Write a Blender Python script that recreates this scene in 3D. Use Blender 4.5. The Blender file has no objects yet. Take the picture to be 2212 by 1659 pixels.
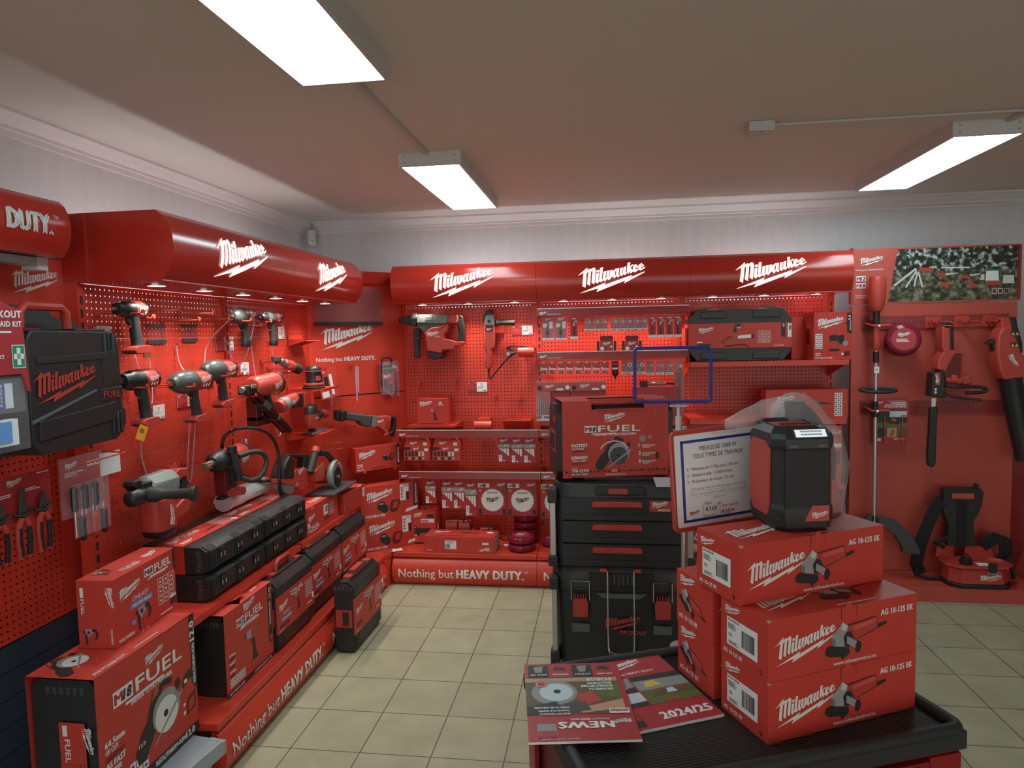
# brightness of the picture and of the lights in the place
EXPOSURE = 0.95
WORLD_STRENGTH = 0.8
PANEL = 7.5
TUBE = 11.0
SPOT_W = 1.15
import bpy, bmesh, math, random
from mathutils import Vector, Matrix
R = math.radians
PI = math.pi
random.seed(7)
S = bpy.context.scene
COL = S.collection
# ---------------------------------------------------------------- camera
cam = bpy.data.objects.new('camera', bpy.data.cameras.new('camera'))
COL.objects.link(cam)
yaw, pit, rol = -0.13549501, -0.07181902, 0.02122830
fw = Vector((math.sin(yaw)*math.cos(pit), math.cos(yaw)*math.cos(pit), math.sin(pit)))
rt = Vector((math.cos(yaw), -math.sin(yaw), 0))
dn = -rt.cross(fw)
r2 = math.cos(rol)*rt + math.sin(rol)*dn
d2 = -math.sin(rol)*rt + math.cos(rol)*dn
m3 = Matrix((r2, -d2, -fw)).transposed()
cam.matrix_world = Matrix.Translation((1.31566, -4.07307, 1.70003)) @ m3.to_4x4()
cam.data.sensor_width = 36.0
cam.data.lens = 36.0*1471.276/2212
cam.data.clip_start = 0.05
S.camera = cam
# ---------------------------------------------------------------- world, view
W = bpy.data.worlds.new('world'); S.world = W
W.use_nodes = True
W.node_tree.nodes['Background'].inputs[0].default_value = (1.0, 0.96, 0.92, 1)
W.node_tree.nodes['Background'].inputs[1].default_value = WORLD_STRENGTH
S.view_settings.view_transform = 'Standard'
S.view_settings.look = 'None'
S.view_settings.gamma = 1
S.view_settings.use_curve_mapping = False
S.view_settings.exposure = EXPOSURE
# ---------------------------------------------------------------- materials
SPEC = {  # colour, roughness, metallic
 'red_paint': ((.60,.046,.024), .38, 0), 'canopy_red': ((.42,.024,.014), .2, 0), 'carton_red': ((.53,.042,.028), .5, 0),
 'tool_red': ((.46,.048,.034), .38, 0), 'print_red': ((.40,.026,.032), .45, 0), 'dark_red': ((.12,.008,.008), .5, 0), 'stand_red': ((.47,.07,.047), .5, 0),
 'rail_red': ((.27,.028,.025), .3, 0), 'cabinet_red': ((.26,.01,.012), .35, 0),
 'black': ((.013,.013,.014), .42, 0), 'case_black': ((.021,.022,.023), .4, 0), 'rubber': ((.02,.022,.022), .6, 0), 'case_trim': ((.09,.11,.11), .5, 0),
 'charcoal': ((.05,.055,.057), .45, 0), 'alloy': ((.22,.25,.24), .38, .5), 'gear_grey': ((.22,.25,.235), .42, .1), 'steel': ((.62,.62,.6), .22, .95), 'alu': ((.5,.48,.46), .35, .8),
 'white_print': ((.74,.74,.71), .5, 0), 'paper': ((.78,.79,.8), .6, 0), 'grey_print': ((.3,.3,.3), .5, 0), 'black_print': ((.02,.02,.02), .5, 0), 'silver_print': ((.62,.62,.6), .35, .2),
 'blue_print': ((.09,.3,.65), .5, 0), 'navy': ((.02,.045,.27), .35, 0), 'yellow_print': ((.65,.42,.08), .5, 0), 'orange_tag': ((.8,.35,.02), .5, 0), 'green_print': ((.01,.25,.11), .5, 0),
 'white_plastic': ((.62,.62,.6), .4, 0), 'conduit': ((.5,.49,.47), .5, 0), 'shelf_grey': ((.36,.4,.42), .35, .2), 'slat': ((.03,.042,.065), .45, 0), 'foil': ((.72,.72,.7), .4, .3),
 'wood': ((.4,.26,.12), .6, 0), 'fabric_black': ((.012,.012,.013), .9, 0), 'strap_chain': ((.62,.42,.55), .35, .3), 'brass': ((.5,.36,.14), .35, .9), 'hook_red': ((.5,.05,.03), .35, 0),
 'photo_green': ((.09,.13,.03), .5, 0), 'photo_dark': ((.02,.022,.02), .5, 0), 'photo_sky': ((.5,.56,.6), .5, 0), 'photo_tan': ((.42,.27,.15), .5, 0), 'photo_grey': ((.25,.26,.25), .5, 0), 'photo_brown': ((.11,.075,.035), .5, 0),
 'print_bright': ((.62,.09,.07), .4, 0), 'skin': ((.5,.28,.17), .5, 0), 'nose_grey': ((.075,.085,.08), .36, .25), 'tube_black': ((.01,.01,.01), .15, 0), 'kraft': ((.42,.3,.17), .7, 0), 'lamp_white': ((.55,.55,.53), .4, 0), 'grille': ((.008,.008,.009), .6, 0),
}
_mats = {}
def nn(nt, t, **k):
    n = nt.nodes.new(t)
    for a, b in k.items(): setattr(n, a, b)
    return n
def mat(name):
    if name in _mats: return _mats[name]
    m = bpy.data.materials.new(name); m.use_nodes = True
    nt = m.node_tree; b = nt.nodes['Principled BSDF']; out = nt.nodes['Material Output']
    lk = nt.links.new
    def math2(op, a, c, d=None):
        n = nn(nt, 'ShaderNodeMath', operation=op)
        for i, x in enumerate((a, c, d)):
            if x is None: continue
            if isinstance(x, (int, float)): n.inputs[i].default_value = x
            else: lk(x, n.inputs[i])
        return n.outputs[0]
    if name in SPEC:
        c, r, me = SPEC[name]
        b.inputs['Base Color'].default_value = (*c, 1); b.inputs['Roughness'].default_value = r; b.inputs['Metallic'].default_value = me
        if name in ('case_black', 'rubber', 'fabric_black', 'charcoal'):
            tc = nn(nt, 'ShaderNodeTexCoord'); no = nn(nt, 'ShaderNodeTexNoise'); no.inputs['Scale'].default_value = 900
            bp = nn(nt, 'ShaderNodeBump'); bp.inputs['Strength'].default_value = .25; bp.inputs['Distance'].default_value = .0006
            lk(tc.outputs['Object'], no.inputs['Vector']); lk(no.outputs[0], bp.inputs['Height']); lk(bp.outputs[0], b.inputs['Normal'])
    elif name == 'peg':
        b.inputs['Base Color'].default_value = (.60,.046,.024,1); b.inputs['Roughness'].default_value = .36
        tc = nn(nt, 'ShaderNodeTexCoord'); sp = nn(nt, 'ShaderNodeSeparateXYZ'); lk(tc.outputs['Object'], sp.inputs[0])
        def cell(o):
            f = math2('FRACT', math2('MULTIPLY', o, 40), 0); d = math2('SUBTRACT', f, .5); return math2('MULTIPLY', d, d)
        rr = math2('ADD', cell(sp.outputs[0]), cell(sp.outputs[2]))
        hole = math2('LESS_THAN', rr, .155**2)
        ed = math2('MULTIPLY', math2('GREATER_THAN', sp.outputs[0], .025), math2('LESS_THAN', sp.outputs[0], .95))
        hole = math2('MULTIPLY', hole, ed)
        tr = nn(nt, 'ShaderNodeBsdfTransparent'); mx = nn(nt, 'ShaderNodeMixShader')
        lk(hole, mx.inputs[0]); lk(b.outputs[0], mx.inputs[1]); lk(tr.outputs[0], mx.inputs[2]); lk(mx.outputs[0], out.inputs[0])
    elif name in ('clear', 'bag', 'pink_clear', 'acrylic'):
        col, fac, ro = {'clear': ((.85,.78,.85), .93, .12), 'bag': ((.92,.9,.93), .8, .2), 'pink_clear': ((.33,.025,.06), .4, .12), 'acrylic': ((.25,.2,.24), .9, .08)}[name]
        b.inputs['Base Color'].default_value = (*col, 1); b.inputs['Roughness'].default_value = ro
        tr = nn(nt, 'ShaderNodeBsdfTransparent'); mx = nn(nt, 'ShaderNodeMixShader'); mx.inputs[0].default_value = fac
        if name == 'pink_clear': tr.inputs[0].default_value = (.75,.25,.33,1)
        lk(b.outputs[0], mx.inputs[1]); lk(tr.outputs[0], mx.inputs[2]); lk(mx.outputs[0], out.inputs[0])
    elif name.startswith('glow'):
        col, st = {'glow_panel': ((.72,.95,1.0), PANEL), 'glow_logo': ((.97,1.0,.86), 1.0), 'glow_spot': ((1.0,.95,.86), 6.0), 'glow_tube': ((.93,.97,1.0), TUBE), 'glow_screen': ((.8,.9,.95), .5)}[name]
        e = nn(nt, 'ShaderNodeEmission'); e.inputs[0].default_value = (*col, 1); e.inputs[1].default_value = st
        lk(e.outputs[0], out.inputs[0])
    elif name == 'floor_tile':
        b.inputs['Roughness'].default_value = .38
        tc = nn(nt, 'ShaderNodeTexCoord'); sp = nn(nt, 'ShaderNodeSeparateXYZ'); lk(tc.outputs['Object'], sp.inputs[0])
        def line(o):
            f = math2('FRACT', math2('DIVIDE', math2('ADD', o, 30.0), .3), 0); return math2('LESS_THAN', math2('MINIMUM', f, math2('SUBTRACT', 1, f)), .0075)
        g = math2('MAXIMUM', line(sp.outputs[0]), line(sp.outputs[1]))
        no = nn(nt, 'ShaderNodeTexNoise'); no.inputs['Scale'].default_value = 7; no.inputs['Detail'].default_value = 8; lk(tc.outputs['Object'], no.inputs['Vector'])
        cr = nn(nt, 'ShaderNodeValToRGB'); cr.color_ramp.elements[0].position = .3; cr.color_ramp.elements[1].position = .75
        cr.color_ramp.elements[0].color = (.335,.313,.205,1); cr.color_ramp.elements[1].color = (.415,.39,.26,1); lk(no.outputs[0], cr.inputs[0])
        wn = nn(nt, 'ShaderNodeTexWhiteNoise'); vm = nn(nt, 'ShaderNodeVectorMath', operation='FLOOR'); vs = nn(nt, 'ShaderNodeVectorMath', operation='SCALE'); vs.inputs['Scale'].default_value = 1/.3
        lk(tc.outputs['Object'], vs.inputs[0]); lk(vs.outputs[0], vm.inputs[0]); lk(vm.outputs[0], wn.inputs[0])
        hv = nn(nt, 'ShaderNodeHueSaturation'); lk(cr.outputs[0], hv.inputs['Color']); lk(math2('ADD', math2('MULTIPLY', wn.outputs[0], .08), .96), hv.inputs['Value'])
        mx = nn(nt, 'ShaderNodeMixRGB'); lk(g, mx.inputs[0]); lk(hv.outputs[0], mx.inputs[1]); mx.inputs[2].default_value = (.06,.062,.05,1); lk(mx.outputs[0], b.inputs['Base Color'])
        bp = nn(nt, 'ShaderNodeBump', invert=True); bp.inputs['Distance'].default_value = .002; bp.inputs['Strength'].default_value = .6; lk(g, bp.inputs['Height']); lk(bp.outputs[0], b.inputs['Normal'])
    elif name in ('wallpaper_x', 'wallpaper_y'):
        b.inputs['Base Color'].default_value = (.62,.63,.64,1); b.inputs['Roughness'].default_value = .6
        tc = nn(nt, 'ShaderNodeTexCoord'); sp = nn(nt, 'ShaderNodeSeparateXYZ'); lk(tc.outputs['Object'], sp.inputs[0])
        h = sp.outputs[0 if name == 'wallpaper_x' else 1]
        zz = math2('PINGPONG', h, .045)
        st = math2('FRACT', math2('MULTIPLY', math2('ADD', sp.outputs[2], math2('MULTIPLY', zz, 1.15)), 85), 0)
        tri = math2('ABSOLUTE', math2('SUBTRACT', st, .5), 0)
        bp = nn(nt, 'ShaderNodeBump'); bp.inputs['Distance'].default_value = .004; bp.inputs['Strength'].default_value = .55; lk(tri, bp.inputs['Height']); lk(bp.outputs[0], b.inputs['Normal'])
    elif name == 'ceiling_paint':
        b.inputs['Base Color'].default_value = (.66,.62,.57,1); b.inputs['Roughness'].default_value = .8
    elif name == 'crown_paint':
        b.inputs['Base Color'].default_value = (.68,.67,.66,1); b.inputs['Roughness'].default_value = .6
    elif name == 'ribbed_mat':
        b.inputs['Base Color'].default_value = (.016,.018,.018,1); b.inputs['Roughness'].default_value = .33
        tc = nn(nt, 'ShaderNodeTexCoord'); sp = nn(nt, 'ShaderNodeSeparateXYZ'); lk(tc.outputs['Object'], sp.inputs[0])
        w = math2('SINE', math2('MULTIPLY', sp.outputs[1], 2*PI/.0075), 0)
        bp = nn(nt, 'ShaderNodeBump'); bp.inputs['Distance'].default_value = .002; bp.inputs['Strength'].default_value = .9; lk(w, bp.inputs['Height']); lk(bp.outputs[0], b.inputs['Normal'])
    elif name == 'forest_photo':
        tc = nn(nt, 'ShaderNodeTexCoord'); sp = nn(nt, 'ShaderNodeSeparateXYZ'); lk(tc.outputs['Object'], sp.inputs[0])
        n1 = nn(nt, 'ShaderNodeTexNoise'); n1.inputs['Scale'].default_value = 38; n1.inputs['Detail'].default_value = 6; lk(tc.outputs['Object'], n1.inputs['Vector'])
        up = nn(nt, 'ShaderNodeValToRGB'); e = up.color_ramp.elements
        e[0].position = .42; e[0].color = (.008,.01,.006,1); e[1].position = .66; e[1].color = (.5,.55,.56,1); x = e.new(.53); x.color = (.035,.042,.02,1); lk(n1.outputs[0], up.inputs[0])
        lo = nn(nt, 'ShaderNodeValToRGB'); e = lo.color_ramp.elements
        e[0].position = .38; e[0].color = (.02,.018,.012,1); e[1].position = .68; e[1].color = (.26,.24,.17,1); x = e.new(.52); x.color = (.09,.09,.04,1); lk(n1.outputs[0], lo.inputs[0])
        mx = nn(nt, 'ShaderNodeMixRGB'); lk(math2('LESS_THAN', sp.outputs[2], 2.05), mx.inputs[0]); lk(up.outputs[0], mx.inputs[1]); lk(lo.outputs[0], mx.inputs[2]); lk(mx.outputs[0], b.inputs['Base Color'])
        b.inputs['Roughness'].default_value = .45
    else: raise KeyError(name)
    _mats[name] = m
    return m
# ---------------------------------------------------------------- mesh builder
def plane(o, u, v, off=0.0006):
    o, u, v = Vector(o), Vector(u).normalized(), Vector(v).normalized(); n = u.cross(v) * off
    return lambda a, b, d=0: o + u*a + v*b + n + (n*(d/off) if d else Vector())
_txt = {}
def glyphs(s, bold, shear):
    k = (s, bold, shear)
    if k not in _txt:
        c = bpy.data.curves.new('t', 'FONT'); c.body = s; c.resolution_u = 2; c.shear = shear; c.fill_mode = 'FRONT'
        if bold > .02: c.space_character = 1.0 + bold*1.6
        o = bpy.data.objects.new('t', c); m = bpy.data.meshes.new_from_object(o)
        V, F = [(v.co.x, v.co.y) for v in m.vertices], [tuple(p.vertices) for p in m.polygons]
        _txt[k] = (V, F)
        bpy.data.objects.remove(o); bpy.data.curves.remove(c); bpy.data.meshes.remove(m)
    return _txt[k]
LOGO = [
 [(130,518),(405,280),(402,358),(470,315),(513,330),(600,275),(652,330),(606,768),(528,725),(562,370),(510,402),(478,812),(398,768),(438,395),(385,440),(345,862),(258,825),(298,432)],
 [(680,362),(755,348),(748,415),(672,428)], [(665,460),(742,445),(716,640),(762,672),(695,745),(638,705)], [(785,290),(862,275),(822,620),(862,655),(800,712),(742,672)],
 [(880,405),(955,390),(926,590),(968,618),(920,688),(852,640)], [(975,385),(1050,370),(1025,568),(1062,598),(1032,652),(958,602)], [(1072,367),(1145,352),(1122,548),(1035,652),(1012,600),(1048,560)],
 [(1150,390),(1235,318),(1268,345),(1215,400),(1203,500),(1245,530),(1195,605),(1132,552)], [(1255,318),(1335,302),(1305,500),(1348,520),(1295,572),(1235,525)],
 [(1365,300),(1440,288),(1412,455),(1452,478),(1400,540),(1340,490)], [(1462,275),(1535,260),(1510,420),(1552,448),(1497,510),(1437,465)],
 [(1580,142),(1655,130),(1606,475),(1546,425)], [(1632,268),(1700,205),(1758,197),(1652,290)], [(1632,285),(1662,272),(1712,385),(1748,375),(1665,462),(1622,400)],
 [(1735,245),(1815,187),(1832,215),(1808,240),(1797,338),(1822,355),(1892,318),(1898,350),(1775,435),(1715,385)], [(1815,187),(1885,268),(1812,320),(1816,285),(1842,265),(1808,222)],
 [(1895,215),(1975,157),(1990,185),(1966,212),(1955,310),(1980,322),(2070,270),(2075,300),(1940,380),(1880,335)], [(1975,157),(2050,235),(1966,290),(1970,258),(2006,232),(1968,192)],
 [(172,1032),(940,722),(892,797),(1695,510),(1645,578),(2062,405),(2052,432),(1468,745),(1518,657),(664,990),(728,882)]]
LOGO = [[((x-130)/1945, (1035-y-.025*x)/1945) for x, y in p] for p in LOGO]
class MB:
    def __init__(s): s.v = []; s.f = []; s.m = []; s.names = []
    def mi(s, n):
        if n not in s.names: s.names.append(n)
        return s.names.index(n)
    def add(s, vs, fs, m):
        o = len(s.v); i = s.mi(m); s.v += [Vector(v) for v in vs]
        for f in fs: s.f.append(tuple(o+k for k in f)); s.m.append(i)
        return s
    def box(s, x0, x1, y0, y1, z0, z1, m, M=None):
        vs = [Vector((x, y, z)) for z in (z0, z1) for y in (y0, y1) for x in (x0, x1)]
        if M: vs = [M @ v for v in vs]
        return s.add(vs, [(0,2,3,1),(4,5,7,6),(0,1,5,4),(2,6,7,3),(0,4,6,2),(1,3,7,5)], m)
    def prism(s, pts, P, d0, d1, m):
        a = sum(pts[i][0]*pts[(i+1) % len(pts)][1]-pts[(i+1) % len(pts)][0]*pts[i][1] for i in range(len(pts)))
        if a < 0: pts = pts[::-1]
        n = len(pts); vs = [P(x, y, d0) for x, y in pts]+[P(x, y, d1) for x, y in pts]
        fs = [tuple(range(n))[::-1], tuple(range(n, 2*n))]+[(i, (i+1) % n, n+(i+1) % n, n+i) for i in range(n)]
        if (P(1, 0, 0)-P(0, 0, 0)).cross(P(0, 1, 0)-P(0, 0, 0)).dot(P(0, 0, d1)-P(0, 0, d0)) < 0: fs = [f[::-1] for f in fs]
        return s.add(vs, fs, m)
    def lathe(s, prof, p0, d, m, n=20, sx=1.0, up=None):
        d = Vector(d).normalized(); p0 = Vector(p0)
        a = Vector(up) if up else (Vector((0,0,1)) if abs(d.z) < .9 else Vector((0,1,0)))
        a = (a-d*a.dot(d)).normalized(); b = d.cross(a)
        vs = [p0+d*t+(a*math.cos(k*2*PI/n)+b*math.sin(k*2*PI/n)*sx)*r for t, r in prof for k in range(n)]
        L = len(prof); fs = [(i*n+k, i*n+(k+1) % n, (i+1)*n+(k+1) % n, (i+1)*n+k) for i in range(L-1) for k in range(n)]
        fs += [tuple(range(n))[::-1], tuple(range((L-1)*n, L*n))]
        return s.add(vs, fs, m)
    def cyl(s, p0, p1, r, m, r1=None, n=14):
        p0, p1 = Vector(p0), Vector(p1); d = p1-p0
        return s.lathe([(0, r), (d.length, r if r1 is None else r1)], p0, d, m, n)
    def tube(s, pts, r, m, n=8, closed=False, smooth=0):
        P = [Vector(p) for p in pts]
        for _ in range(smooth):
            Q = [] if closed else [P[0]]
            rng = range(len(P)) if closed else range(len(P)-1)
            for i in rng:
                a, b = P[i], P[(i+1) % len(P)]; Q += [a*.75+b*.25, a*.25+b*.75]
            if not closed: Q.append(P[-1])
            P = Q
        N = len(P); vs = []; a = None
        for i in range(N):
            t = (P[(i+1) % N]-P[i-1]) if closed else (P[min(i+1, N-1)]-P[max(i-1, 0)])
            if t.length < 1e-9: t = Vector((0,0,1))
            t.normalize()
            if a is None: a = Vector((0,0,1)) if abs(t.z) < .9 else Vector((1,0,0))
            a = (a-t*a.dot(t)).normalized(); b = t.cross(a)
            vs += [P[i]+(a*math.cos(k*2*PI/n)+b*math.sin(k*2*PI/n))*r for k in range(n)]
        fs = [(i*n+k, i*n+(k+1) % n, ((i+1) % N)*n+(k+1) % n, ((i+1) % N)*n+k) for i in range(N if closed else N-1) for k in range(n)]
        if not closed: fs += [tuple(range(n))[::-1], tuple(range((N-1)*n, N*n))]
        return s.add(vs, fs, m)
    def loft(s, rings, m):
        n = len(rings[0]); L = len(rings); vs = [Vector(p) for r in rings for p in r]
        fs = [(i*n+k, i*n+(k+1) % n, (i+1)*n+(k+1) % n, (i+1)*n+k) for i in range(L-1) for k in range(n)]+[tuple(range(n))[::-1], tuple(range((L-1)*n, L*n))]
        return s.add(vs, fs, m)
    def ball(s, c, r, m, sc=(1,1,1), n=14):
        c = Vector(c); pr = [(-math.cos(i*PI/8)*r, max(math.sin(i*PI/8)*r, 1e-4)) for i in range(9)]
        o = len(s.v); s.lathe(pr, (0,0,0), (0,0,1), m, n)
        for i in range(o, len(s.v)): v = s.v[i]; s.v[i] = c+Vector((v.x*sc[0], v.y*sc[1], v.z*sc[2]))
        return s
    # flat printing on a surface fn(u, v)
    def poly(s, fn, pts, m, d=0):
        a = sum(pts[i][0]*pts[(i+1) % len(pts)][1]-pts[(i+1) % len(pts)][0]*pts[i][1] for i in range(len(pts)))
        if a < 0: pts = pts[::-1]
        return s.add([fn(u, v, d) for u, v in pts], [tuple(range(len(pts)))], m)
    def rect(s, fn, u0, u1, v0, v1, m, d=0): return s.poly(fn, [(u0,v0),(u1,v0),(u1,v1),(u0,v1)], m, d)
    def disc(s, fn, u, v, r, m, d=0, n=18): return s.poly(fn, [(u+r*math.cos(k*2*PI/n), v+r*math.sin(k*2*PI/n)) for k in range(n)], m, d)
    def flat(s, fn, vs, fs, m, d=0, cut=0):
        bm = bmesh.new(); bv = [bm.verts.new((x, y, 0)) for x, y in vs]
        for f in fs:
            try: bm.faces.new([bv[i] for i in f])
            except ValueError: pass
        if cut:
            ys = [y for _, y in vs]; k = min(ys)+cut
            while k < max(ys):
                bmesh.ops.bisect_plane(bm, geom=bm.verts[:]+bm.edges[:]+bm.faces[:], plane_co=(0,k,0), plane_no=(0,1,0)); k += cut
        bm.normal_update()
        bm.verts.index_update()
        V = [fn(v.co.x, v.co.y, d) for v in bm.verts]
        F = [tuple(v.index for v in (f.verts if f.normal.z > 0 else reversed(f.verts))) for f in bm.faces]
        bm.free()
        return s.add(V, F, m)
    def logo(s, fn, u, v, w, m='white_print', d=.0004, cut=0, rot=0, tm=False):
        c, q = math.cos(rot), math.sin(rot)
        for p in LOGO:
            pts = [(u+w*(x*c-y*q), v+w*(x*q+y*c)) for x, y in p]
            bm = bmesh.new(); f = bm.faces.new([bm.verts.new((x, y, 0)) for x, y in pts]); bmesh.ops.triangulate(bm, faces=[f]); bm.verts.index_update()
            vs = [(x.co.x, x.co.y) for x in bm.verts]; fs = [tuple(x.index for x in f.verts) for f in bm.faces]; bm.free()
            s.flat(fn, vs, fs, m, d, cut)
        return s
    def text(s, fn, t, u, v, h, m='white_print', w=None, al='l', bold=0., shear=0., d=.0004, cut=0, rot=0):
        vs, fs = glyphs(t, bold, shear)
        if not vs: return s
        k = h/.70; x0 = min(p[0] for p in vs); x1 = max(p[0] for p in vs); kx = k if w is None else w/max(x1-x0, 1e-6)
        ww = (x1-x0)*kx; o = {'l': 0, 'c': -ww/2, 'r': -ww}[al]; c, q = math.cos(rot), math.sin(rot)
        pts = []
        for x, y in vs:
            a, b = (x-x0)*kx+o, y*k
            pts.append((u+a*c-b*q, v+a*q+b*c))
        for i, (dx, dy) in enumerate(((-1, -.5), (1, -.5), (0, .6)) if bold else ((0, 0),)):      # heavier letters: three offset layers of ink
            s.flat(fn, [(a+dx*bold*k*c-dy*bold*k*q, b+dx*bold*k*q+dy*bold*k*c) for a, b in pts], fs, m, d+i*.00015, cut)
        return s
    def lines(s, fn, u, v, w, n, h, m='grey_print', gap=2.0, d=.0004):
        for i in range(n): s.rect(fn, u, u+w*random.uniform(.6, 1), v-i*h*gap-h, v-i*h*gap, m, d)
        return s
    def barcode(s, fn, u, v, w, h, d=.0006):
        x = u
        while x < u+w:
            b = random.choice((.3,.6,.9))*w/22; s.rect(fn, x, min(x+b, u+w), v, v+h, 'black_print', d); x += b+random.choice((.4,.7))*w/22
        return s
    def art(s, fn, u, v, k, A, d=.0004):
        for i, (m, pts) in enumerate(A):
            if pts[0] == 'c': s.disc(fn, u+pts[1]*k, v+pts[2]*k, pts[3]*k, m, d+i*.00012)
            else: s.poly(fn, [(u+x*k, v+y*k) for x, y in pts], m, d+i*.00012)
        return s
    def build(s, name, parent=None, bevel=0, smooth=40, world=False, seg=2):
        vs = s.v
        if world and parent is not None:
            inv = parent.matrix_basis.inverted(); vs = [inv @ v for v in vs]
        me = bpy.data.meshes.new(name); me.from_pydata([tuple(v) for v in vs], [], s.f)
        for n in s.names: me.materials.append(mat(n))
        me.polygons.foreach_set('material_index', s.m)
        me.polygons.foreach_set('use_smooth', [True]*len(s.f))
        me.set_sharp_from_angle(angle=R(smooth)); me.update()
        o = bpy.data.objects.new(name, me); COL.objects.link(o)
        if parent is not None: o.parent = parent
        if bevel:
            b = o.modifiers.new('bevel', 'BEVEL'); b.width = bevel; b.segments = seg; b.limit_method = 'ANGLE'; b.angle_limit = R(38); b.harden_normals = True
        return o
def tag(o, label, cat, group=None):
    o['label'] = label; o['category'] = cat
    if group: o['group'] = group
    return o
def thing(name, label, cat, loc=(0,0,0), rotz=0, group=None, rot=None):
    o = bpy.data.objects.new(name, None); COL.objects.link(o); o.empty_display_size = .05
    o.location = loc; o.rotation_euler = rot if rot else (0, 0, rotz)
    return tag(o, label, cat, group)
def place(o, loc, rotz=0, rot=None):
    o.location = loc; o.rotation_euler = rot if rot else (0, 0, rotz); return o
def dup(root, loc, rotz=0, label=None, group=None, rot=None):
    def cp(o, parent):
        c = o.copy(); COL.objects.link(c)
        if parent is not None: c.parent = parent
        for ch in KIDS(o): cp(ch, c)
        return c
    r = cp(root, None); place(r, loc, rotz, rot)
    if label: r['label'] = label
    if group: r['group'] = group
    return r
def KIDS(o): return [c for c in COL.objects if c.parent == o]
def struct(mb, name, **k):
    o = mb.build(name, **k); o['kind'] = 'structure'; return o
LEFT = R(90)
def PY(y0): return lambda a, b, d: Vector((a, y0-d, b))        # traced outline on a plane of constant Y, depth toward the room
def PX(x0): return lambda a, b, d: Vector((x0+d, a, b))        # ... of constant X (left wall)
def mm(k): return [(a/1000, b/1000) for a, b in TR[k]]
def ring(cx, cy, cz, rx, ry, n=16, p=2.6):                     # super-ellipse ring in the XY plane
    out = []
    for k in range(n):
        t = k*2*PI/n; c, s_ = math.cos(t), math.sin(t)
        out.append(Vector((cx+rx*math.copysign(abs(c)**(2/p), c), cy+ry*math.copysign(abs(s_)**(2/p), s_), cz)))
    return out
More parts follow.
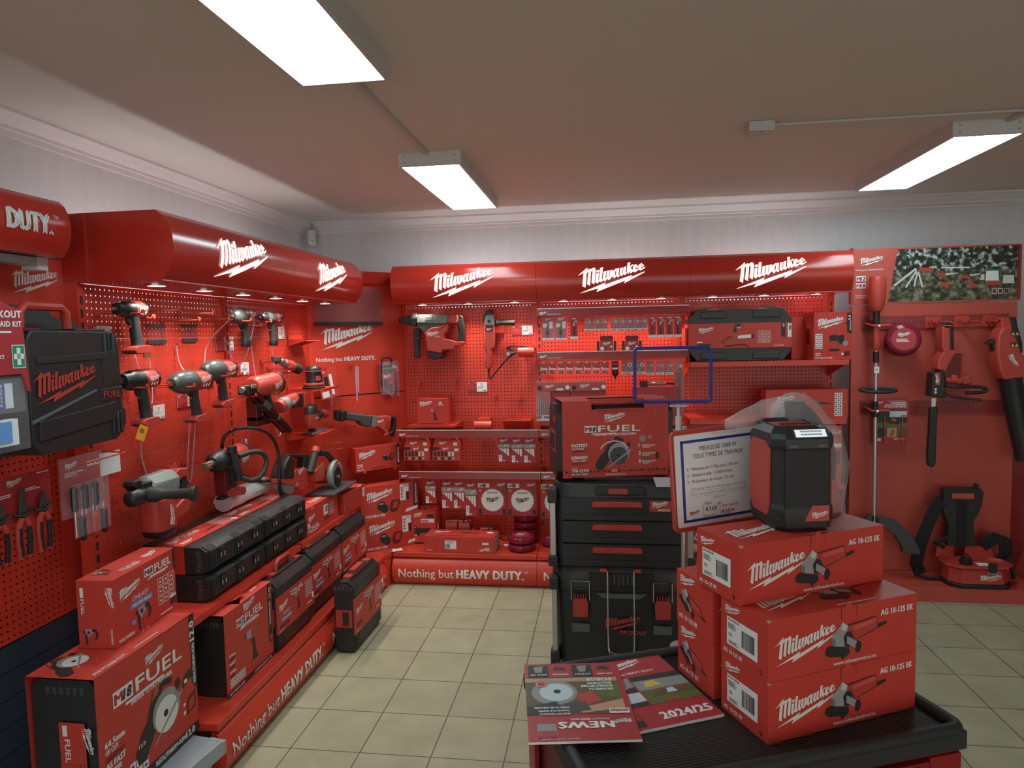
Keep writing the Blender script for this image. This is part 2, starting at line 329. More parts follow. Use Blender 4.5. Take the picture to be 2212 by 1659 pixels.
TR={
 'ham_chuck':[(-145,1838),(-134,1846),(-95,1845),(-81,1853),(-53,1853),(-48,1835),(-49,1798),(-59,1781),(-101,1796),(-136,1800),(-146,1810)],
 'ham_collar':[(-51,1835),(-11,1834),(-13,1776),(-53,1777)],
 'ham_knob':[(-50,1870),(-13,1869),(-14,1833),(-51,1834)],
 'ham_gear':[(-8,1848),(11,1859),(221,1854),(216,1798),(195,1792),(-8,1800)],
 'ham_dark':[(-10,1800),(188,1794),(166,1774),(117,1767),(49,1722),(-2,1773)],
 'ham_red':[(49,1724),(96,1764),(166,1772),(195,1790),(220,1798),(221,1849),(291,1852),(292,1817),(282,1793),(223,1789),(218,1747),(186,1714),(188,1683),(247,1672),(268,1661),(324,1663),(332,1650),(309,1633),(267,1631),(261,1607),(176,1605),(168,1581),(66,1600),(58,1676)],
 'ham_grip':[(283,1841),(301,1852),(321,1840),(327,1792),(333,1758),(331,1663),(268,1658),(286,1674),(294,1732),(289,1780),(279,1794)],
 'ham_trig':[(266,1787),(282,1780),(290,1705),(286,1702),(271,1760)],
 'ham_cap':[(64,1603),(168,1581),(185,1584),(170,1547),(117,1537),(75,1545)],
 'ham_side':[(-41,1760),(8,1759),(7,1725),(-4,1704),(9,1690),(-5,1677),(-1,1550),(-41,1550),(-37,1677),(-49,1691),(-36,1705)],
 'gr_guard':[(466,1806),(466,1843),(495,1876),(534,1885),(530,1848),(494,1842),(481,1806)],
 'gr_head':[(493,1846),(532,1852),(549,1838),(550,1764),(475,1769)],
 'gr_body':[(477,1765),(550,1762),(546,1666),(540,1612),(526,1599),(522,1571),(518,1483),(509,1463),(485,1463),(475,1484),(484,1572),(481,1599),(471,1613),(476,1667)],
 'gr_side':[(555,1804),(575,1810),(589,1796),(691,1803),(699,1787),(694,1770),(588,1773),(574,1763),(554,1777)],
 'gr_cord':[(497,1463),(498,1388),(529,1418),(581,1475),(631,1529),(686,1569)],
 'rs_shoe':[(129,1218),(150,1219),(152,1191),(143,1146),(124,1151)],
 'rs_col':[(156,1209),(179,1219),(208,1201),(200,1150),(172,1137),(146,1140)],
 'rs_body':[(188,1203),(398,1159),(377,1076),(312,1095),(283,1126),(183,1148)],
 'rs_band':[(398,1161),(433,1150),(416,1073),(380,1079)],
 'rs_red':[(423,1149),(519,1148),(548,1132),(540,1101),(510,1094),(491,1064),(522,1029),(528,1002),(478,1004),(493,1025),(444,1069),(406,1076)],
 'rs_grip':[(527,1144),(596,1131),(594,1086),(577,1016),(568,985),(521,1003),(529,1025),(551,1029),(568,1088),(569,1114),(533,1124)],
 'cs_handle':[(3393,1711),(3444,1720),(3470,1709),(3477,1550),(3441,1547),(3435,1689),(3399,1697)],
 'cs_rear':[(3386,1697),(3435,1682),(3438,1551),(3509,1539),(3509,1424),(3517,1355),(3505,1334),(3414,1349),(3399,1419),(3363,1426),(3368,1496),(3396,1538),(3383,1573)],
 'cs_motor':[(3513,1389),(3568,1392),(3575,1333),(3518,1327)],
 'cs_cover':[(3328,1413),(3399,1426),(3409,1251),(3321,1265)],
 'cs_guard':[(3394,1356),(3421,1324),(3518,1323),(3608,1322),(3644,1301),(3609,1287),(3519,1285)],
 'cs_guard2':[(3409,1286),(3455,1257),(3603,1242)],
 'bl_red':[(3726,1683),(3769,1696),(3810,1585),(3831,1516),(3857,1502),(3868,1461),(3861,1371),(3735,1359),(3707,1422),(3689,1519),(3695,1642)],
 'bl_handle':[(3768,1740),(3815,1746),(3826,1687),(3855,1584),(3859,1529),(3844,1512),(3825,1523),(3820,1585),(3789,1681)],
 'bl_top':[(3724,1745),(3768,1743),(3789,1688),(3770,1668),(3726,1676)],
 'bl_nose':[(3646,1585),(3693,1618),(3698,1518),(3685,1546),(3678,1577)],
 'tr_head':[(2984,2014),(3068,2014),(3081,1990),(3074,1816),(3045,1803),(3005,1804),(2987,1822),(2977,1937)],
 'cs_sheath':[(3331,1194),(3378,1198),(3373,1079),(3372,841),(3355,811),(3327,823),(3322,892),(3328,1037)],
 'cs_bar':[(3342,1249),(3369,1249),(3366,1194),(3343,1194)],
 'bp_frame':[(3453,635),(3687,642),(3689,570),(3668,484),(3638,440),(3657,303),(3477,299),(3478,429),(3452,524)],
 'bp_strapL':[(3407,583),(3463,575),(3450,428),(3397,315),(3430,272),(3418,106),(3322,94),(3269,146),(3287,269),(3356,392),(3384,566)],
 'tr_guard':[(3033,491),(3138,476),(3220,398),(3278,295),(3283,260),(3182,266),(3174,310),(3132,379),(3083,422),(3034,448)],
 'gg_batt':[(-598,1039),(-559,1062),(-514,1036),(-515,928),(-656,956),(-638,1003)],
 'gg_grip':[(-579,1044),(-558,1067),(-511,1065),(-291,1023),(-281,1007),(-320,944),(-371,959),(-356,1012),(-445,1035),(-494,1039),(-515,1027)],
 'gg_red':[(-661,957),(-515,928),(-491,969),(-361,959),(-331,936),(-325,897),(-358,885),(-489,896),(-500,880),(-659,929)],
 'gg_head':[(-655,926),(-494,888),(-502,858),(-542,845),(-615,864),(-649,896)],
 'gg_frame':[(-437,912),(-335,904),(-316,877),(-330,842),(-434,842),(-481,871)],
 'sw_handle':[(-325,1039),(-281,1034),(-272,1011),(-388,962),(-450,979),(-382,1026)],
 'sw_red':[(-501,985),(-388,958),(-245,939),(-235,918),(-275,868),(-343,860),(-416,899),(-423,937),(-502,971)],
 'sw_hand2':[(-282,1022),(-226,1007),(-171,963),(-180,941),(-208,956),(-250,997)],
 'sw_guard':[(-293,910),(-233,937),(-137,947),(-64,928),(-4,886),(11,843),(-22,839),(-81,887),(-143,889),(-194,861),(-232,835),(-298,864)],
 'sw_base':[(-411,838),(-365,864),(-243,845),(107,797),(161,782),(-166,781)],
 'nl_red':[(-795,1486),(-673,1499),(-600,1501),(-525,1489),(-494,1459),(-502,1427),(-552,1408),(-627,1410),(-681,1411),(-756,1444)],
 'nl_nose':[(-862,1461),(-820,1477),(-778,1480),(-747,1456),(-757,1435),(-833,1424),(-873,1436)],
 'nl_mag':[(-833,1429),(-748,1443),(-402,1217),(-383,1195),(-505,1197),(-560,1228)],
 'nl_grip':[(-681,1415),(-618,1405),(-577,1351),(-614,1350)],
 'rt_head':[(-506,1595),(-480,1606),(-426,1602),(-396,1589),(-418,1578),(-497,1583)],
 'rt_neck':[(-426,1597),(-345,1584),(-304,1568),(-349,1546),(-418,1573)],
 'rt_red':[(-345,1584),(-239,1560),(-253,1531),(-276,1522),(-359,1546)],
 'rt_rear':[(-250,1561),(-174,1532),(-171,1507),(-212,1499),(-265,1524)],
 'os_top':[(-159,1511),(-128,1527),(-44,1531),(30,1522),(46,1500),(25,1480),(-155,1488)],
 'os_body':[(-158,1488),(25,1477),(38,1420),(-31,1420),(-150,1424),(-160,1445)],
 'os_pad':[(-173,1426),(32,1421),(114,1393),(106,1380),(-153,1394),(-175,1405)],
 'os_handle':[(40,1500),(103,1481),(116,1415),(94,1400),(33,1426),(71,1429),(62,1467),(32,1479)],
 'mt_nose':[(-530,1341),(-480,1355),(-430,1347),(-423,1315),(-484,1310),(-531,1327)],
 'mt_red':[(-430,1347),(-357,1357),(-281,1355),(-274,1319),(-330,1300),(-424,1306)],
 'mt_foot':[(-302,1366),(-203,1357),(-187,1290),(-287,1301)],
 'js_top':[(-135,1284),(-110,1297),(-43,1293),(12,1281),(13,1225),(-139,1238)],
 'js_red':[(-157,1240),(0,1227),(36,1209),(-5,1180),(-7,1154),(-151,1173)],
 'js_low':[(-127,1190),(16,1172),(27,1147),(-14,1142),(-117,1159)],
 'js_base':[(-183,1127),(-145,1135),(138,1135),(158,1121),(-31,1102)],
 'js_rear':[(22,1228),(91,1231),(250,1225),(262,1194),(98,1161),(29,1164)],
}
# ================================================================ the room
ZC = 2.6
m = MB(); m.box(-1.1, 6.2, -7.5, 1.2, -.06, 0, 'floor_tile'); struct(m, 'floor')
m = MB(); m.box(-1.1, 6.2, -7.5, 1.2, ZC, ZC+.06, 'ceiling_paint'); struct(m, 'ceiling')
m = MB(); m.box(-1.1, -.98, -7.5, 1.2, 0, ZC, 'wallpaper_y'); struct(m, 'wall_left')
m = MB(); m.box(-.98, 6.2, 1.06, 1.2, 0, ZC, 'wallpaper_x'); struct(m, 'wall_back')
m = MB(); m.box(6.1, 6.2, -7.5, 1.06, 0, ZC, 'wallpaper_y'); struct(m, 'wall_right')
crown = [(0, 0), (.075, 0), (.075, -.012), (.06, -.016), (.05, -.03), (.03, -.045), (.022, -.05), (.022, -.062), (.012, -.066), (.012, -.088), (0, -.09)]
m = MB(); m.prism(crown, lambda a, b, d: Vector((-.98+a, d, ZC+b)), -7.5, 1.06, 'crown_paint'); struct(m, 'trim_1')
m = MB(); m.prism(crown, lambda a, b, d: Vector((d, 1.06-a, ZC+b)), -.9, 6.1, 'crown_paint'); struct(m, 'trim_2')

def ceiling_lamp(x0, x1, y0, y1, label):
    t = thing('ceiling_light', label, 'ceiling light', ((x0+x1)/2, (y0+y1)/2, ZC), group='ceiling panel lights')
    w, l, h, e = x1-x0, y1-y0, .066, .012
    m = MB()
    for a in ((-w/2, w/2, -l/2, -l/2+e), (-w/2, w/2, l/2-e, l/2), (-w/2, -w/2+e, -l/2+e, l/2-e), (w/2-e, w/2, -l/2+e, l/2-e)): m.box(*a, -h, 0, 'lamp_white')
    for sx in (-1, 1):
        for z in (-.018, -.046): m.cyl((sx*(w/2-.03), -l/2-.002, z), (sx*(w/2-.03), -l/2+.004, z), .004, 'steel', n=8)
    m.build('frame', t)
    m = MB(); m.box(-w/2+e, w/2-e, -l/2+e, l/2-e, -h+.004, -h+.009, 'glow_panel'); m.build('diffuser', t)
    return t
ceiling_lamp(.33, .632, -3.05, -1.86, 'large white ceiling panel light nearest the camera, at the top of the photo')
ceiling_lamp(.325, .635, -.76, .43, 'white ceiling panel light in the middle, at the end of the straight cable duct')
ceiling_lamp(2.855, 3.155, -.75, .43, 'white ceiling panel light on the right, below the small ceiling socket box')
m = MB(); m.box(.455, .477, -1.86, -.76, ZC-.014, ZC, 'conduit')
tag(m.build('cable_duct', bevel=.002), 'straight white cable duct on the ceiling joining two panel lights', 'cable duct')
m = MB(); m.box(3.07, 3.095, -1.1, -.75, ZC-.016, ZC, 'conduit')
tag(m.build('cable_duct', bevel=.002), 'short white cable duct running into the right ceiling light', 'cable duct')
t = thing('junction_box', 'small white socket box on the bare ceiling', 'junction box', (2.0, -.91, ZC))
m = MB(); m.box(-.055, .055, -.04, .04, -.045, 0, 'conduit'); m.build('housing', t, bevel=.006)
for x in (-.025, .025): m = MB(); m.cyl((x, 0, -.049), (x, 0, -.045), .019, 'conduit', n=20); m.build('socket', t)
m = MB(); m.tube([(2.055, -.91, ZC-.012), (2.4, -.9, ZC-.009), (2.9, -.895, ZC-.009), (3.6, -.89, ZC-.009), (6.0, -.88, ZC-.009)], .0055, 'conduit')
tag(m.build('ceiling_cable'), 'thin white cable running across the ceiling from the socket box', 'cable')
t = thing('wall_cable', 'loose thin cable clipped along the top of the back wall', 'cable', (2.1, 1.05, 2.55))
m = MB(); m.tube([(2.1, 1.056, 2.553), (2.25, 1.04, 2.565), (2.42, 1.045, 2.553), (2.6, 1.05, 2.546), (3.07, 1.05, 2.54), (3.6, 1.05, 2.532), (4.3, 1.05, 2.52), (6, 1.05, 2.5)], .004, 'conduit', smooth=1)
m.tube([(2.1, 1.056, 2.553), (2.22, 1.045, 2.545), (2.42, 1.045, 2.545)], .003, 'conduit', smooth=1); m.build('wire', t, world=True)
for x, z in ((2.42, 2.55), (2.72, 2.545), (3.17, 2.539)): m = MB(); m.box(x-.006, x+.006, 1.04, 1.058, z-.014, z+.006, 'white_plastic'); m.build('clip', t, world=True)
m = MB(); m.cyl((2.1, 1.05, 2.55), (2.1, 1.0605, 2.55), .012, 'black_print'); m.build('wall_hole', t, world=True)
t = thing('motion_sensor', 'white motion sensor high in the corner of the two walls', 'motion sensor', (-.9, .97, 2.47), R(40))
m = MB(); m.loft([ring(0, 0, -.062, .02, .012), ring(0, 0, -.052, .032, .024), ring(0, 0, .05, .034, .024), ring(0, 0, .062, .03, .02)], 'white_plastic'); m.build('housing', t)
m = MB(); m.box(-.012, .004, -.0262, -.022, -.02, -.016, 'black_print'); m.build('lens', t)
for i in range(3): m = MB(); m.cyl((-.014+i*.009, -.0255, -.038-.004*(i % 2)), (-.014+i*.009, -.022, -.038-.004*(i % 2)), .003, 'steel', n=8); m.build('indicator', t)

# ================================================================ shop display bays
KP = [(.185, -.452), (.165, -.474), (.13, -.492), (.09, -.5), (.05, -.494), (.02, -.48), (0, -.462)]   # z, y of the bowed plinth front
def kick_y(z):
    for (z1, y1), (z0, y0) in zip(KP, KP[1:]):
        if z0 <= z <= z1: return y0+(y1-y0)*(z-z0)/(z1-z0)
    return KP[-1][1]
def post(x, name='post', z1=1.9296):
    m = MB(); m.box(x-.018, x+.018, -.006, .05, 0, z1, 'red_paint')
    z = .3
    while z < z1-.05: m.box(x-.006, x+.006, -.0075, -.0055, z, z+.032, 'black_print'); z += .05
    return m
def display_bay(loc, rotz, label, first=True, slogan=True, back=False, panels=(.22, .72, 1.22, 1.72), top=1.9296):
    t = thing('display_bay', label, 'shop display bay', loc, rotz, 'display bays with plinths')
    for x in ((0, 1) if first else (1,)):
        m = post(x, z1=top)
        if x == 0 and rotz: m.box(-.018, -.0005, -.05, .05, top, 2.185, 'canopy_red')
        m.build('post', t)
    zs = list(panels)+[top]
    for a, b in zip(zs, zs[1:]):
        m = MB(); m.box(.019, .981, .002, .0036, a+.001, b-.001, 'peg')
        m.box(.019, .981, .0037, .012, a+.001, a+.004, 'red_paint'); m.build('perforated_panel', t)
    if back: m = MB(); m.box(.019, .981, .03, .034, .23, 1.893, 'black_print'); m.build('shade_sheet', t)  # added black sheet standing in for the shaded gap behind the holes
    m = MB(); m.box(.0015, .9985, -.468, -.008, .19, .222, 'red_paint'); m.build('deck', t, bevel=.003)
    m = MB(); prof = [(-y, z) for z, y in KP]+[(.44, 0), (.44, .185)]
    m.prism(prof, lambda a, b, d: Vector((d, -a, b)), .0015, .9985, 'red_paint')
    k = m.build('plinth_front', t, smooth=50)
    if slogan:
        fn = lambda u, v, d=0: Vector((u, kick_y(v)-.0015-d, v))
        m = MB(); m.text(fn, 'Nothing but', .048, .062, .058, w=.385, bold=.012, cut=.012); m.text(fn, 'HEAVY DUTY.', .455, .062, .058, w=.455, bold=.05, cut=.012); m.text(fn, 'TM', .915, .105, .014, w=.026, bold=.01)
        m.build('slogan', k)
    return t
CP = [(2.19, -.33), (2.165, -.362), (2.13, -.383), (2.09, -.394), (2.05, -.396), (2.01, -.391), (1.97, -.374), (1.935, -.342)]
def can_y(z):
    for (z1, y1), (z0, y0) in zip(CP, CP[1:]):
        if z0 <= z <= z1: return y0+(y1-y0)*(z-z0)/(z1-z0)
    return CP[-1][1] if z < 2 else CP[0][1]
def canopy(loc, rotz, label, w=1.0, text=None):
    t = thing('header_canopy', label, 'sign canopy', loc, rotz, 'red curved sign canopies')
    m = MB(); prof = [(-y, z) for z, y in CP]+[(.345, 1.93), (.006, 1.93), (.006, 2.19)]
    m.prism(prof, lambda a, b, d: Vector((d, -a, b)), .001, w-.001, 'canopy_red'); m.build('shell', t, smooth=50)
    fn = lambda u, v, d=0: Vector((u, can_y(v)-.004-d, v))
    m = MB()
    if text: m.text(fn, text, .745, 2.022, .085, 'silver_print', w=.17, bold=.05, cut=.015); m.text(fn, 'TM', .925, 2.09, .02, 'silver_print', w=.022)
    else: m.logo(fn, .28, 1.965, .435, 'glow_logo', cut=.015)
    m.build('lettering' if text else 'logo', t)
    for x in (() if text else (.17, .5, .83)):
        m = MB(); m.lathe([(0, .046), (.004, .046), (.006, .04), (.006, .034), (.003, .033)], (x, -.2, 1.9295), (0, 0, -1), 'steel', 24); sp = m.build('downlight', t)
        m = MB(); m.cyl((x, -.2, 1.9265), (x, -.2, 1.9245), .033, 'glow_spot', n=20); m.build('lens', sp)
        L = bpy.data.lights.new('spot', 'SPOT'); L.energy = SPOT_W*6; L.spot_size = R(125); L.spot_blend = .9; L.shadow_soft_size = .03; L.color = (1, .93, .82)
        lo = bpy.data.objects.new('spot', L); COL.objects.link(lo); lo.parent = sp; lo.location = (x, -.2, 1.918)
    return t
BL = -.65; BB = .845
display_bay((BL, -1.72, 0), LEFT, 'red perforated display bay on the left wall nearer the camera, with slogan plinth')
display_bay((BL, -.72, 0), LEFT, 'red perforated display bay on the left wall next to the corner', first=False)
display_bay((-.148, BB, 0), 0, 'red perforated display bay on the back wall beside the corner, slogan plinth fully seen', back=True)
display_bay((.852, BB, 0), 0, 'red perforated display bay in the middle of the back wall, behind the black toolboxes', first=False, back=True)
display_bay((1.852, BB, 0), 0, 'red perforated display bay at the right end of the back wall', first=False, back=True)
canopy((BL, -1.72, 0), LEFT, 'red curved canopy with lit logo on the left wall, dark end panel facing the camera')
canopy((BL, -.72, 0), LEFT, 'red curved canopy with lit logo on the left wall, ending at the corner')
canopy((-.13, BB+.02, 0), 0, 'leftmost red curved canopy with lit logo on the back wall')
canopy((.87, BB+.02, 0), 0, 'middle red curved canopy with lit logo on the back wall')
canopy((1.87, BB+.02, 0), 0, 'rightmost red curved canopy with lit logo on the back wall')
# white tubes behind the panels that wash the wall and the ceiling edge
def tube_lamp(p0, p1, label):
    t = thing('tube_lamp', label, 'tube lamp', tuple((Vector(p0)+Vector(p1))/2), group='tube lamps behind the display panels')
    m = MB(); m.cyl(p0, p1, .013, 'glow_tube', n=12); m.build('tube', t, world=True)
    for p in (p0, p1): q = Vector(p); d = (Vector(p1)-Vector(p0)).normalized()*.02; m = MB(); m.cyl(q-d, q+d, .018, 'white_plastic', n=12); m.build('cap', t, world=True)
for a in (-1.60, -.68): tube_lamp((-.715, a, 1.97), (-.715, a+.85, 1.97), 'white tube lamp behind the left wall panels, '+('nearer the camera' if a < -1 else 'by the corner'))
for a in (-.05, .95, 1.95): tube_lamp((a, .925, 1.97), (a+.85, .925, 1.97), 'white tube lamp behind the back wall panels, '+('at the left' if a < 0 else 'in the middle' if a < 1 else 'at the right'))
# ---- corner unit
ce = Vector((.505, .565, 0)).normalized(); CR = math.atan2(.565, .505); CW = math.hypot(.505, .565)
t = thing('corner_display', 'plain red diagonal corner board with white logo and slogan', 'display panel', (-.65, .28, 0), CR)
m = MB(); m.box(.02, CW-.02, .012, .03, 1.305, 2.17, 'red_paint'); m.box(.02, CW-.02, .012, .03, .225, 1.295, 'red_paint'); m.box(.02, CW-.02, .018, .032, 1.29, 1.31, 'black_print')
m.box(.02, CW-.02, -.012, .01, 2.08, 2.17, 'canopy_red')
fn = plane((0, .012, 0), (1, 0, 0), (0, 0, 1), .001)
m.logo(fn, .09, 1.625, .40); m.text(fn, 'Nothing but', .055, 1.545, .028, w=.195, bold=.01); m.text(fn, 'HEAVY DUTY.', .265, 1.545, .028, w=.24, bold=.05); m.build('board', t)
m = MB(); m.box(-.012, .02, -.01, .03, 0, 2.1, 'red_paint'); m.box(CW-.02, CW-.004, -.01, .03, 0, 2.1, 'red_paint'); m.build('edge_strip', t)
t = thing('corner_plinth', 'red corner plinth filling the angle between the two display walls', 'plinth', (-.4, .5, 0))
tri = [(-.65, .281), (-.19, .281), (-.151, .372), (-.151, .84)]
m = MB(); m.prism(tri, lambda a, b, d: Vector((a, b, d)), .19, .222, 'red_paint'); m.build('deck', t, world=True, bevel=.003)
m = MB(); m.prism([(-.64, .284), (-.17, .284), (-.158, .366), (-.153, .83)], lambda a, b, d: Vector((a, b, d)), 0, .186, 'red_paint'); m.build('plinth', t, world=True)
t = thing('sign_holder', 'clear acrylic sign pocket with a dark lower strip hung on the corner board', 'sign holder', (-.65, .28, 0), CR)
m = MB(); m.box(.05, .56, -.02, -.017, 1.80, 2.05, 'acrylic'); m.box(.05, .56, -.006, -.004, 1.80, 2.05, 'acrylic'); m.build('pocket', t)
m = MB(); m.box(.05, .56, -.023, -.003, 1.79, 1.815, 'black_print'); m.build('strip', t)
# ---- outer left bay
t = thing('display_bay', 'red perforated display bay at the left edge of the photo, grey slats below', 'shop display bay', (-.74, -2.725, 0), LEFT, 'display bays with plinths')
for a, b in ((.67, 1.11), (1.11, 1.56)): m = MB(); m.box(.3, 1.07, .002, .0036, a, b, 'peg'); m.build('perforated_panel', t)
m = MB(); m.box(.3, .69, .002, .006, 1.56, 2.02, 'red_paint'); m.box(.693, 1.085, .002, .006, 1.56, 2.02, 'red_paint')
fn = plane((0, .002, 0), (1, 0, 0), (0, 0, 1), .001); m.logo(fn, .80, 1.885, .215, 'white_print')
for i in range(9): m.disc(fn, .81+i*.025, 1.80, .004, 'black_print', .0006, 10)
m.build('sign_board', t)
m = MB()
for i in range(7): m.prism([(0, 0), (.0, .088), (.004, .092), (.012, .092), (.012, 0)], lambda a, b, d, i=i: Vector((d, .02+a*-1+.0, .0+.095*i+b)), .0, 1.06, 'slat')
m.build('slat_panel', t)
m = MB(); m.box(0, 1.085, .024, .03, 0, 2.2, 'black_print'); m.build('light_stop_sheet', t)  # added dark sheet, blocks the bright wall from showing through the gap
c0 = canopy((-.738, -2.915, .591), LEFT, 'small red curved canopy lettered DUTY at the left edge of the photo', text='DUTY.'); c0.scale = (1, .6, .73)
t = thing('light_fixture', 'grey strip light fixture above the left red sign board', 'light fixture', (-.62, -2.33, 1.985), LEFT)
m = MB(); m.box(-.4, .4, -.03, .03, -.015, .012, 'shelf_grey'); m.build('housing', t); m = MB(); m.box(.36, .402, -.032, .032, -.03, .014, 'silver_print'); m.build('end_cap', t)
# ---- shelves and rails
def shelf(loc, rotz, label, w, dep, h=.032):
    t = thing('shelf', label, 'shelf', loc, rotz, 'red metal shelves')
    m = MB(); m.box(.004, w-.004, -dep, -.009, -.004, 0, 'red_paint'); m.box(.004, w-.004, -dep, -dep+.012, -h, -.004, 'red_paint'); m.build('board', t, bevel=.0015)
    for x in (.006, w-.009): m = MB(); m.prism([(.012, 0), (dep-.03, 0), (dep-.03, .02), (.012, .12)], lambda a, b, d: Vector((d, -a, -.005-b)), x, x+.003, 'red_paint'); m.build('bracket', t)
    return t
shelf((BL, -1.70, .615), LEFT, 'red shelf on the left wall carrying the long black cases', .99, .36)
shelf((BL, -.70, .615), LEFT, 'red shelf on the left wall by the corner, under the red cartons', .99, .36)
shelf((1.862, BB, 1.50), 0, 'red shelf on the back wall carrying the large black case', .98, .40)
shelf((1.862, BB, 1.122), 0, 'lower red shelf at the right of the back wall, below the empty perforated panel', .98, .37)
def rail(x, z, label, y=.53):
    t = thing('label_rail', label, 'label rail', (x, y, z), 0, 'red label rails with hanging hooks')
    m = MB(); m.prism([(.006, 0), (0, -.045), (.006, -.047), (.014, -.045), (.02, .004)], lambda a, b, d: Vector((d, -.012+a, b)), 0, 1.0, 'rail_red')
    m.box(0, 1, -.0075, .003, .001, .006, 'silver_print')
    fn = plane((0, -.0125, -.042), (1, 0, 0), (0, .13, 1), .001)
    m.logo(fn, .015, .004, .05); m.text(fn, 'Nothing but HEAVY DUTY', .07, .004, .006, w=.09, bold=.02)
    m.build('strip', t)
    for x in (-.004, 1.0):
        m = MB(); m.prism([(0, .004), (0, -.075), (BB-y-.003, -.11), (BB-y-.003, .0)], lambda a, b, d: Vector((d, a, b)), x, x+.004, 'red_paint')
        for i in range(5): m.box(x-.0006, x+.0046, .02+i*.014, .026+i*.014, -.075-.003*i, -.035, 'dark_red')
        m.build('bracket', t)
    m = MB(); m.box(0, 1, .06, .075, -.062, -.05, 'red_paint'); m.build('cross_bar', t)
    return t
rail(-.135, 1.045, 'red label rail under the small carton on the back wall, upper of two')
rail(-.128, .752, 'red label rail above the saw blades on the back wall')
rail(.870, 1.868, 'red label rail right under the middle canopy')
rail(.866, 1.575, 'red label rail in the middle of the back wall, above the bit boxes')
rail(.869, 1.045, 'red label rail mostly hidden by the red saw carton')
rail(.876, .752, 'red label rail mostly hidden by the black toolboxes')
# ================================================================ printed drawings (units of the drawing width)
GRIND = [((760,640),(1650,310),(1695,430),(1680,600),(960,960)), ]
def _g(pts, s=1/2000): return [((x-1000)*s, -(y+.265*(x-1000)-900)*s) for x, y in pts]
ART_GRIND = [('black_print', _g([(1700,490),(1990,375),(2000,450),(1700,600)])), ('black_print', _g([(730,620),(1640,290),(1705,430),(1695,610),(960,990)])), ('tool_red', _g([(750,650),(1630,315),(1690,440),(1680,590),(970,960)])), ('print_bright', _g([(900,640),(1620,340),(1660,440),(960,720)])),
 ('grey_print', _g([(205,1000),(330,860),(560,560),(740,640),(700,900),(620,1190),(330,1210),(215,1170)])), ('alloy', _g([(210,1010),(340,1040),(340,1200),(215,1170)])), ('silver_print', _g([(560,570),(720,650),(640,800),(520,750)])),
 ('black_print', _g([(30,1400),(90,1270),(200,1215),(760,1200),(795,1330),(560,1530),(515,1450),(200,1500),(60,1480)])), ('black_print', _g([(590,950),(700,780),(860,800),(900,900),(780,1180),(640,1180)])), ('grey_print', _g([(700,900),(1020,1000),(960,1190),(690,1090)])),
 ('black_print', _g([(960,1110),(1040,980),(1140,1000),(1170,1110),(1100,1280),(1000,1300)]))]
ART_SAW = [('black_print', [(-.5,-.33),(-.38,-.08),(-.25,.03),(-.22,.1),(-.08,.42),(.12,.46),(.3,.38),(.3,.3),(.1,.34),(.0,.1),(-.1,-.2),(-.28,-.42),(-.42,-.45)]), ('tool_red', [(-.14,.25),(-.06,.45),(.05,.46),(.0,.3)]),
 ('grey_print', ('c',.16,-.02,.3)), ('white_print', ('c',.16,-.08,.25)), ('black_print', ('c',.14,-.06,.05)), ('grey_print', [(-.15,-.42),(-.12,-.36),(.52,.12),(.5,.04)]), ('black_print', [(-.5,-.3),(-.38,-.1),(-.18,-.26),(-.3,-.46),(-.46,-.44)]), ('black_print', [(.38,.12),(.5,.2),(.46,.3),(.38,.28)])]
ART_DRILL = [('black_print', [(-.1,.1),(.06,.12),(.14,-.28),(.2,-.3),(.18,-.42),(-.02,-.42),(-.04,-.3),(.0,-.25),(-.02,.05)]), ('tool_red', [(-.06,.34),(.2,.34),(.22,.14),(-.06,.14)]), ('grey_print', [(-.24,.31),(-.06,.34),(-.06,.14),(-.24,.18)]), ('black_print', [(-.3,.27),(-.24,.28),(-.24,.21),(-.3,.22)]), ('tool_red', [(-.06,-.34),(.2,-.34),(.18,-.46),(-.04,-.46)])]
ART_HAMMER = [('grey_print', [(-.35,.32),(.05,.36),(.1,.1),(-.1,-.1),(-.3,.05)]), ('black_print', [(-.46,.22),(-.34,.28),(-.32,.1),(-.46,.12)]), ('black_print', [(-.36,.1),(-.26,.08),(-.2,-.48),(-.32,-.48)]), ('tool_red', [(-.1,.0),(.08,.1),(.12,-.42),(-.04,-.46)]), ('black_print', [(.05,.36),(.3,.3),(.4,.0),(.3,-.2),(.1,-.2),(.26,-.1),(.22,.2),(.05,.2)]), ('black_print', ('c',-.14,.16,.08))]
ART_BATT = [('black_print', [(-.5,.1),(-.38,.22),(-.2,.2),(-.14,.06),(-.02,.0),(-.06,-.22),(-.2,-.3),(-.34,-.18),(-.46,-.12)]), ('grey_print', [(-.46,.1),(-.36,.16),(-.2,.14),(-.26,.08)]), ('dark_red', [(.0,-.14),(.12,.2),(.48,.22),(.5,.1),(.36,-.24),(.14,-.3)]), ('tool_red', [(.2,.14),(.44,.16),(.34,-.12),(.16,-.14)])]
ART_SANDER = [('black_print', [(-.35,.35),(-.1,.42),(.1,.36),(.12,-.2),(-.32,-.2)]), ('tool_red', [(-.32,.1),(.08,.1),(.12,-.28),(-.36,-.28)]), ('black_print', [(-.4,-.28),(.18,-.28),(.1,-.4),(-.36,-.4)]), ('black_print', [(.06,.36),(.36,.4),(.38,.1),(.3,-.1),(.14,.0)]), ('photo_grey', ('c',.44,-.02,.14))]
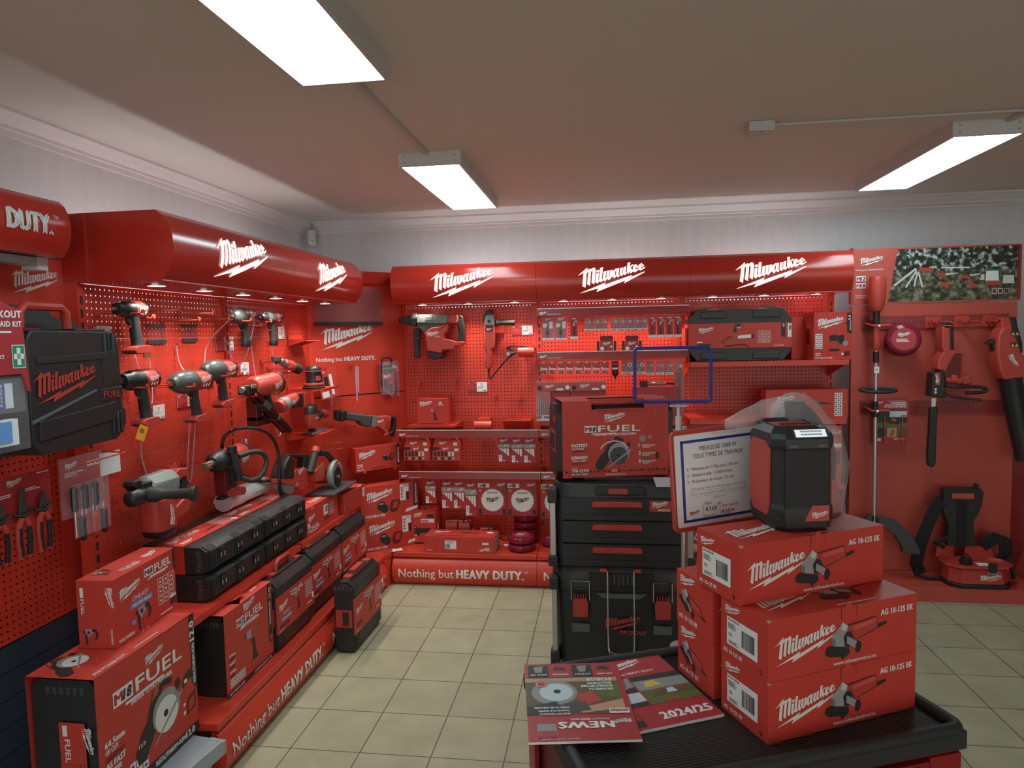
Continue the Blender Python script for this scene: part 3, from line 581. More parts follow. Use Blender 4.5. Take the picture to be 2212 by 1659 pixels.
ART_GREASE = [('black_print', [(-.2,.0),(-.12,.42),(.1,.42),(.08,.34),(-.06,.32),(-.06,.05)]), ('tool_red', [(-.22,.14),(.1,.1),(.12,-.08),(-.22,-.06)]), ('silver_print', [(-.02,.02),(.42,.06),(.42,-.06),(-.02,-.08)]), ('black_print', [(.42,.07),(.5,.08),(.5,-.08),(.42,-.07)]), ('black_print', [(-.22,-.02),(-.5,-.14),(-.46,-.3),(.2,-.26),(.36,-.34),(.34,-.38),(.2,-.31),(-.44,-.35),(-.54,-.14),(-.24,.03)])]
ART_BLOW = [('tool_red', ('c',-.3,.0,.14)), ('black_print', [(-.2,.05),(.5,.02),(.5,-.03),(-.2,-.07)])]
def icons(m, fn, u, v, s, nx, ny, bg=None, fg='white_print'):
    for i in range(nx):
        for j in range(ny):
            a, b = u+i*s*1.15, v-j*s*1.15
            if bg:
                m.rect(fn, a, a+s, b-s, b, bg, .0004); m.rect(fn, a+s*.25, a+s*.7, b-s*.7, b-s*.35, 'black_print', .0007)
            else:
                for q in ((a, a+s, b-s*.08, b), (a, a+s, b-s, b-s*.92), (a, a+s*.08, b-s, b), (a+s*.92, a+s, b-s, b), (a+s*.3, a+s*.7, b-s*.62, b-s*.4)): m.rect(fn, *q, fg, .0004)
def m18(m, fn, u, v, h, t='18', fuel=True, w=None):
    bw = h*1.75
    m.poly(fn, [(u, v), (u+bw, v), (u+bw, v+h), (u, v+h)], 'white_print', .0003)
    m.text(fn, 'M', u+bw*.08, v+h*.17, h*.66, 'print_red', w=bw*.38, bold=.05, d=.0007); m.text(fn, t, u+bw*.5, v+h*.17, h*.66, 'black_print', w=bw*.42, bold=.05, shear=.2, d=.0007)
    if fuel: m.text(fn, 'FUEL', u+bw+h*.3, v+h*.06, h*.92, w=(w or h*3.6), bold=.03); m.rect(fn, u+bw*.6, u+bw+h*3, v-h*.32, v-h*.14, 'white_print', .0004)
class Faces:
    def __init__(s, w, d, h):
        e = .0004
        s.front = plane((-w/2, -d/2, 0), (1,0,0), (0,0,1), e); s.back = plane((w/2, d/2, 0), (-1,0,0), (0,0,1), e)
        s.left = plane((-w/2, d/2, 0), (0,-1,0), (0,0,1), e); s.right = plane((w/2, -d/2, 0), (0,1,0), (0,0,1), e)
        s.top = plane((-w/2, -d/2, h), (1,0,0), (0,1,0), e)
def carton(w, d, h, color='carton_red'):
    m = MB(); m.box(-w/2, w/2, -d/2, d/2, 0, h, color)
    return m, Faces(w, d, h)
# ================================================================ the middle: trolley, cartons, radio, signs
TA = R(21.4); TC = Vector((1.559, -2.651, 0)); TZ = .93
t = thing('tool_trolley', 'red tool trolley with a black ribbed rubber top, in front of the black toolboxes', 'tool trolley', TC, TA)
m = MB(); m.box(-.372, .372, -.217, .217, .885, .9, 'cabinet_red'); m.box(.36, .372, -.217, .217, .12, .885, 'cabinet_red'); m.box(-.36, .36, .205, .217, .12, .885, 'cabinet_red'); m.box(-.372, .36, -.205, .205, .1, .12, 'cabinet_red')
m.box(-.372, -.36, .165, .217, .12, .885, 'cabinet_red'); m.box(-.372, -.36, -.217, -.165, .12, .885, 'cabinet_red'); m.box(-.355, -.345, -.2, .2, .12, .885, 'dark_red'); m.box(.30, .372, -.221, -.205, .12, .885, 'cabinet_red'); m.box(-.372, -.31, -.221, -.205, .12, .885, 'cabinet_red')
m.build('body', t, bevel=.003)
for i in range(5):
    z0 = .745-i*.152; m = MB(); m.box(-.306, .296, -.224, -.19, z0, z0+.135, 'cabinet_red'); d_ = m.build('drawer', t, bevel=.003)
    m = MB(); m.prism([(.0, 0), (.018, -.012), (.018, -.02), (0, -.02)], lambda a, b, d: Vector((d, -.224-a, z0+.132+b)), -.28, .27, 'dark_red'); m.build('handle', d_)
m = MB(); m.box(-.37, .37, -.217, .217, .9, TZ-.0006, 'ribbed_mat'); m.build('mat', t)
m = MB(); rim = [(-.371, -.218), (.371, -.218), (.371, .218), (-.371, .218)]
pth = []
for i, (x, y) in enumerate(rim):
    sx, sy = math.copysign(1, x), math.copysign(1, y)
    for k in range(5):
        a = {0: PI, 1: 1.5*PI, 2: 0, 3: .5*PI}[i]+k*PI/8; pth.append((x-sx*.02+.02*math.cos(a), y-sy*.02+.02*math.sin(a), TZ+.002))
m.tube(pth, .0125, 'rubber', n=10, closed=True); m.box(-.379, .379, -.226, -.214, .893, .93, 'rubber'); m.box(-.379, .379, .214, .226, .893, .93, 'rubber'); m.box(-.379, -.367, -.214, .214, .893, .93, 'rubber'); m.box(.367, .379, -.214, .214, .893, .93, 'rubber'); m.build('rim', t, bevel=.003)
for sx in (-1, 1):
    for sy in (-1, 1): m = MB(); m.cyl((sx*.32, sy*.17-.015, .05), (sx*.32, sy*.17+.015, .05), .05, 'rubber', n=20); m.box(sx*.32-.02, sx*.32+.02, sy*.17-.02, sy*.17+.02, .055, .1, 'steel'); m.build('caster', t)
# grinder cartons
CWd, CD, CH = .363, .140, .118
def grinder_carton():
    m, F = carton(CWd, CD, CH)
    f = F.front
    m.logo(f, .014, .028, .143); m.art(f, .207, .054, .155, ART_GRIND); m.text(f, 'AG 10-125 EK', .352, .087, .0115, al='r', w=.083, bold=.045); m.text(f, 'www.milwaukeetool.eu', .205, .006, .0075, al='c', w=.105, bold=.015)
    m.rect(f, .17, .207, .094, CH, 'carton_red', .0003); m.rect(f, .17, .171, .094, CH, 'dark_red', .0005); m.rect(f, .2065, .2075, .094, CH, 'dark_red', .0005); m.disc(f, .188, CH-.0005, .0075, 'red_paint', .0006)
    l = F.left
    m.logo(l, .012, .088, .048); m.rect(l, .02, .112, .026, .083, 'white_print', .0004); m.text(l, 'AG 10-125 EK', .024, .0765, .004, 'black_print', w=.034, bold=.03, d=.0007); m.lines(l, .024, .071, .03, 5, .0012, 'black_print', d=.0007); m.text(l, 'CE', .026, .045, .006, 'black_print', bold=.03, d=.0007)
    m.barcode(l, .066, .036, .038, .034, .0007); m.lines(l, .026, .036, .03, 3, .0012, 'black_print', d=.0007); m.text(l, 'AG 10-125 EK', .01, .008, .008, w=.058, bold=.045); m.disc(l, .12, .011, .0045, 'black_print'); m.disc(l, .12, .011, .0028, 'carton_red', .0008)
    r = F.right
    m.logo(r, .012, .088, .062); m.art(r, .062, .05, .105, [(a, b if b[0] == 'c' else [(x, y-.45*x) for x, y in b]) for a, b in ART_GRIND]); m.text(r, 'AG 10-125 EK', .01, .012, .010, w=.075, bold=.045)
    p = F.top
    m.logo(p, .02, .035, .15); m.art(p, .25, .07, .17, ART_GRIND); m.text(p, 'www.milwaukeetool.eu', .22, .008, .007, al='c', w=.1, bold=.015)
    b = F.back
    m.logo(b, .012, .026, .165); m.art(b, .185, .054, .155, ART_GRIND); m.text(b, 'AG 10-125 EK', .352, .087, .0115, al='r', w=.083, bold=.045)
    for y in (-CD/2, CD/2): m.rect(p, .17, .171, CD/2+y*.96-.002, CD/2+y*.96+.002, 'black_print', .0004)
    m.box(-CWd/2-.0004, -CWd/2+.006, -CD/2-.0004, -CD/2+.004, CH-.004, CH+.0004, 'kraft')
    return m.build('tool_carton')
g0 = tag(grinder_carton(), 'red angle grinder carton at the bottom of the right stack on the trolley', 'carton', 'red grinder cartons on the trolley')
place(g0, (1.739, -2.664, TZ), R(26.9))
dup(g0, (1.738, -2.665, TZ+CH+.001), R(26.9), 'red angle grinder carton in the middle of the right stack on the trolley')
dup(g0, (1.699, -2.599, TZ+2*CH+.002), R(27.5), 'topmost red grinder carton with the jobsite radio standing on it')
dup(g0, (1.669, -2.518, TZ), R(205), 'bottom grinder carton of the left pair, small end facing the camera')
dup(g0, (1.667, -2.519, TZ+CH+.001), R(205), 'upper grinder carton of the left pair, small end facing the camera')
# jobsite radio
ZR = TZ+3*CH+.0035
t = thing('jobsite_radio', 'black and red jobsite radio with small display on the top grinder carton', 'radio', (1.706, -2.572, ZR), R(11))
def oct_(x, y, c, z): return [Vector(p) for p in ((-x+c,-y,z),(x-c,-y,z),(x,-y+c,z),(x,y-c,z),(x-c,y,z),(-x+c,y,z),(-x,y-c,z),(-x,-y+c,z))]
m = MB(); m.loft([oct_(.056,.064,.02,.0), oct_(.063,.071,.02,.008), oct_(.066,.074,.022,.03), oct_(.066,.074,.022,.045), oct_(.0625,.0705,.021,.055), oct_(.0625,.0705,.021,.165), oct_(.066,.074,.022,.176), oct_(.066,.074,.022,.19), oct_(.064,.068,.022,.2), oct_(.05,.052,.02,.214), oct_(.046,.048,.018,.211)], 'case_black'); m.build('housing', t, bevel=.0015, smooth=15)
for s_ in (-1, 1): m = MB(); m.prism([(-.044,.04),(-.036,.028),(.03,.028),(.052,.05),(.052,.165),(.036,.182),(-.03,.182),(-.044,.17)], lambda a, b, d, s_=s_: Vector((s_*(.0628+d), a, b)), 0, .0045, 'tool_red'); m.box(s_*.0674, s_*.0676, .03, .034, .05, .15, 'red_paint'); m.build('side_panel', t, bevel=.0015)
m = MB(); m.box(-.0455, .044, -.0722, -.068, .038, .168, 'grille')
for i in range(22):
    for j in range(16): m.box(-.043+j*.0055+(i % 2)*.0027, -.043+j*.0055+(i % 2)*.0027+.0012, -.0728, -.0722, .042+i*.0056, .0445+i*.0056, 'charcoal')
m.build('grille', t)
m = MB(); m.box(-.044, .044, -.0752, -.0725, .172, .182, 'case_black')
for x in (-.036, .022): m.box(x, x+.016, -.0758, -.0748, .174, .179, 'case_trim')
m.build('front_trim', t)
Md = Matrix.Translation((.008, -.066, .2)) @ Matrix.Rotation(R(52), 4, 'X')
m = MB(); m.box(-.036, .038, -.011, .011, -.004, .002, 'charcoal', Md); m.box(-.031, .033, -.0085, .0085, .002, .0028, 'glow_screen', Md)
fn = lambda u, v, d=0: Md @ Vector((u, v, .003+d))
for j in (-.005, .002):
    for i in range(16): m.rect(fn, -.02+i*.0028, -.018+i*.0028, j, j+.004, 'grey_print')
m.build('display', t)
m = MB(); fn = plane((0, -.0728, 0), (1,0,0), (0,0,1)); m.poly(fn, [(-.006,.022),(.046,.022),(.046,.054),(.01,.054)], 'tool_red', .0016); m.logo(fn, .008, .027, .036, d=.0022); m.build('badge', t)
m = MB(); m.tube([(-.05,.02,.205),(-.05,.045,.21),(-.03,.056,.213),(.03,.056,.213),(.05,.045,.21),(.05,.02,.205)], .006, 'case_black'); m.build('handle', t)
m = MB(); m.box(-.04, .04, -.03, .03, .2115, .2135, 'tool_red')
for i in range(5): m.box(-.032+i*.014, -.022+i*.014, -.02, -.012, .2135, .216, 'black')
m.build('control_panel', t)
for x in (-.05,): m = MB(); m.cyl((x-.008, -.0745, .03), (x-.004, -.071, .03), .005, 'black_print'); m.build('rubber_foot', t)
# bagged tool behind the radio
t = thing('bagged_tool', 'black and red machine wrapped in a clear plastic bag behind the radio', 'bagged tool', (1.749, -2.472, TZ+2*CH+.002), R(25)); t.scale = (1, .86, 1.3)
m = MB(); m.loft([ring(.045, 0, 0, .06, .045), ring(.045, 0, .03, .072, .05), ring(.045, 0, .1, .066, .05), ring(.04, 0, .15, .05, .04)], 'tool_red'); m.loft([ring(.045, 0, 0, .064, .046), ring(.045, 0, .04, .075, .052)], 'case_black'); m.build('body', t)
m = MB(); m.loft([ring(.03, 0, .12, .06, .042), ring(.02, 0, .19, .075, .045), ring(0, 0, .235, .07, .04), ring(-.01, 0, .27, .04, .03), ring(-.012, 0, .285, .018, .02)], 'case_black'); m.build('hood', t)
m = MB(); rg = []
for i, (z, cx, rx, ry) in enumerate(((.002,.04,.10,.066),(.04,.04,.092,.058),(.1,.035,.088,.06),(.17,.03,.095,.062),(.23,.01,.09,.056),(.28,-.01,.055,.042),(.298,-.012,.02,.02))):
    rg.append([Vector((cx+(rx+random.uniform(-.011,.011))*math.cos(k*2*PI/30), (ry+random.uniform(-.006,.006))*math.sin(k*2*PI/30), z+random.uniform(-.004,.004) if z > .01 else z)) for k in range(30)])
m.loft(rg, 'bag')
m.loft([[Vector((x, y+w*math.cos(a)*.6+random.uniform(-.003,.003), z+w*math.sin(a)+random.uniform(-.003,.003))) for a in [k*2*PI/12 for k in range(12)]] for x, y, z, w in ((-.05,0,.262,.03),(-.095,.01,.263,.025),(-.135,.02,.257,.017),(-.175,.03,.249,.006))], 'bag'); m.build('bag', t, smooth=80)
# price sign in a red frame
t = thing('price_sign', 'price sheet in a red frame on a grey pole, left of the radio', 'price sign', (1.502, -2.452, TZ))
m = MB(); m.cyl((0, .03, .004), (0, .03, .545), .008, 'alu'); m.build('pole', t); m = MB(); m.lathe([(0,.035),(.004,.035),(.008,.012)], (0,.03,0), (0,0,1), 'alu', 24); m.build('foot', t)
MS = Matrix.Translation((.112, .0, .437)) @ Matrix.Rotation(R(24), 4, 'Z') @ Matrix.Rotation(R(-3), 4, 'Y')
fr = [(-.162,-.112),(.162,-.112),(.162,.112),(-.162,.112)]; pth = []
for i, (x, y) in enumerate(fr):
    for k in range(4):
        a = {0: PI, 1: 1.5*PI, 2: 0, 3: .5*PI}[i]+k*PI/6; pth.append(MS @ Vector((x-math.copysign(.012,x)+.012*math.cos(a), .0, y-math.copysign(.012,y)+.012*math.sin(a))))
m = MB(); m.tube(pth, .006, 'tool_red', closed=True); m.build('frame', t)
m = MB(); m.box(-.17, -.11, -.009, .012, .1, .116, 'acrylic', MS @ Matrix.Translation((.11,0,0))); m.build('clip', t)
m = MB(); m.box(-.155, .155, -.0015, .0005, -.112, .106, 'paper', MS)
fn = lambda u, v, d=0: MS @ Vector((u, -.0018-d, v))
for q in ((-.14,.15,.086,.0925),(-.14,.15,-.0975,-.091),(-.14,-.133,-.0975,.0925)): m.rect(fn, *q, 'navy')
m.rect(fn, .0465, .0485, -.091, .086, 'yellow_print')
m.text(fn, 'MEULEUSE 1000 W', -.043, .066, .0105, 'black_print', w=.098, al='c'); m.text(fn, 'TOUS TYPES DE TRAVAUX', -.043, .049, .0105, 'black_print', w=.132, al='c')
for i, s_ in enumerate(('Meuleuse de 2.1 Kg pour 276 mm', 'Vitesse à vide : 11000 tr/min', 'Profondeur de coupe : 33 mm')):
    v = .022-i*.0145; m.text(fn, s_, -.114, v, .0072, 'black_print', w=(.122,.106,.109)[i]); m.poly(fn, [(-.126, v-.001), (-.126, v+.0075), (-.119, v+.0035)], 'yellow_print')
for i, s_ in enumerate(('Débrayage évite les démarrages intempestifs', 'Carter de protection indéformable et réglable', 'Câble 4 m')):
    v = -.024-i*.0125; m.text(fn, s_, -.045, v, .0062, 'grey_print', w=(.145,.15,.034)[i], al='c'); m.rect(fn, -.125, .035, v-.004, v-.0034, 'grey_print') if i < 2 else None
m.logo(fn, -.126, -.083, .028, 'print_red'); m.text(fn, 'PRIX', -.084, -.062, .006, 'black_print'); m.text(fn, '€110', -.083, -.077, .0095, 'black_print', bold=.02); m.text(fn, ',00', -.052, -.066, .0065, 'black_print'); m.text(fn, 'PRIX PROMO', -.04, -.073, .006, 'print_red', w=.046); m.text(fn, '€65', -.041, -.088, .0095, 'print_red', bold=.02); m.text(fn, ',00', -.018, -.086, .0065, 'print_red', bold=.02)
m.rect(fn, -.0885, -.0878, -.083, -.058, 'black_print'); m.rect(fn, -.0445, -.0438, -.092, -.068, 'black_print'); m.lines(fn, -.09, -.086, .04, 3, .001, 'grey_print', 2.2)
m.rect(fn, .053, .15, -.055, -.005, 'photo_dark'); m.art(fn, .1, .035, .09, ART_GRIND); m.build('sheet', t)
# empty blue frame behind it
t = thing('sign_stand', 'empty blue sign frame on a thin white pole above the toolboxes', 'sign frame', (1.597, -1.39, 1.108))
m = MB(); m.box(-.09, .06, -.06, .1, 0, .004, 'white_plastic'); m.build('foot', t)
m = MB(); m.cyl((0,0,.004), (0,0,.26), .0085, 'white_plastic'); m.cyl((0,0,.26), (0,0,.31), .006, 'white_plastic'); m.cyl((0,0,.2), (0,0,.265), .0115, 'white_plastic'); m.build('pole', t)
m = MB(); m.box(-.033, .033, -.012, .006, .308, .326, 'acrylic'); m.box(-.034, .034, -.008, .008, .303, .308, 'white_plastic'); m.build('clip', t)
pth = []
for i, (x, y) in enumerate(((-.165,.322),(.122,.322),(.122,.53),(-.165,.53))):
    for k in range(4):
        a = {0: PI, 1: 1.5*PI, 2: 0, 3: .5*PI}[i]+k*PI/6; pth.append((x+(.012 if x < 0 else -.012)+.012*math.cos(a), -.006, y+(.012 if i < 2 else -.012)+.012*math.sin(a)))
m = MB(); m.tube(pth, .0062, 'navy', closed=True); m.build('frame', t)
# magazines on the trolley
def booklet(w, h, th, name, label, loc, rz, art, curl=0):
    m = MB(); n = 8
    for i in range(n):
        for sgn, mt in ((1, 'print_red'), (0, 'paper')): pass
    f = lambda u, v, d=0: Vector((u-w/2, v-h/2, th+d+curl*max(0, .35-v/h)**2*0))
    m.box(-w/2, w/2, -h/2, h/2, 0, th, 'paper'); m.rect(f, 0, w, 0, h, 'print_red', .0003); art(m, f)
    o = tag(m.build(name), label, 'magazine', 'magazines on the trolley'); place(o, loc, rz); return o
def art_news(m, f_):
    w, h = .21, .297
    f = lambda u, v, d=0: f_(u, h-v, d)
    r = lambda u, v, d=0: f_(w-u, h-v, d)            # the cover is read from the far side
    for i, c in enumerate(('photo_dark', 'print_red', 'photo_dark', 'print_red')):
        u0 = .008+i*.0485; m.rect(f, u0, u0+.045, .008, .062, c, .0008)
        if c == 'photo_dark': m.poly(f, [(u0+.012,.015),(u0+.034,.012),(u0+.03,.04),(u0+.016,.042)], 'photo_grey', .0011)
        else: m.poly(f, [(u0+.006,.03),(u0+.038,.034),(u0+.03,.018),(u0+.012,.016)], 'photo_dark', .0011)
        m.text(r, ('BOLT 100','SOUFFLEUSES','PACKOUT','AUTORISE')[i], w-u0-.0225, .048, .006, al='c', w=.034, bold=.04, d=.0012)
    m.rect(f, 0, .198, .066, .208, 'photo_brown', .0008); m.rect(f, 0, .198, .066, .082, 'photo_tan', .0009); m.disc(f, .06, .125, .048, 'photo_grey', .001, 28); m.disc(f, .064, .124, .035, 'photo_sky', .0011, 28); m.disc(f, .066, .122, .008, 'black_print', .0013)
    m.poly(f, [(.1,.14),(.14,.12),(.155,.16),(.12,.175)], 'tool_red', .0011); m.poly(f, [(.1,.19),(.198,.155),(.198,.19),(.11,.205)], 'skin', .0012); m.poly(f, [(.075,.17),(.12,.165),(.13,.195),(.09,.205)], 'charcoal', .0013); m.poly(f, [(.13,.09),(.198,.095),(.198,.15),(.15,.14)], 'photo_green', .001); m.poly(f, [(.0,.18),(.06,.16),(.08,.2),(.05,.208),(0,.208)], 'photo_dark', .0011)
    m.disc(f, .034, .092, .014, 'print_red', .0014); m.disc(f, .034, .092, .011, 'white_print', .0016); m.disc(f, .034, .092, .0098, 'print_red', .0018)
    m.rect(r, .006, .046, .191, .209, 'white_print', .0014); m.text(r, 'NOUVEAU', .026, .195, .009, 'print_red', al='c', w=.034, bold=.05, d=.0018)
    for i, s_ in enumerate(('DÉCOUVREZ LA', 'NOUVELLE BATTERIE', 'REDLITHIUM', 'FORGE')): m.text(r, s_, .026, .113-i*.0125-(.004 if i == 3 else 0), .0085 if i < 3 else .013, w=(.05,.066,.05,.052)[i], bold=.04, d=.0018)
    for i, s_ in enumerate(('PLUS DE PUISSANCE', 'CHARGE PLUS RAPIDE', 'DURÉE DE VIE AMÉLIORÉE')): m.text(r, s_, .125, .205-i*.0115, .0065, w=(.06,.062,.07)[i], bold=.03, d=.0018)
    m.text(r, 'NEWS', .045, .236, .021, w=.105, bold=.07, d=.001); m.text(r, 'Nothing but', .05, .25-.026, .0065, w=.034, d=.001); m.text(r, 'HEAVY DUTY.', .087, .224, .0065, w=.04, bold=.05, d=.001); m.logo(r, .006, .225, .042, d=.001); m.rect(r, .155, .192, .24, .285, 'photo_grey', .001); m.rect(r, .156, .191, .264, .284, 'print_red', .0013)
    m.text(r, 'HEAVY DUTY NEWS', .115, .288, .004, w=.07, d=.001)
def art_cat(m, f):
    m.logo(f, .052, .222, .1); m.text(f, 'Nothing but HEAVY DUTY.', .04, .203, .008, w=.125, bold=.03)
    m.rect(f, .0, .21, .075, .19, 'print_red', .0006)
    for q, c in (((.0,.088,.13,.188),'photo_grey'),((.092,.21,.13,.188),'photo_grey'),((.0,.088,.076,.127),'photo_sky'),((.092,.21,.076,.127),'photo_green')): m.rect(f, *q, c, .0008)
    m.poly(f, [(0,.13),(.088,.13),(.088,.15),(0,.142)], 'photo_dark', .001); m.poly(f, [(.02,.14),(.07,.146),(.06,.17),(.03,.165)], 'white_print', .0011); m.poly(f, [(.092,.17),(.21,.165),(.21,.188),(.092,.188)], 'photo_dark', .001); m.poly(f, [(.11,.14),(.15,.142),(.14,.165),(.115,.16)], 'yellow_print', .0011)
    m.poly(f, [(0,.076),(.088,.076),(.088,.092),(0,.088)], 'photo_dark', .001); m.poly(f, [(.1,.1),(.13,.127),(.17,.12),(.2,.127),(.21,.1),(.15,.105)], 'photo_brown', .001); m.poly(f, [(.145,.107),(.17,.107),(.165,.125),(.15,.125)], 'photo_sky', .0012); m.rect(f, .13, .16, .082, .09, 'tool_red', .0012)
    m.text(f, '2024/25', .2, .022, .024, al='r', w=.112, bold=.05); m.rect(f, .01, .046, .008, .05, 'photo_dark', .0007); m.rect(f, .012, .044, .03, .048, 'print_red', .001)
booklet(.21, .297, .006, 'catalogue', 'thick red 2024/25 catalogue lying under the news magazine on the trolley', (1.388, -2.628, TZ), R(24.5), art_cat)
booklet(.21, .297, .0045, 'magazine', 'red news magazine lying upside down on the trolley corner, over the catalogue', (1.252, -2.715, TZ+.0158), R(8.3), art_news)
# ================================================================ stacked black toolboxes
PX0 = Vector((1.373, -1.12, 0))
t = thing('pallet', 'low wooden crate under the black toolbox stack', 'wooden crate', PX0+Vector((0, .0, 0)))
m = MB()
for z in (0, .11, .22): m.box(-.26, .26, -.21, .21, z, z+.09, 'wood')
m.box(-.25, .25, -.2, .2, .0, .325, 'wood'); m.build('boards', t, bevel=.003)
t = thing('toolbox', 'large black stackable toolbox with two red latches, below the drawer box', 'toolbox', PX0+Vector((0, 0, .327)))
w, d, h = .286, .215, .418
m = MB(); m.loft([ring(0,0,0,w-.02,d-.012,24,7), ring(0,0,.04,w-.014,d-.008,24,7), ring(0,0,h-.1,w-.008,d-.004,24,7)], 'case_black')
m.box(-.06, .06, -d-.004, -d+.02, .05, .16, 'case_black'); m.build('body', t, bevel=.003)
m = MB(); m.loft([ring(0,0,h-.098,w-.002,d+.002,24,7), ring(0,0,h-.03,w,d+.004,24,7), ring(0,0,h,w-.02,d-.01,24,7)], 'case_black'); m.box(-.13, .13, -d-.012, -d+.01, h-.07, h-.02, 'case_black')
for i in range(6): m.box(-.05+i*.018, -.04+i*.018, -d-.016, -d-.012, h-.066, h-.024, 'charcoal')
m.build('lid', t, bevel=.004)
for sx in (-1, 1):
    m = MB(); m.box(sx*(w-.014)-.011, sx*(w-.014)+.011, -d+.0, -d+.028, .06, h-.08, 'alu'); m.build('corner_rail', t, bevel=.004)
    for a, b in ((0, .062), (h-.095, h-.04)): m = MB(); m.box(sx*(w-.013)-.019, sx*(w-.013)+.019, -d-.008, -d+.05, a, b, 'case_black'); m.cyl((sx*(w-.013), -d-.01, (a+b)/2), (sx*(w-.013), -d, (a+b)/2), .007, 'black_print'); m.build('corner_guard', t, bevel=.006)
    m = MB(); x = sx*.165; m.prism([(x-.03,h-.2),(x+.03,h-.2),(x+.032,h-.14),(x+.024,h-.125),(x-.024,h-.125),(x-.032,h-.14)], lambda a, b, dd: Vector((a, -d-dd, b)), .004, .024, 'tool_red')
    for i in range(5): m.box(x-.024+i*.011, x-.019+i*.011, -d-.02, -d-.006, h-.128, h-.108, 'tool_red')
    lt = m.build('latch', t, bevel=.003)
    m = MB(); m.tube([(x-.037,-d-.018,h-.13),(x-.037,-d-.02,h-.05),(x+.037,-d-.02,h-.05),(x+.037,-d-.018,h-.13)], .003, 'steel'); m.build('bail_wire', lt)
    m = MB(); m.box(x-.037, x+.037, -d-.004, -d+.004, h-.27, h-.235, 'case_trim'); m.build('latch_recess', t)
fn = plane((0, -d-.0055, 0), (1,0,0), (0,0,1), .001); m = MB(); m.logo(fn, -.075, h-.26, .15, 'tool_red'); m.text(fn, 'PACKOUT', .1, h-.272, .016, 'tool_red', al='r', w=.105, bold=.05); m.prism([(-.1,h-.105),(.1,h-.105),(.075,h-.125),(-.075,h-.125)], lambda a, b, dd: Vector((a, -d-dd, b)), 0, .004, 'case_trim'); m.build('logo', t)
t = thing('wire_hook_stand', 'chrome wire bracket hanging down the front of the large black toolbox', 'wire bracket', PX0+Vector((0, -d-.034, .745)))
m = MB(); m.tube([(-.055,.024,.0),(-.055,-.01,.0),(-.055,-.012,-.3),(-.05,-.02,-.335),(.045,-.02,-.335),(.05,-.012,-.3),(.05,-.01,0),(.05,.024,0)], .0035, 'steel', smooth=1); m.tube([(-.05,-.02,-.335),(-.055,-.035,-.345),(.05,-.035,-.345),(.045,-.02,-.335)], .0035, 'steel'); m.build('wire', t)
for x in (-.071, .064): m = MB(); m.cyl((x-.014,-.008,.004), (x+.014,-.008,.004), .008, 'tool_red'); m.build('grip_sleeve', t)
h2 = .345
t = thing('drawer_toolbox', 'black stackable toolbox with three red handled drawers', 'toolbox', PX0+Vector((0, 0, .747)))
m = MB(); m.loft([ring(0,0,0,w-.004,d,24,7), ring(0,0,.05,w-.002,d+.002,24,7), ring(0,0,h2-.05,w-.002,d+.002,24,7), ring(0,0,h2,w-.014,d-.01,24,7)], 'case_black')
m.box(-.1, .1, -d-.012, -d+.01, h2-.045, h2-.01, 'case_black'); m.box(-.15, .15, -.14, .14, h2-.002, h2+.014, 'case_black'); m.build('body', t, bevel=.004)
m = MB(); m.box(-.048, .03, -d-.018, -d-.008, h2-.038, h2-.016, 'tool_red'); m.build('latch', t, bevel=.002)
for i in range(3):
    z0 = h2-.142-i*.094
    m = MB(); m.box(-.235, .235, -d-.016, -d+.01, z0, z0+.086, 'case_black'); m.box(-.235, .235, -d-.022, -d-.014, z0, z0+.02, 'case_black'); m.box(-.115, .085, -d-.0175, -d-.0155, z0+.022, z0+.058, 'black_print')
    for x in (-.065, .05): m.box(x-.003, x+.003, -d-.0235, -d-.02, z0, z0+.022, 'black_print')
    dr = m.build('drawer', t, bevel=.003)
    m = MB(); m.prism([(-.113,z0+.054),(.085,z0+.054),(.085,z0+.068),(.078,z0+.076),(-.106,z0+.076),(-.113,z0+.068)], lambda a, b, dd: Vector((a, -d-dd, b)), .015, .032, 'tool_red')
    for k in range(12): m.box(-.066+k*.009, -.062+k*.009, -d-.034, -d-.03, z0+.058, z0+.072, 'tool_red')
    m.build('handle', dr, bevel=.002)
fn = plane((0, -d-.017, 0), (1,0,0), (0,0,1), .001); m = MB(); m.box(.115, .2, -d-.019, -d-.0155, h2-.106, h2-.062, 'tool_red'); fn2 = plane((0, -d-.0195, 0), (1,0,0), (0,0,1), .001); m.logo(fn2, .122, h2-.092, .066); m.text(fn2, 'PACKOUT', .195, h2-.103, .008, al='r', w=.045, bold=.05); m.build('badge', t)
for sx in (-1, 1):
    m = MB(); m.box(sx*(w-.012)-.013, sx*(w-.012)+.013, -d-.004, -d+.03, .045, h2-.075, 'alu'); m.build('corner_rail', t, bevel=.004)
    for a, b in ((0, .046), (h2-.08, h2-.02)): m = MB(); m.box(sx*(w-.012)-.02, sx*(w-.012)+.02, -d-.01, -d+.05, a, b, 'case_black'); m.cyl((sx*(w-.012), -d-.012, (a+b)/2), (sx*(w-.012), -d, (a+b)/2), .007, 'black_print'); m.build('corner_guard', t, bevel=.006)
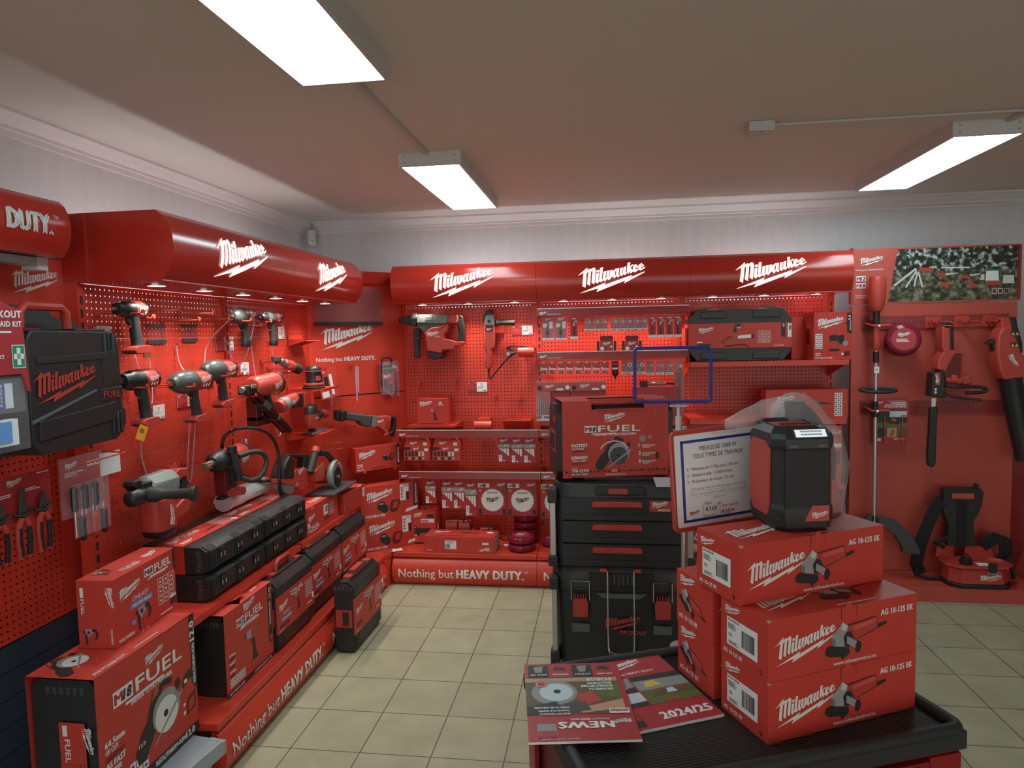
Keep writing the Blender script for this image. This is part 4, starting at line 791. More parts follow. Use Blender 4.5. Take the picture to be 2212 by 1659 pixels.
# cold saw case in its red sleeve on top
t = thing('cased_saw', 'red sleeved saw case with carry handle on top of the black toolboxes', 'boxed tool case', (1.335, -1.16, 1.108), R(13))
w, d, h = .222, .1, .315
m = MB(); m.prism([(-d,.03),(-d+.03,0),(d-.03,0),(d,.03),(d,h-.05),(d-.04,h-.012),(-d+.04,h-.012),(-d,h-.05)], lambda a, b, dd: Vector((dd, a, b)), -w-.022, w+.022, 'case_black')
for sx in (-1, 1):
    for i in range(6): m.box(sx*(w+.0215)-.0015, sx*(w+.0215)+.0015, -.06+i*.02, -.05+i*.02, h-.06, h-.03, 'charcoal')
m.build('case', t, bevel=.005)
for sx in (-1, 1): m = MB(); m.box(sx*(w+.021)-.003, sx*(w+.021)+.003, -.06, .06, .1, .19, 'tool_red'); m.box(sx*(w+.022)-.004, sx*(w+.022)+.004, -.048, .048, .112, .178, 'black_print'); m.box(sx*(w+.021)-.002, sx*(w+.021)+.002, -.06, -.02, .225, .255, 'red_paint'); m.build('side_latch', t, bevel=.002)
m = MB(); q = d+.002
m.box(-w, w, -q-.002, -q, 0, h-.035, 'carton_red'); m.box(-w, w, q, q+.002, 0, h, 'carton_red'); m.box(-w, w, -q, q, -.0, .002, 'carton_red')
for a, b in ((-w, -.1), (.12, w)): m.box(a, b, -q-.002, -q, h-.035, h, 'carton_red'); m.box(a, b, -q-.002, q+.002, h, h+.002, 'carton_red')
m.box(-.1, .12, .03, q+.002, h, h+.002, 'carton_red'); m.box(-.09, .11, -q-.01, -q, h-.037, h-.033, 'carton_red')
fn = plane((-w, -q-.0022, 0), (1,0,0), (0,0,1), .0006)
m.logo(fn, .17, .226, .092); m18(m, fn, .092, .186, .028, w=.175); m.text(fn, 'DRIVEN TO OUTPERFORM.', .135, .172, .009, w=.175, bold=.05)
for i, (a, b) in enumerate((('FASTEST','CUTTING'),('LONGEST','TOOL LIFE'),('370 CUTS','IN 3/4" EMT'))):
    v = .128-i*.05+(-.006 if i == 2 else 0); m.text(fn, a, .038, v, .0125, w=(.066,.066,.07)[i], bold=.06); m.text(fn, b, .038, v-.0115, .007, w=(.05,.058,.066)[i], bold=.04); m.lines(fn, .038, v-.0145, .07, 3, .0012, 'dark_red', 2.6)
m.text(fn, 'UP TO', .038, .037, .005, bold=.03)
m.art(fn, .21, .098, .15, [(('charcoal' if a == 'white_print' else a), b) for a, b in ART_SAW])
for k in range(14): a0, a1 = R(20+k*10), R(29+k*10); m.poly(fn, [(.215+r*math.cos(a), .1+r*.8*math.sin(a)) for r, a in ((.058,a0),(.063,a0),(.063,a1),(.058,a1))], 'white_print', .0015)
for i, s_ in enumerate(('1','2','3')): m.text(fn, s_, .318, .12-i*.033, .0145, bold=.05); m.text(fn, ('BRUSHLESS','LITHIUM-ION','REDLINK PLUS')[i], .333, .1235-i*.033, .006, w=.055, bold=.05); m.lines(fn, .333, .1205-i*.033, .04, 2, .0015, 'white_print', 2.2)
m.disc(fn, .335, .155, .014, 'photo_grey'); m.disc(fn, .365, .16, .008, 'photo_grey'); m.rect(fn, .336, .364, .06, .078, 'photo_green'); m.rect(fn, .39, .404, .07, .095, 'black_print')
x = .008
while x < .43: q_ = random.uniform(.006,.016); m.poly(fn, [(x,.02),(x+q_,.021),(x+q_*.8,.02+q_*.7),(x+q_*.2,.021+q_*.5)], 'black_print', .0006); x += q_+.004
m.rect(fn, .205, .225, .021, .029, 'white_print', .0012); m.text(fn, 'M18', .215, .0225, .005, 'black_print', al='c', bold=.05, d=.0016); m.text(fn, 'www.milwaukeetool.eu', .22, .008, .006, al='c', w=.085, bold=.03)
m.rect(fn, .05, .066, h-.07, h-.04, 'red_paint', .0004); m.rect(fn, .38, .396, h-.07, h-.04, 'red_paint', .0004); m.build('sleeve', t)
m = MB(); m.tube([(-.115,-.06,h-.03),(-.105,-.07,h-.008),(.125,-.07,h-.008),(.135,-.06,h-.03)], .014, 'tool_red', n=12); m.build('handle', t)
# ================================================================ left wall: cartons and cases
def tool_case(name, label, loc, rz, w, h, d, art, group=None, handle=True, hflat=False):
    """black plastic case standing on its long edge, printed sleeve over the middle; local front faces -y"""
    t = thing(name, label, 'tool case', loc, rz, group)
    m = MB()
    prof = [(-d/2+.018,0),(d/2-.018,0),(d/2,.025),(d/2,h-.045),(d/2-.035,h-.008),(-d/2+.035,h-.008),(-d/2,h-.045),(-d/2,.025)]
    m.prism(prof, lambda a, b, q: Vector((q, a, b)), -w/2+.012, w/2-.012, 'case_black')
    for sx in (-1, 1):
        for k in (0, 1, 2): x = sx*(w/2-.035-k*.016); m.prism([(a*1.02, .0+b*1.0+(.002 if b > h/2 else 0)) for a, b in prof], lambda a, b, q: Vector((q, a, b)), x-.005, x+.005, 'case_black')
        m.prism([(a*.93, h*.03+b*.93) for a, b in prof], lambda a, b, q: Vector((q, a, b)), sx*(w/2-.012)-.0, sx*(w/2), 'case_black')
        for z in (h*.3, h*.68): m.box(sx*w/2-.002, sx*w/2+.001, -d*.33, -d*.2, z-.014, z+.014, 'black_print'); m.box(sx*w/2-.002, sx*w/2+.001, d*.2, d*.33, z-.014, z+.014, 'black_print')
        for k in range(5): m.box(sx*w/2-.002, sx*w/2+.0012, -.05+k*.022, -.034+k*.022, h-.055, h-.035, 'charcoal')
    m.box(-w/2+.09, w/2-.09, -.03, .03, h-.009, h+.002, 'case_black'); m.build('case_body', t, bevel=.003)
    for sx in (-1, 1): m = MB(); x = sx*(w/2-.075); m.box(x-.022, x+.022, -.022, .022, h-.01, h+.006, 'tool_red'); m.box(x-.026, x+.026, -.03, -.022, h-.012, h+.003, 'black'); m.build('latch', t, bevel=.002)
    m = MB(); z0, z1 = h*.25, h*.75; y = d/2+.0016
    m.box(-w/2+.004, w/2-.004, -y-.001, -y, z0, z1, 'carton_red'); m.box(-w/2+.002, -w/2+.004, -y-.001, 0, z0, z1, 'carton_red'); m.box(w/2-.004, w/2-.002, -y-.001, 0, z0, z1, 'carton_red')
    fn = plane((-w/2+.004, -y-.001, z0), (1,0,0), (0,0,1), .0006); art(m, fn, w-.008, z1-z0)
    m.build('sleeve', t)
    for sx in (-1, 1):
        m = MB(); m.box(sx*(w/2+.0005)-.003, sx*(w/2+.0005)+.003, -d/2+.012, d/2-.012, h*.36, h*.6, 'tool_red'); m.box(sx*(w/2+.002)-.003, sx*(w/2+.002)+.003, -d/2+.03, d/2-.05, h*.385, h*.575, 'black_print'); m.build('side_panel', t)
    if handle:
        m = MB(); z = h+.002
        if hflat: m.box(-.07, .07, -.012, .022, z, z+.012, 'tool_red')
        else: m.tube([(-.075,0,z-.01),(-.07,0,z+.03),(-.055,0,z+.042),(.055,0,z+.042),(.07,0,z+.03),(.075,0,z-.01)], .0105, 'tool_red', n=8)
        m.build('handle', t)
    return t
def art_case(drill=True, one=True):
    def f(m, fn, w, h):
        m.logo(fn, w*.03, h*.55, w*.24); m18(m, fn, w*.34, h*.78, h*.12, w=w*.24)
        if one: m.text(fn, 'ONE-KEY', w*.12, h*.42, h*.085, w=w*.2); m.rect(fn, w*.09, w*.36, h*.27, h*.36, 'blue_print'); m.text(fn, 'TRACK AND MANAGE', w*.22, h*.29, h*.05, al='c', w=w*.22, bold=.03, d=.0012)
        m.art(fn, w*.53, h*.5, h*.72, ART_DRILL); icons(m, fn, w*.74, h*.84, h*.145, 3, 3); m.lines(fn, w*.78, h*.16, w*.16, 1, h*.03, 'white_print'); m.rect(fn, w*.93, w*.985, h*.2, h*.36, 'white_print')
        for k in range(4): m.rect(fn, w*.05+k*w*.06, w*.095+k*w*.06, h*.1, h*.2, 'dark_red')
        m.text(fn, 'M18', w*.04, h*.03, h*.04, w=w*.1, bold=.03)
    return f
XF = -.232
tool_case('tool_case', 'black case with red sleeve on the left plinth beside the torn carton, red handle up', (-.285, -.935, .2235), LEFT, .41, .355, .125, art_case(), 'sleeved tool cases by the left wall')
tool_case('tool_case', 'black sleeved case on the left plinth, behind the case with the raised handle', (-.30, -.515, .2235), LEFT, .41, .36, .125, art_case(), 'sleeved tool cases by the left wall', handle=False)
tool_case('tool_case', 'black sleeved case at the corner end of the left plinth, beside the battery cartons', (-.30, -.09, .2235), LEFT, .42, .36, .125, art_case(), 'sleeved tool cases by the left wall', handle=False)
def art_floor(m, fn, w, h):
    m.logo(fn, w*.03, h*.5, w*.24); m18(m, fn, w*.34, h*.78, h*.12, w=w*.24); m.art(fn, w*.55, h*.5, h*.72, ART_DRILL); icons(m, fn, w*.74, h*.8, h*.145, 3, 3)
    m.lines(fn, w*.78, h*.16, w*.16, 1, h*.03, 'white_print'); m.text(fn, 'M18', w*.04, h*.05, h*.05, w=w*.12, bold=.03); m.rect(fn, w*.93, w*.98, h*.25, h*.4, 'white_print')
    for k in range(3): m.rect(fn, w*.05+k*w*.07, w*.1+k*w*.07, h*.16, h*.28, 'dark_red')
tool_case('tool_case', 'black sleeved case standing alone on the floor tiles in front of the left plinth', (-.086, -.448, .001), R(89), .42, .40, .115, art_floor, 'sleeved tool cases by the left wall', hflat=True)
# long cases stacked two by two on the shelf
def long_case(label, loc, w, d, h, sleeve):
    t = thing('long_tool_case', label, 'tool case', loc, LEFT, 'long black cases on the left shelf')
    m = MB(); prof = [(-d/2+.03,0),(d/2-.03,0),(d/2,.02),(d/2,h-.02),(d/2-.03,h),(-d/2+.03,h),(-d/2,h-.02),(-d/2,.02)]
    m.prism(prof, lambda a, b, q: Vector((q, a, b)), -w/2+.01, w/2-.01, 'case_black')
    for x in (-w/2+.02, -w/2+.034, -w/2+.048, -w/2+.062, -.02, -.006, .008, .022, w/2-.062, w/2-.048, w/2-.034, w/2-.02): m.prism([(a*1.035, b*.99+.0012 if b > .05 else b) for a, b in prof], lambda a, b, q: Vector((q, a, b)), x-.004, x+.004, 'case_black')
    for sx in (-1, 1):
        m.prism([(a*.96, h*.02+b*.96) for a, b in prof], lambda a, b, q: Vector((q, a, b)), sx*(w/2-.01), sx*w/2, 'case_black')
        for k in range(5): m.box(sx*w/2-.001, sx*w/2+.0015, -d/2+.03+.004*abs(k-2), -d/2+.05+.004*abs(k-2), .012+k*(h-.03)/5, .026+k*(h-.03)/5, 'charcoal')
        for a in (.25, .7): m.box(sx*w/2-.001, sx*w/2+.0012, d*.1, d*.28, h*a-.008, h*a+.008, 'black_print')
    for k in range(24): x = -w/2+.075+k*(w-.15)/24; m.box(x-.0012, x+.0012, -d/2-.0015, -d/2+.002, .02, h*.55, 'case_black')
    m.build('case_body', t, bevel=.002)
    for x in (-w*.3, .0, w*.3):
        m = MB(); m.box(x-.02, x+.02, -d/2-.009, -d/2-.001, h*.42, h*.8, 'black')
        for q in (-.014, .014): m.box(x+q-.0016, x+q+.0016, -d/2-.0105, -d/2-.008, h*.44, h*.6, 'silver_print')
        m.build('latch', t)
    if sleeve:
        m = MB(); y0, y1 = -d*.17, d*.21; m.box(-w/2-.0018, w/2-.004, y0, y1, h+.0012, h+.003, 'carton_red'); m.box(-w/2-.0018, -w/2-.0003, y0, y1, 0, h+.0012, 'carton_red')
        fn = plane((-w/2+.004, y0, h+.003), (1,0,0), (0,1,0), .0006); L, q = w-.01, y1-y0
        m.logo(fn, .01, q*.5, .1, rot=.0); m18(m, fn, .12, q*.62, .02); m.art(fn, L*.55, q*.35, .13, ART_BLOW); icons(m, fn, L*.74, q*.93, q*.2, 4, 3); m.lines(fn, .02, q*.3, .09, 2, .006, 'white_print'); m.rect(fn, L*.93, L*.985, q*.1, q*.35, 'white_print'); m.lines(fn, L*.72, q*.2, .1, 1, .004, 'white_print'); m.build('sleeve', t)
    return t
for j, (y, a) in enumerate(((-1.285, 'nearer the camera'), (-.82, 'farther from the camera'))):
    long_case('long black case at the bottom of the shelf stack '+a, (-.475, y, .6165), .46, .325, .117, False)
    long_case('long black case with red sleeve on top of the shelf stack '+a, (-.475, y, .7355), .46, .325, .117, True)
# boxed tools with an open end
def open_box(name, label, loc, rz, w, d, h, art, top=None, torn=False, group=None, case_w=None):
    t = thing(name, label, 'boxed tool case', loc, rz, group)
    m = MB(); c = .03
    m.prism([(-d/2+c,.004),(d/2-c,.004),(d/2-.004,c),(d/2-.004,h-c-.01),(d/2-c,h-.012),(-d/2+c,h-.012),(-d/2+.004,h-c-.01),(-d/2+.004,c)], lambda a, b, q: Vector((q, a, b)), -w/2+.012, w/2-.01, 'case_black')
    for k in range(6): m.box(-w/2+.0105, -w/2+.0125, -d*.3+k*d*.1, -d*.24+k*d*.1, h-.06, h-.035, 'charcoal')
    m.build('case', t, bevel=.004)
    m = MB(); m.box(-w/2, w/2, -d/2-.0015, -d/2, 0, h, 'carton_red'); m.box(-w/2, w/2, d/2, d/2+.0015, 0, h, 'carton_red'); m.box(-w/2, w/2, -d/2, d/2, 0, .0015, 'carton_red')
    if torn:
        P = lambda a, b, q: Vector((a, b, h+q))
        m.prism([(-w/2,-d/2),(-w*.18,-d/2),(-w*.2,-d*.2),(-w*.3,d*.1),(-w*.22,d*.28),(-w*.3,d/2),(-w/2,d/2)], P, -.0015, 0, 'carton_red')
        m.prism([(w/2,-d/2),(w/2,d/2),(w*.02,d*.5),(-w*.04,d*.2),(.02,-.01),(-w*.05,-d*.3),(-w*.18,-d/2)], P, -.0015, 0, 'carton_red')
        Mt = Matrix.Translation((-w*.1, .0, h-.004)) @ Matrix.Rotation(R(-20), 4, 'X'); m.box(-.03, .05, -d*.4, -.005, 0, .0015, 'carton_red', Mt)
    else: m.box(-w/2, w/2, -d/2-.0015, d/2+.0015, h-.0015, h, 'carton_red')
    m.box(w/2-.0015, w/2, -d/2, d/2, 0, h, 'carton_red')
    art(m, plane((-w/2, -d/2-.0015, 0), (1,0,0), (0,0,1), .0006), w, h)
    if top: top(m, plane((-w/2, -d/2, h), (1,0,0), (0,1,0), .0006), w, d)
    m.build('sleeve', t)
    return t
def art_bigsaw(m, fn, w, h):
    m18(m, fn, w*.14, h*.70, h*.115, w=w*.48); m.text(fn, 'DRIVEN TO OUTPERFORM.', w*.3, h*.635, h*.035, w=w*.42, bold=.05); m.logo(fn, w*.44, h*.83, w*.2)
    m.art(fn, w*.56, h*.40, w*.5, ART_SAW); m.text(fn, '12.0', w*.34, h*.27, h*.03, bold=.04, d=.002)
    for i, (a, b) in enumerate((('64.5mm','OF CUT'),('AS FAST','AS CORDED'),('750 CUTS','*'))): m.text(fn, a, w*.05, h*(.47-i*.155), h*.045, w=w*.17, bold=.06); m.text(fn, b, w*.05, h*(.42-i*.155), h*.035, w=w*(.13 if i else .11) if i < 2 else .005, bold=.05); m.lines(fn, w*.05, h*(.40-i*.155), w*.17, 3, h*.007, 'dark_red', 2.2)
    m.poly(fn, [(w*.94,h),(w,h),(w,h*.35),(w*.95,h*.42),(w*.93,h*.5),(w*.945,h*.6),(w*.945,h*.88)], 'black_print', .0006); m.text(fn, 'REDLITHIUM-ION', w*.985, h*.42, h*.034, w=h*.33, bold=.05, rot=PI/2, d=.001); m.text(fn, '12.0', w*.99, h*.78, h*.06, w=h*.16, bold=.06, rot=PI/2, d=.001)
    m.rect(fn, 0, w, 0, h*.075, 'black_print', .0006); m.text(fn, 'REDLITHIUM-ION', w*.5, h*.02, h*.04, w=w*.33, bold=.05, d=.001); m.text(fn, '12.0', w*.84, h*.015, h*.055, w=w*.1, bold=.05, d=.001)
    m.poly(fn, [(w*.83,h*.44),(w*.93,h*.5),(w*.92,h*.56),(w*.88,h*.55),(w*.84,h*.52)], 'black_print', .0012); m.rect(fn, w*.845, w*.88, h*.475, h*.505, 'white_print', .0016)
    m.poly(fn, [(w*.86,h*.2),(w*.97,h*.22),(w*.98,h*.36),(w*.88,h*.33)], 'dark_red', .0008); m.poly(fn, [(w*.88,h*.22),(w*.95,h*.24),(w*.955,h*.32),(w*.89,h*.3)], 'tool_red', .0011); m.disc(fn, w*.84, h*.23, h*.018, 'white_print'); m.disc(fn, w*.84, h*.30, h*.014, 'white_print')
    icons(m, fn, w*.25, h*.21, h*.06, 3, 2, 'white_print')
def top_bigsaw(m, fn, w, d):
    m.logo(fn, w*.63, d*.33, w*.3); m.art(fn, w*.16, d*.7, w*.3, ART_SAW); m.text(fn, 'M18 FCSG66-121C', w*.05, d*.06, .014, w=w*.28, bold=.03); m.text(fn, 'www.milwaukeetool.eu', w*.42, d*.08, .01, w=w*.24, bold=.02)
o = open_box('cased_saw', 'large red saw carton with open black end on the grey shelf at lower left', (-.372, -1.984, .212), LEFT, .51, .235, .456, art_bigsaw, top_bigsaw)
m = MB(); fn = plane((-.246, .1175, .05), (0,-1,0), (0,0,1), .004)
m.rect(fn, .10, .19, .06, .26, 'carton_red', .001); m.text(fn, 'FUEL', .118, .205, .018, w=.075, bold=.03, rot=-PI/2, d=.0016); m.rect(fn, .112, .128, .215, .25, 'white_print', .0014); m.logo(fn, .178, .25, .09, rot=-PI/2, d=.0016); m.art(fn, .16, .095, .05, ART_SAW, d=.0016); m.rect(fn, .11, .188, .122, .1235, 'dark_red', .0014); m.build('end_label', o)
def art_m12(m, fn, w, h):
    m18(m, fn, w*.22, h*.74, h*.1, '12', w=w*.38); m.text(fn, 'DRIVEN TO OUTPERFORM.', w*.3, h*.68, h*.032, w=w*.4, bold=.05); m.logo(fn, w*.36, h*.86, w*.26); m.art(fn, w*.54, h*.4, h*.62, ART_DRILL)
    for i, a in enumerate(('339Nm','COMPACT','AVF DUAL')): m.text(fn, a, w*.06, h*(.46-i*.1), h*.032, w=w*.12, bold=.05); m.lines(fn, w*.06, h*(.45-i*.1), w*.13, 3, h*.006, 'dark_red', 2.2)
    icons(m, fn, w*.06, h*.2, h*.05, 6, 2, 'white_print'); m.rect(fn, w*.9, w*.97, h*.22, h*.99, 'black_print', .0006); m.text(fn, 'REDLITHIUM-ION', w*.95, h*.45, h*.034, w=h*.3, bold=.05, rot=PI/2, d=.001); m.text(fn, '2.0 4.0', w*.955, h*.8, h*.04, w=h*.14, bold=.05, rot=PI/2, d=.001); m.rect(fn, w*.91, w*.96, h*.25, h*.32, 'tool_red', .001)
    m.poly(fn, [(0,0),(w,0),(w,h*.06),(0,h*.06)], 'black_print', .0006); m.text(fn, 'M12 FIWF12-422X', w*.04, h*.015, h*.03, w=w*.3, bold=.04, d=.001); m.text(fn, 'LITHIUM-ION 2.0 / 4.0', w*.55, h*.015, h*.03, w=w*.38, bold=.04, d=.001)
open_box('boxed_drill', 'red impact driver carton with torn top and open black end on the left plinth', (-.315, -1.35, .2235), LEFT, .40, .15, .355, art_m12, lambda m, fn, w, d: (m.art(fn, w*.1, d*.6, .06, ART_DRILL), m.rect(fn, w*.68, w*.82, d*.2, d*.24, 'white_print'), m.logo(fn, w*.8, d*.55, .05)), torn=True)
m, F = carton(.40, .125, .235); f = F.front; w, h = .40, .235
w = .36; m, F = carton(w, .13, h); f = F.front
m.logo(f, w*.07, h*.62, w*.33); m18(m, f, w*.47, h*.78, h*.13, w=w*.28); m.text(f, 'DRIVEN TO OUTPERFORM', w*.52, h*.715, h*.025, w=w*.3, bold=.03); m.text(f, 'ONE-KEY', w*.27, h*.53, h*.07, w=w*.26); m.rect(f, w*.24, w*.58, h*.42, h*.50, 'blue_print'); m.text(f, 'TRACK AND MANAGE', w*.41, h*.44, h*.04, al='c', w=w*.28, bold=.03, d=.001)
m.art(f, w*.44, h*.24, h*.44, ART_HAMMER); m.rect(f, w*.24, w*.3, h*.18, h*.24, 'blue_print', .001); icons(m, f, w*.68, h*.64, h*.13, 3, 3); m.rect(f, w*.88, w*.985, h*.1, h*.26, 'dark_red'); m.rect(f, w*.88, w*.985, h*.22, h*.26, 'white_print', .0008); m.text(f, 'M18 ONEFH', w*.05, h*.04, h*.05, w=w*.22, bold=.04); m.lines(f, w*.7, h*.06, w*.25, 1, h*.02, 'white_print')
m.poly(f, [(w*.96,h),(w,h),(w,h*.6),(w*.965,h*.7)], 'black_print', .0008); l = F.left
m.rect(l, .012, .024, .175, .21, 'white_print'); m.text(l, 'FUEL', .013, .17, .012, w=.055, bold=.03, rot=-PI/2); m.logo(l, .10, .215, .075, rot=-PI/2); m.art(l, .045, .045, .065, ART_HAMMER); m.text(l, 'M18 ONEFH', .115, .065, .007, w=.05, bold=.03, rot=-PI/2)
p = F.top; m.art(p, .08, .09, .07, ART_HAMMER); m18(m, p, .1, .03, .018); m.logo(p, .24, .03, .09)
o = tag(m.build('tool_carton'), 'red rotary hammer carton with blue stripe standing on the large saw carton', 'carton'); place(o, (-.405, -1.865, .67), R(93))
# cartons on the far shelf
m, F = carton(.44, .22, .155); f = F.front
m.logo(f, .015, .07, .09); m18(m, f, .012, .02, .026); m.rect(f, .225, .285, .06, .12, 'white_print'); m.barcode(f, .25, .075, .03, .035); icons(m, f, .3, .12, .035, 2, 2); m.rect(f, .01, .035, .05, .068, 'white_print'); m.lines(f, .23, .05, .1, 4, .003, 'dark_red'); p = F.top; icons(m, p, .1, .19, .02, 4, 3); m18(m, p, .15, .04, .025); m.art(p, .15, .13, .12, ART_DRILL); m.text(f, 'M18', .06, .14, .01, bold=.03)
t_ = thing('tool_carton', 'long red carton with open black end on the left shelf, beside the long cases', 'carton', (-.42, -.37, .6165), LEFT)
b_ = m.build('sleeve', t_); m = MB(); m.box(-.226, -.2203, -.1, .1, .008, .145, 'case_black')
for k in range(6): m.box(-.2275, -.226, -.085+.002*k, -.06+.002*k, .015+k*.02, .03+k*.02, 'charcoal')
m.build('case', t_, bevel=.003)
m, F = carton(.30, .20, .125); f = F.front
for i in range(10):
    for j in range(6): m.rect(f, .02+i*.024+(j % 2)*.006, .04+i*.024+(j % 2)*.006, .012+j*.018, .02+j*.018, 'rail_red')
m.rect(f, .262, .292, .05, .105, 'white_print'); m.barcode(f, .272, .06, .014, .035); l = F.left; m.text(l, 'M12 FIR', .03, .105, .012, w=.1, bold=.03); m.art(l, .1, .03, .1, ART_BLOW); p = F.top; m.art(p, .14, .1, .1, ART_SANDER); m18(m, p, .03, .13, .02, '12'); m.rect(p, .2, .27, .12, .16, 'white_print')
m.text(p, 'FUEL', .1, .03, .02, w=.08, bold=.03); m.poly(p, [(0,.0),(.3,.0),(.3,.012),(0,.012)], 'black_print', .0005)
m.poly(p, [(.2,.002),(.26,.002),(.26,.009),(.2,.009)], 'white_print', .0008)
o = tag(m.build('tool_carton'), 'red carton with brick-like print and barcode label at the corner end of the left shelf', 'carton'); place(o, (-.375, .05, .6165), R(84))
# grey shelf at lower left
t = thing('grey_shelf', 'grey metal shelf under the large saw carton at lower left', 'shelf', (-.42, -2.0, .2), R(90-8.5))
m = MB(); m.box(-.9, .262, -.25, .2, -.012, .0, 'shelf_grey'); m.box(-.9, .262, -.262, -.25, -.05, .004, 'shelf_grey'); m.prism([(0,-.045),(.014,-.045),(.004,.004),(0,.004)], lambda a, b, d: Vector((d, -.262-a, b)), -.9, .25, 'shelf_grey'); m.build('board', t, bevel=.002)
m = MB(); m.box(.248, .266, -.27, -.2, -.05, .002, 'shelf_grey'); m.build('end_bracket', t, bevel=.003)
m = MB(); m.box(.2, .24, -.22, -.18, -.2, -.012, 'shelf_grey')
for k in range(4): m.box(.2395, .2405, -.207, -.2, -.18+k*.045, -.155+k*.045, 'black_print'); m.box(.2395, .2405, -.196, -.189, -.18+k*.045, -.155+k*.045, 'black_print')
m.build('post', t)
# ================================================================ left wall: tools on hooks
def hook(x, z, L, label, base, rz, drop=0):
    """single prong hook; x along the wall, z height, base = world position of the wall frame origin"""
    m = MB(); m.box(x-.014, x+.014, -.004, -.0005, z-.012, z+.012, 'hook_red'); m.tube([(x, -.003, z-.006), (x, -.014, z-.004), (x, -.02, z), (x, -L+.01, z), (x, -L, z+.006)], .0032, 'hook_red', n=6)
    m.cyl((x, -L-.002, z+.006), (x, -L+.0015, z+.006), .0095, 'hook_red', n=14); m.tube([(x-.01, -.003, z), (x-.012, -.003, z-.06), (x, -.02, z-.075), (x+.012, -.003, z-.06), (x+.01, -.003, z)], .0018, 'hook_red', n=5)
    o = m.build('peg_hook'); tag(o, label, 'hook', 'red peg hooks'); place(o, base, rz); return o
LB = (BL, 0, 0)
def lhook(y, z, L, label): return hook(y, z, L, label, LB, LEFT)
def pistol(name, label, y, z, L, r, nose, gh, foot=True, x=-.53, yaw=0, group='cordless drivers hung on the left wall', nr=None, tilt=8, compact=False, chuck=False):
    """cordless driver; nose toward local -x, front of body at x=-L*.55; z is the barrel axis"""
    t = thing(name, label, 'cordless driver', (x, y, z), LEFT+R(yaw), group)
    nl = L*.55; rl = L*.45; nr = nr or r
    m = MB(); m.lathe([(0, r*1.02), (rl*.2, r*1.06), (rl*.75, r*.98), (rl*.82, r*.9)], (0,0,0), (1,0,0), 'tool_red', 20, .92)
    m.box(-nl*.1, rl*.7, -.008, .008, r*.8, r*1.12, 'tool_red')
    for s_ in (-1, 1):
        fn = plane((.004 if s_ < 0 else rl*.72, s_*(r*.985), -r*.35), (-s_*1.0,0,0), (0,0,1), .002); W_ = rl*.68; m.logo(fn, .002, r*.12, W_*.95, d=.0012)
        for k in range(3): m.poly(fn, [(W_*(.12+.24*k), -r*.25), (W_*(.2+.24*k), -r*.25), (W_*(.36+.24*k), .002), (W_*(.3+.24*k), .002)], 'white_print', .0012)
    m.build('motor_housing', t)
    m = MB(); m.lathe([(rl*.8, r*.97), (rl*.9, r*.97), (rl, r*.75)], (0,0,0), (1,0,0), 'black', 20, .92)
    for k in range(8): a = k*PI/4; m.box(rl*.86, rl*.9, -.002+r*.93*math.cos(a), .002+r*.93*math.cos(a), r*.93*math.sin(a)-.002, r*.93*math.sin(a)+.002, 'black_print')
    m.build('rear_cap', t)
    m = MB()
    if nose == 'cone': m.lathe([(0, nr*1.0), (-nl*.06, nr*1.06), (-nl*.5, nr*1.03), (-nl*.75, nr*.8), (-nl*.88, nr*.45), (-nl*.9, nr*.3)], (0,0,0), (1,0,0), 'nose_grey', 24, .95)
    elif nose == 'blunt': m.lathe([(0, nr), (-nl*.5, nr), (-nl*.56, nr*.86), (-nl*.86, nr*.72), (-nl*.88, nr*.35)], (0,0,0), (1,0,0), 'black', 24, .95)
    else: m.lathe([(0, nr), (-nl*.35, nr*.95), (-nl*.42, nr*.75), (-nl*.5, nr*.75)], (0,0,0), (1,0,0), 'nose_grey', 24, .95)
    m.build('gear_case', t)
    m = MB()
    if chuck: m.lathe([(-nl*.5, r*.62), (-nl*.62, r*.66), (-nl*.72, r*.6), (-nl*.95, r*.62), (-nl*1.0, r*.5)], (0,0,0), (1,0,0), 'black', 20); m.cyl((-nl*1.01,0,0), (-nl,0,0), r*.28, 'steel'); m.build('chuck', t)
    else: m.cyl((-nl*.86,0,0), (-nl*.92,0,0), nr*.38, 'black'); m.box(-nl*1.06, -nl*.9, -nr*.2, nr*.2, -nr*.2, nr*.2, 'steel'); m.build('anvil', t)
    k = math.tan(R(tilt)); g0, g1 = -r*.75, -gh
    m = MB(); m.loft([[Vector((p.x, p.y, p.z)) for p in ring(.006+k*-g0*.6+.0, 0, g0, .024, .019)], ring(.006+k*(-g0+.03), 0, g0-.03, .0215, .0175), ring(.006+k*(-g0+.06), 0, (g0+g1)/2-.01, .0225, .018), ring(.006+k*(-g1), 0, g1+.01, .0235 if foot else .024, .019), ring(.006+k*(-g1), 0, g1, .027, .021)], 'rubber'); m.build('grip', t, smooth=60)
    m = MB(); xg = .006+k*-g0
    m.loft([ring(xg-.027, 0, g0-.004, .008, .009), ring(xg-.03, 0, g0-.02, .011, .009), ring(xg-.024, 0, g0-.036, .007, .008)], 'black'); m.build('trigger', t, smooth=60)
    m = MB(); m.tube([(xg-.032,0,g0+.006), (xg-.014,0,g0-.008), (xg-.012,0,g0-.04), (xg-.03,0,g0-.046)], .0045, 'tool_red', n=8, smooth=1); m.box(xg-.05, xg+.02, -.014, .014, g0-.004, g0+.012, 'tool_red'); m.build('trigger_frame', t, bevel=.003)
    xb = .006+k*-g1
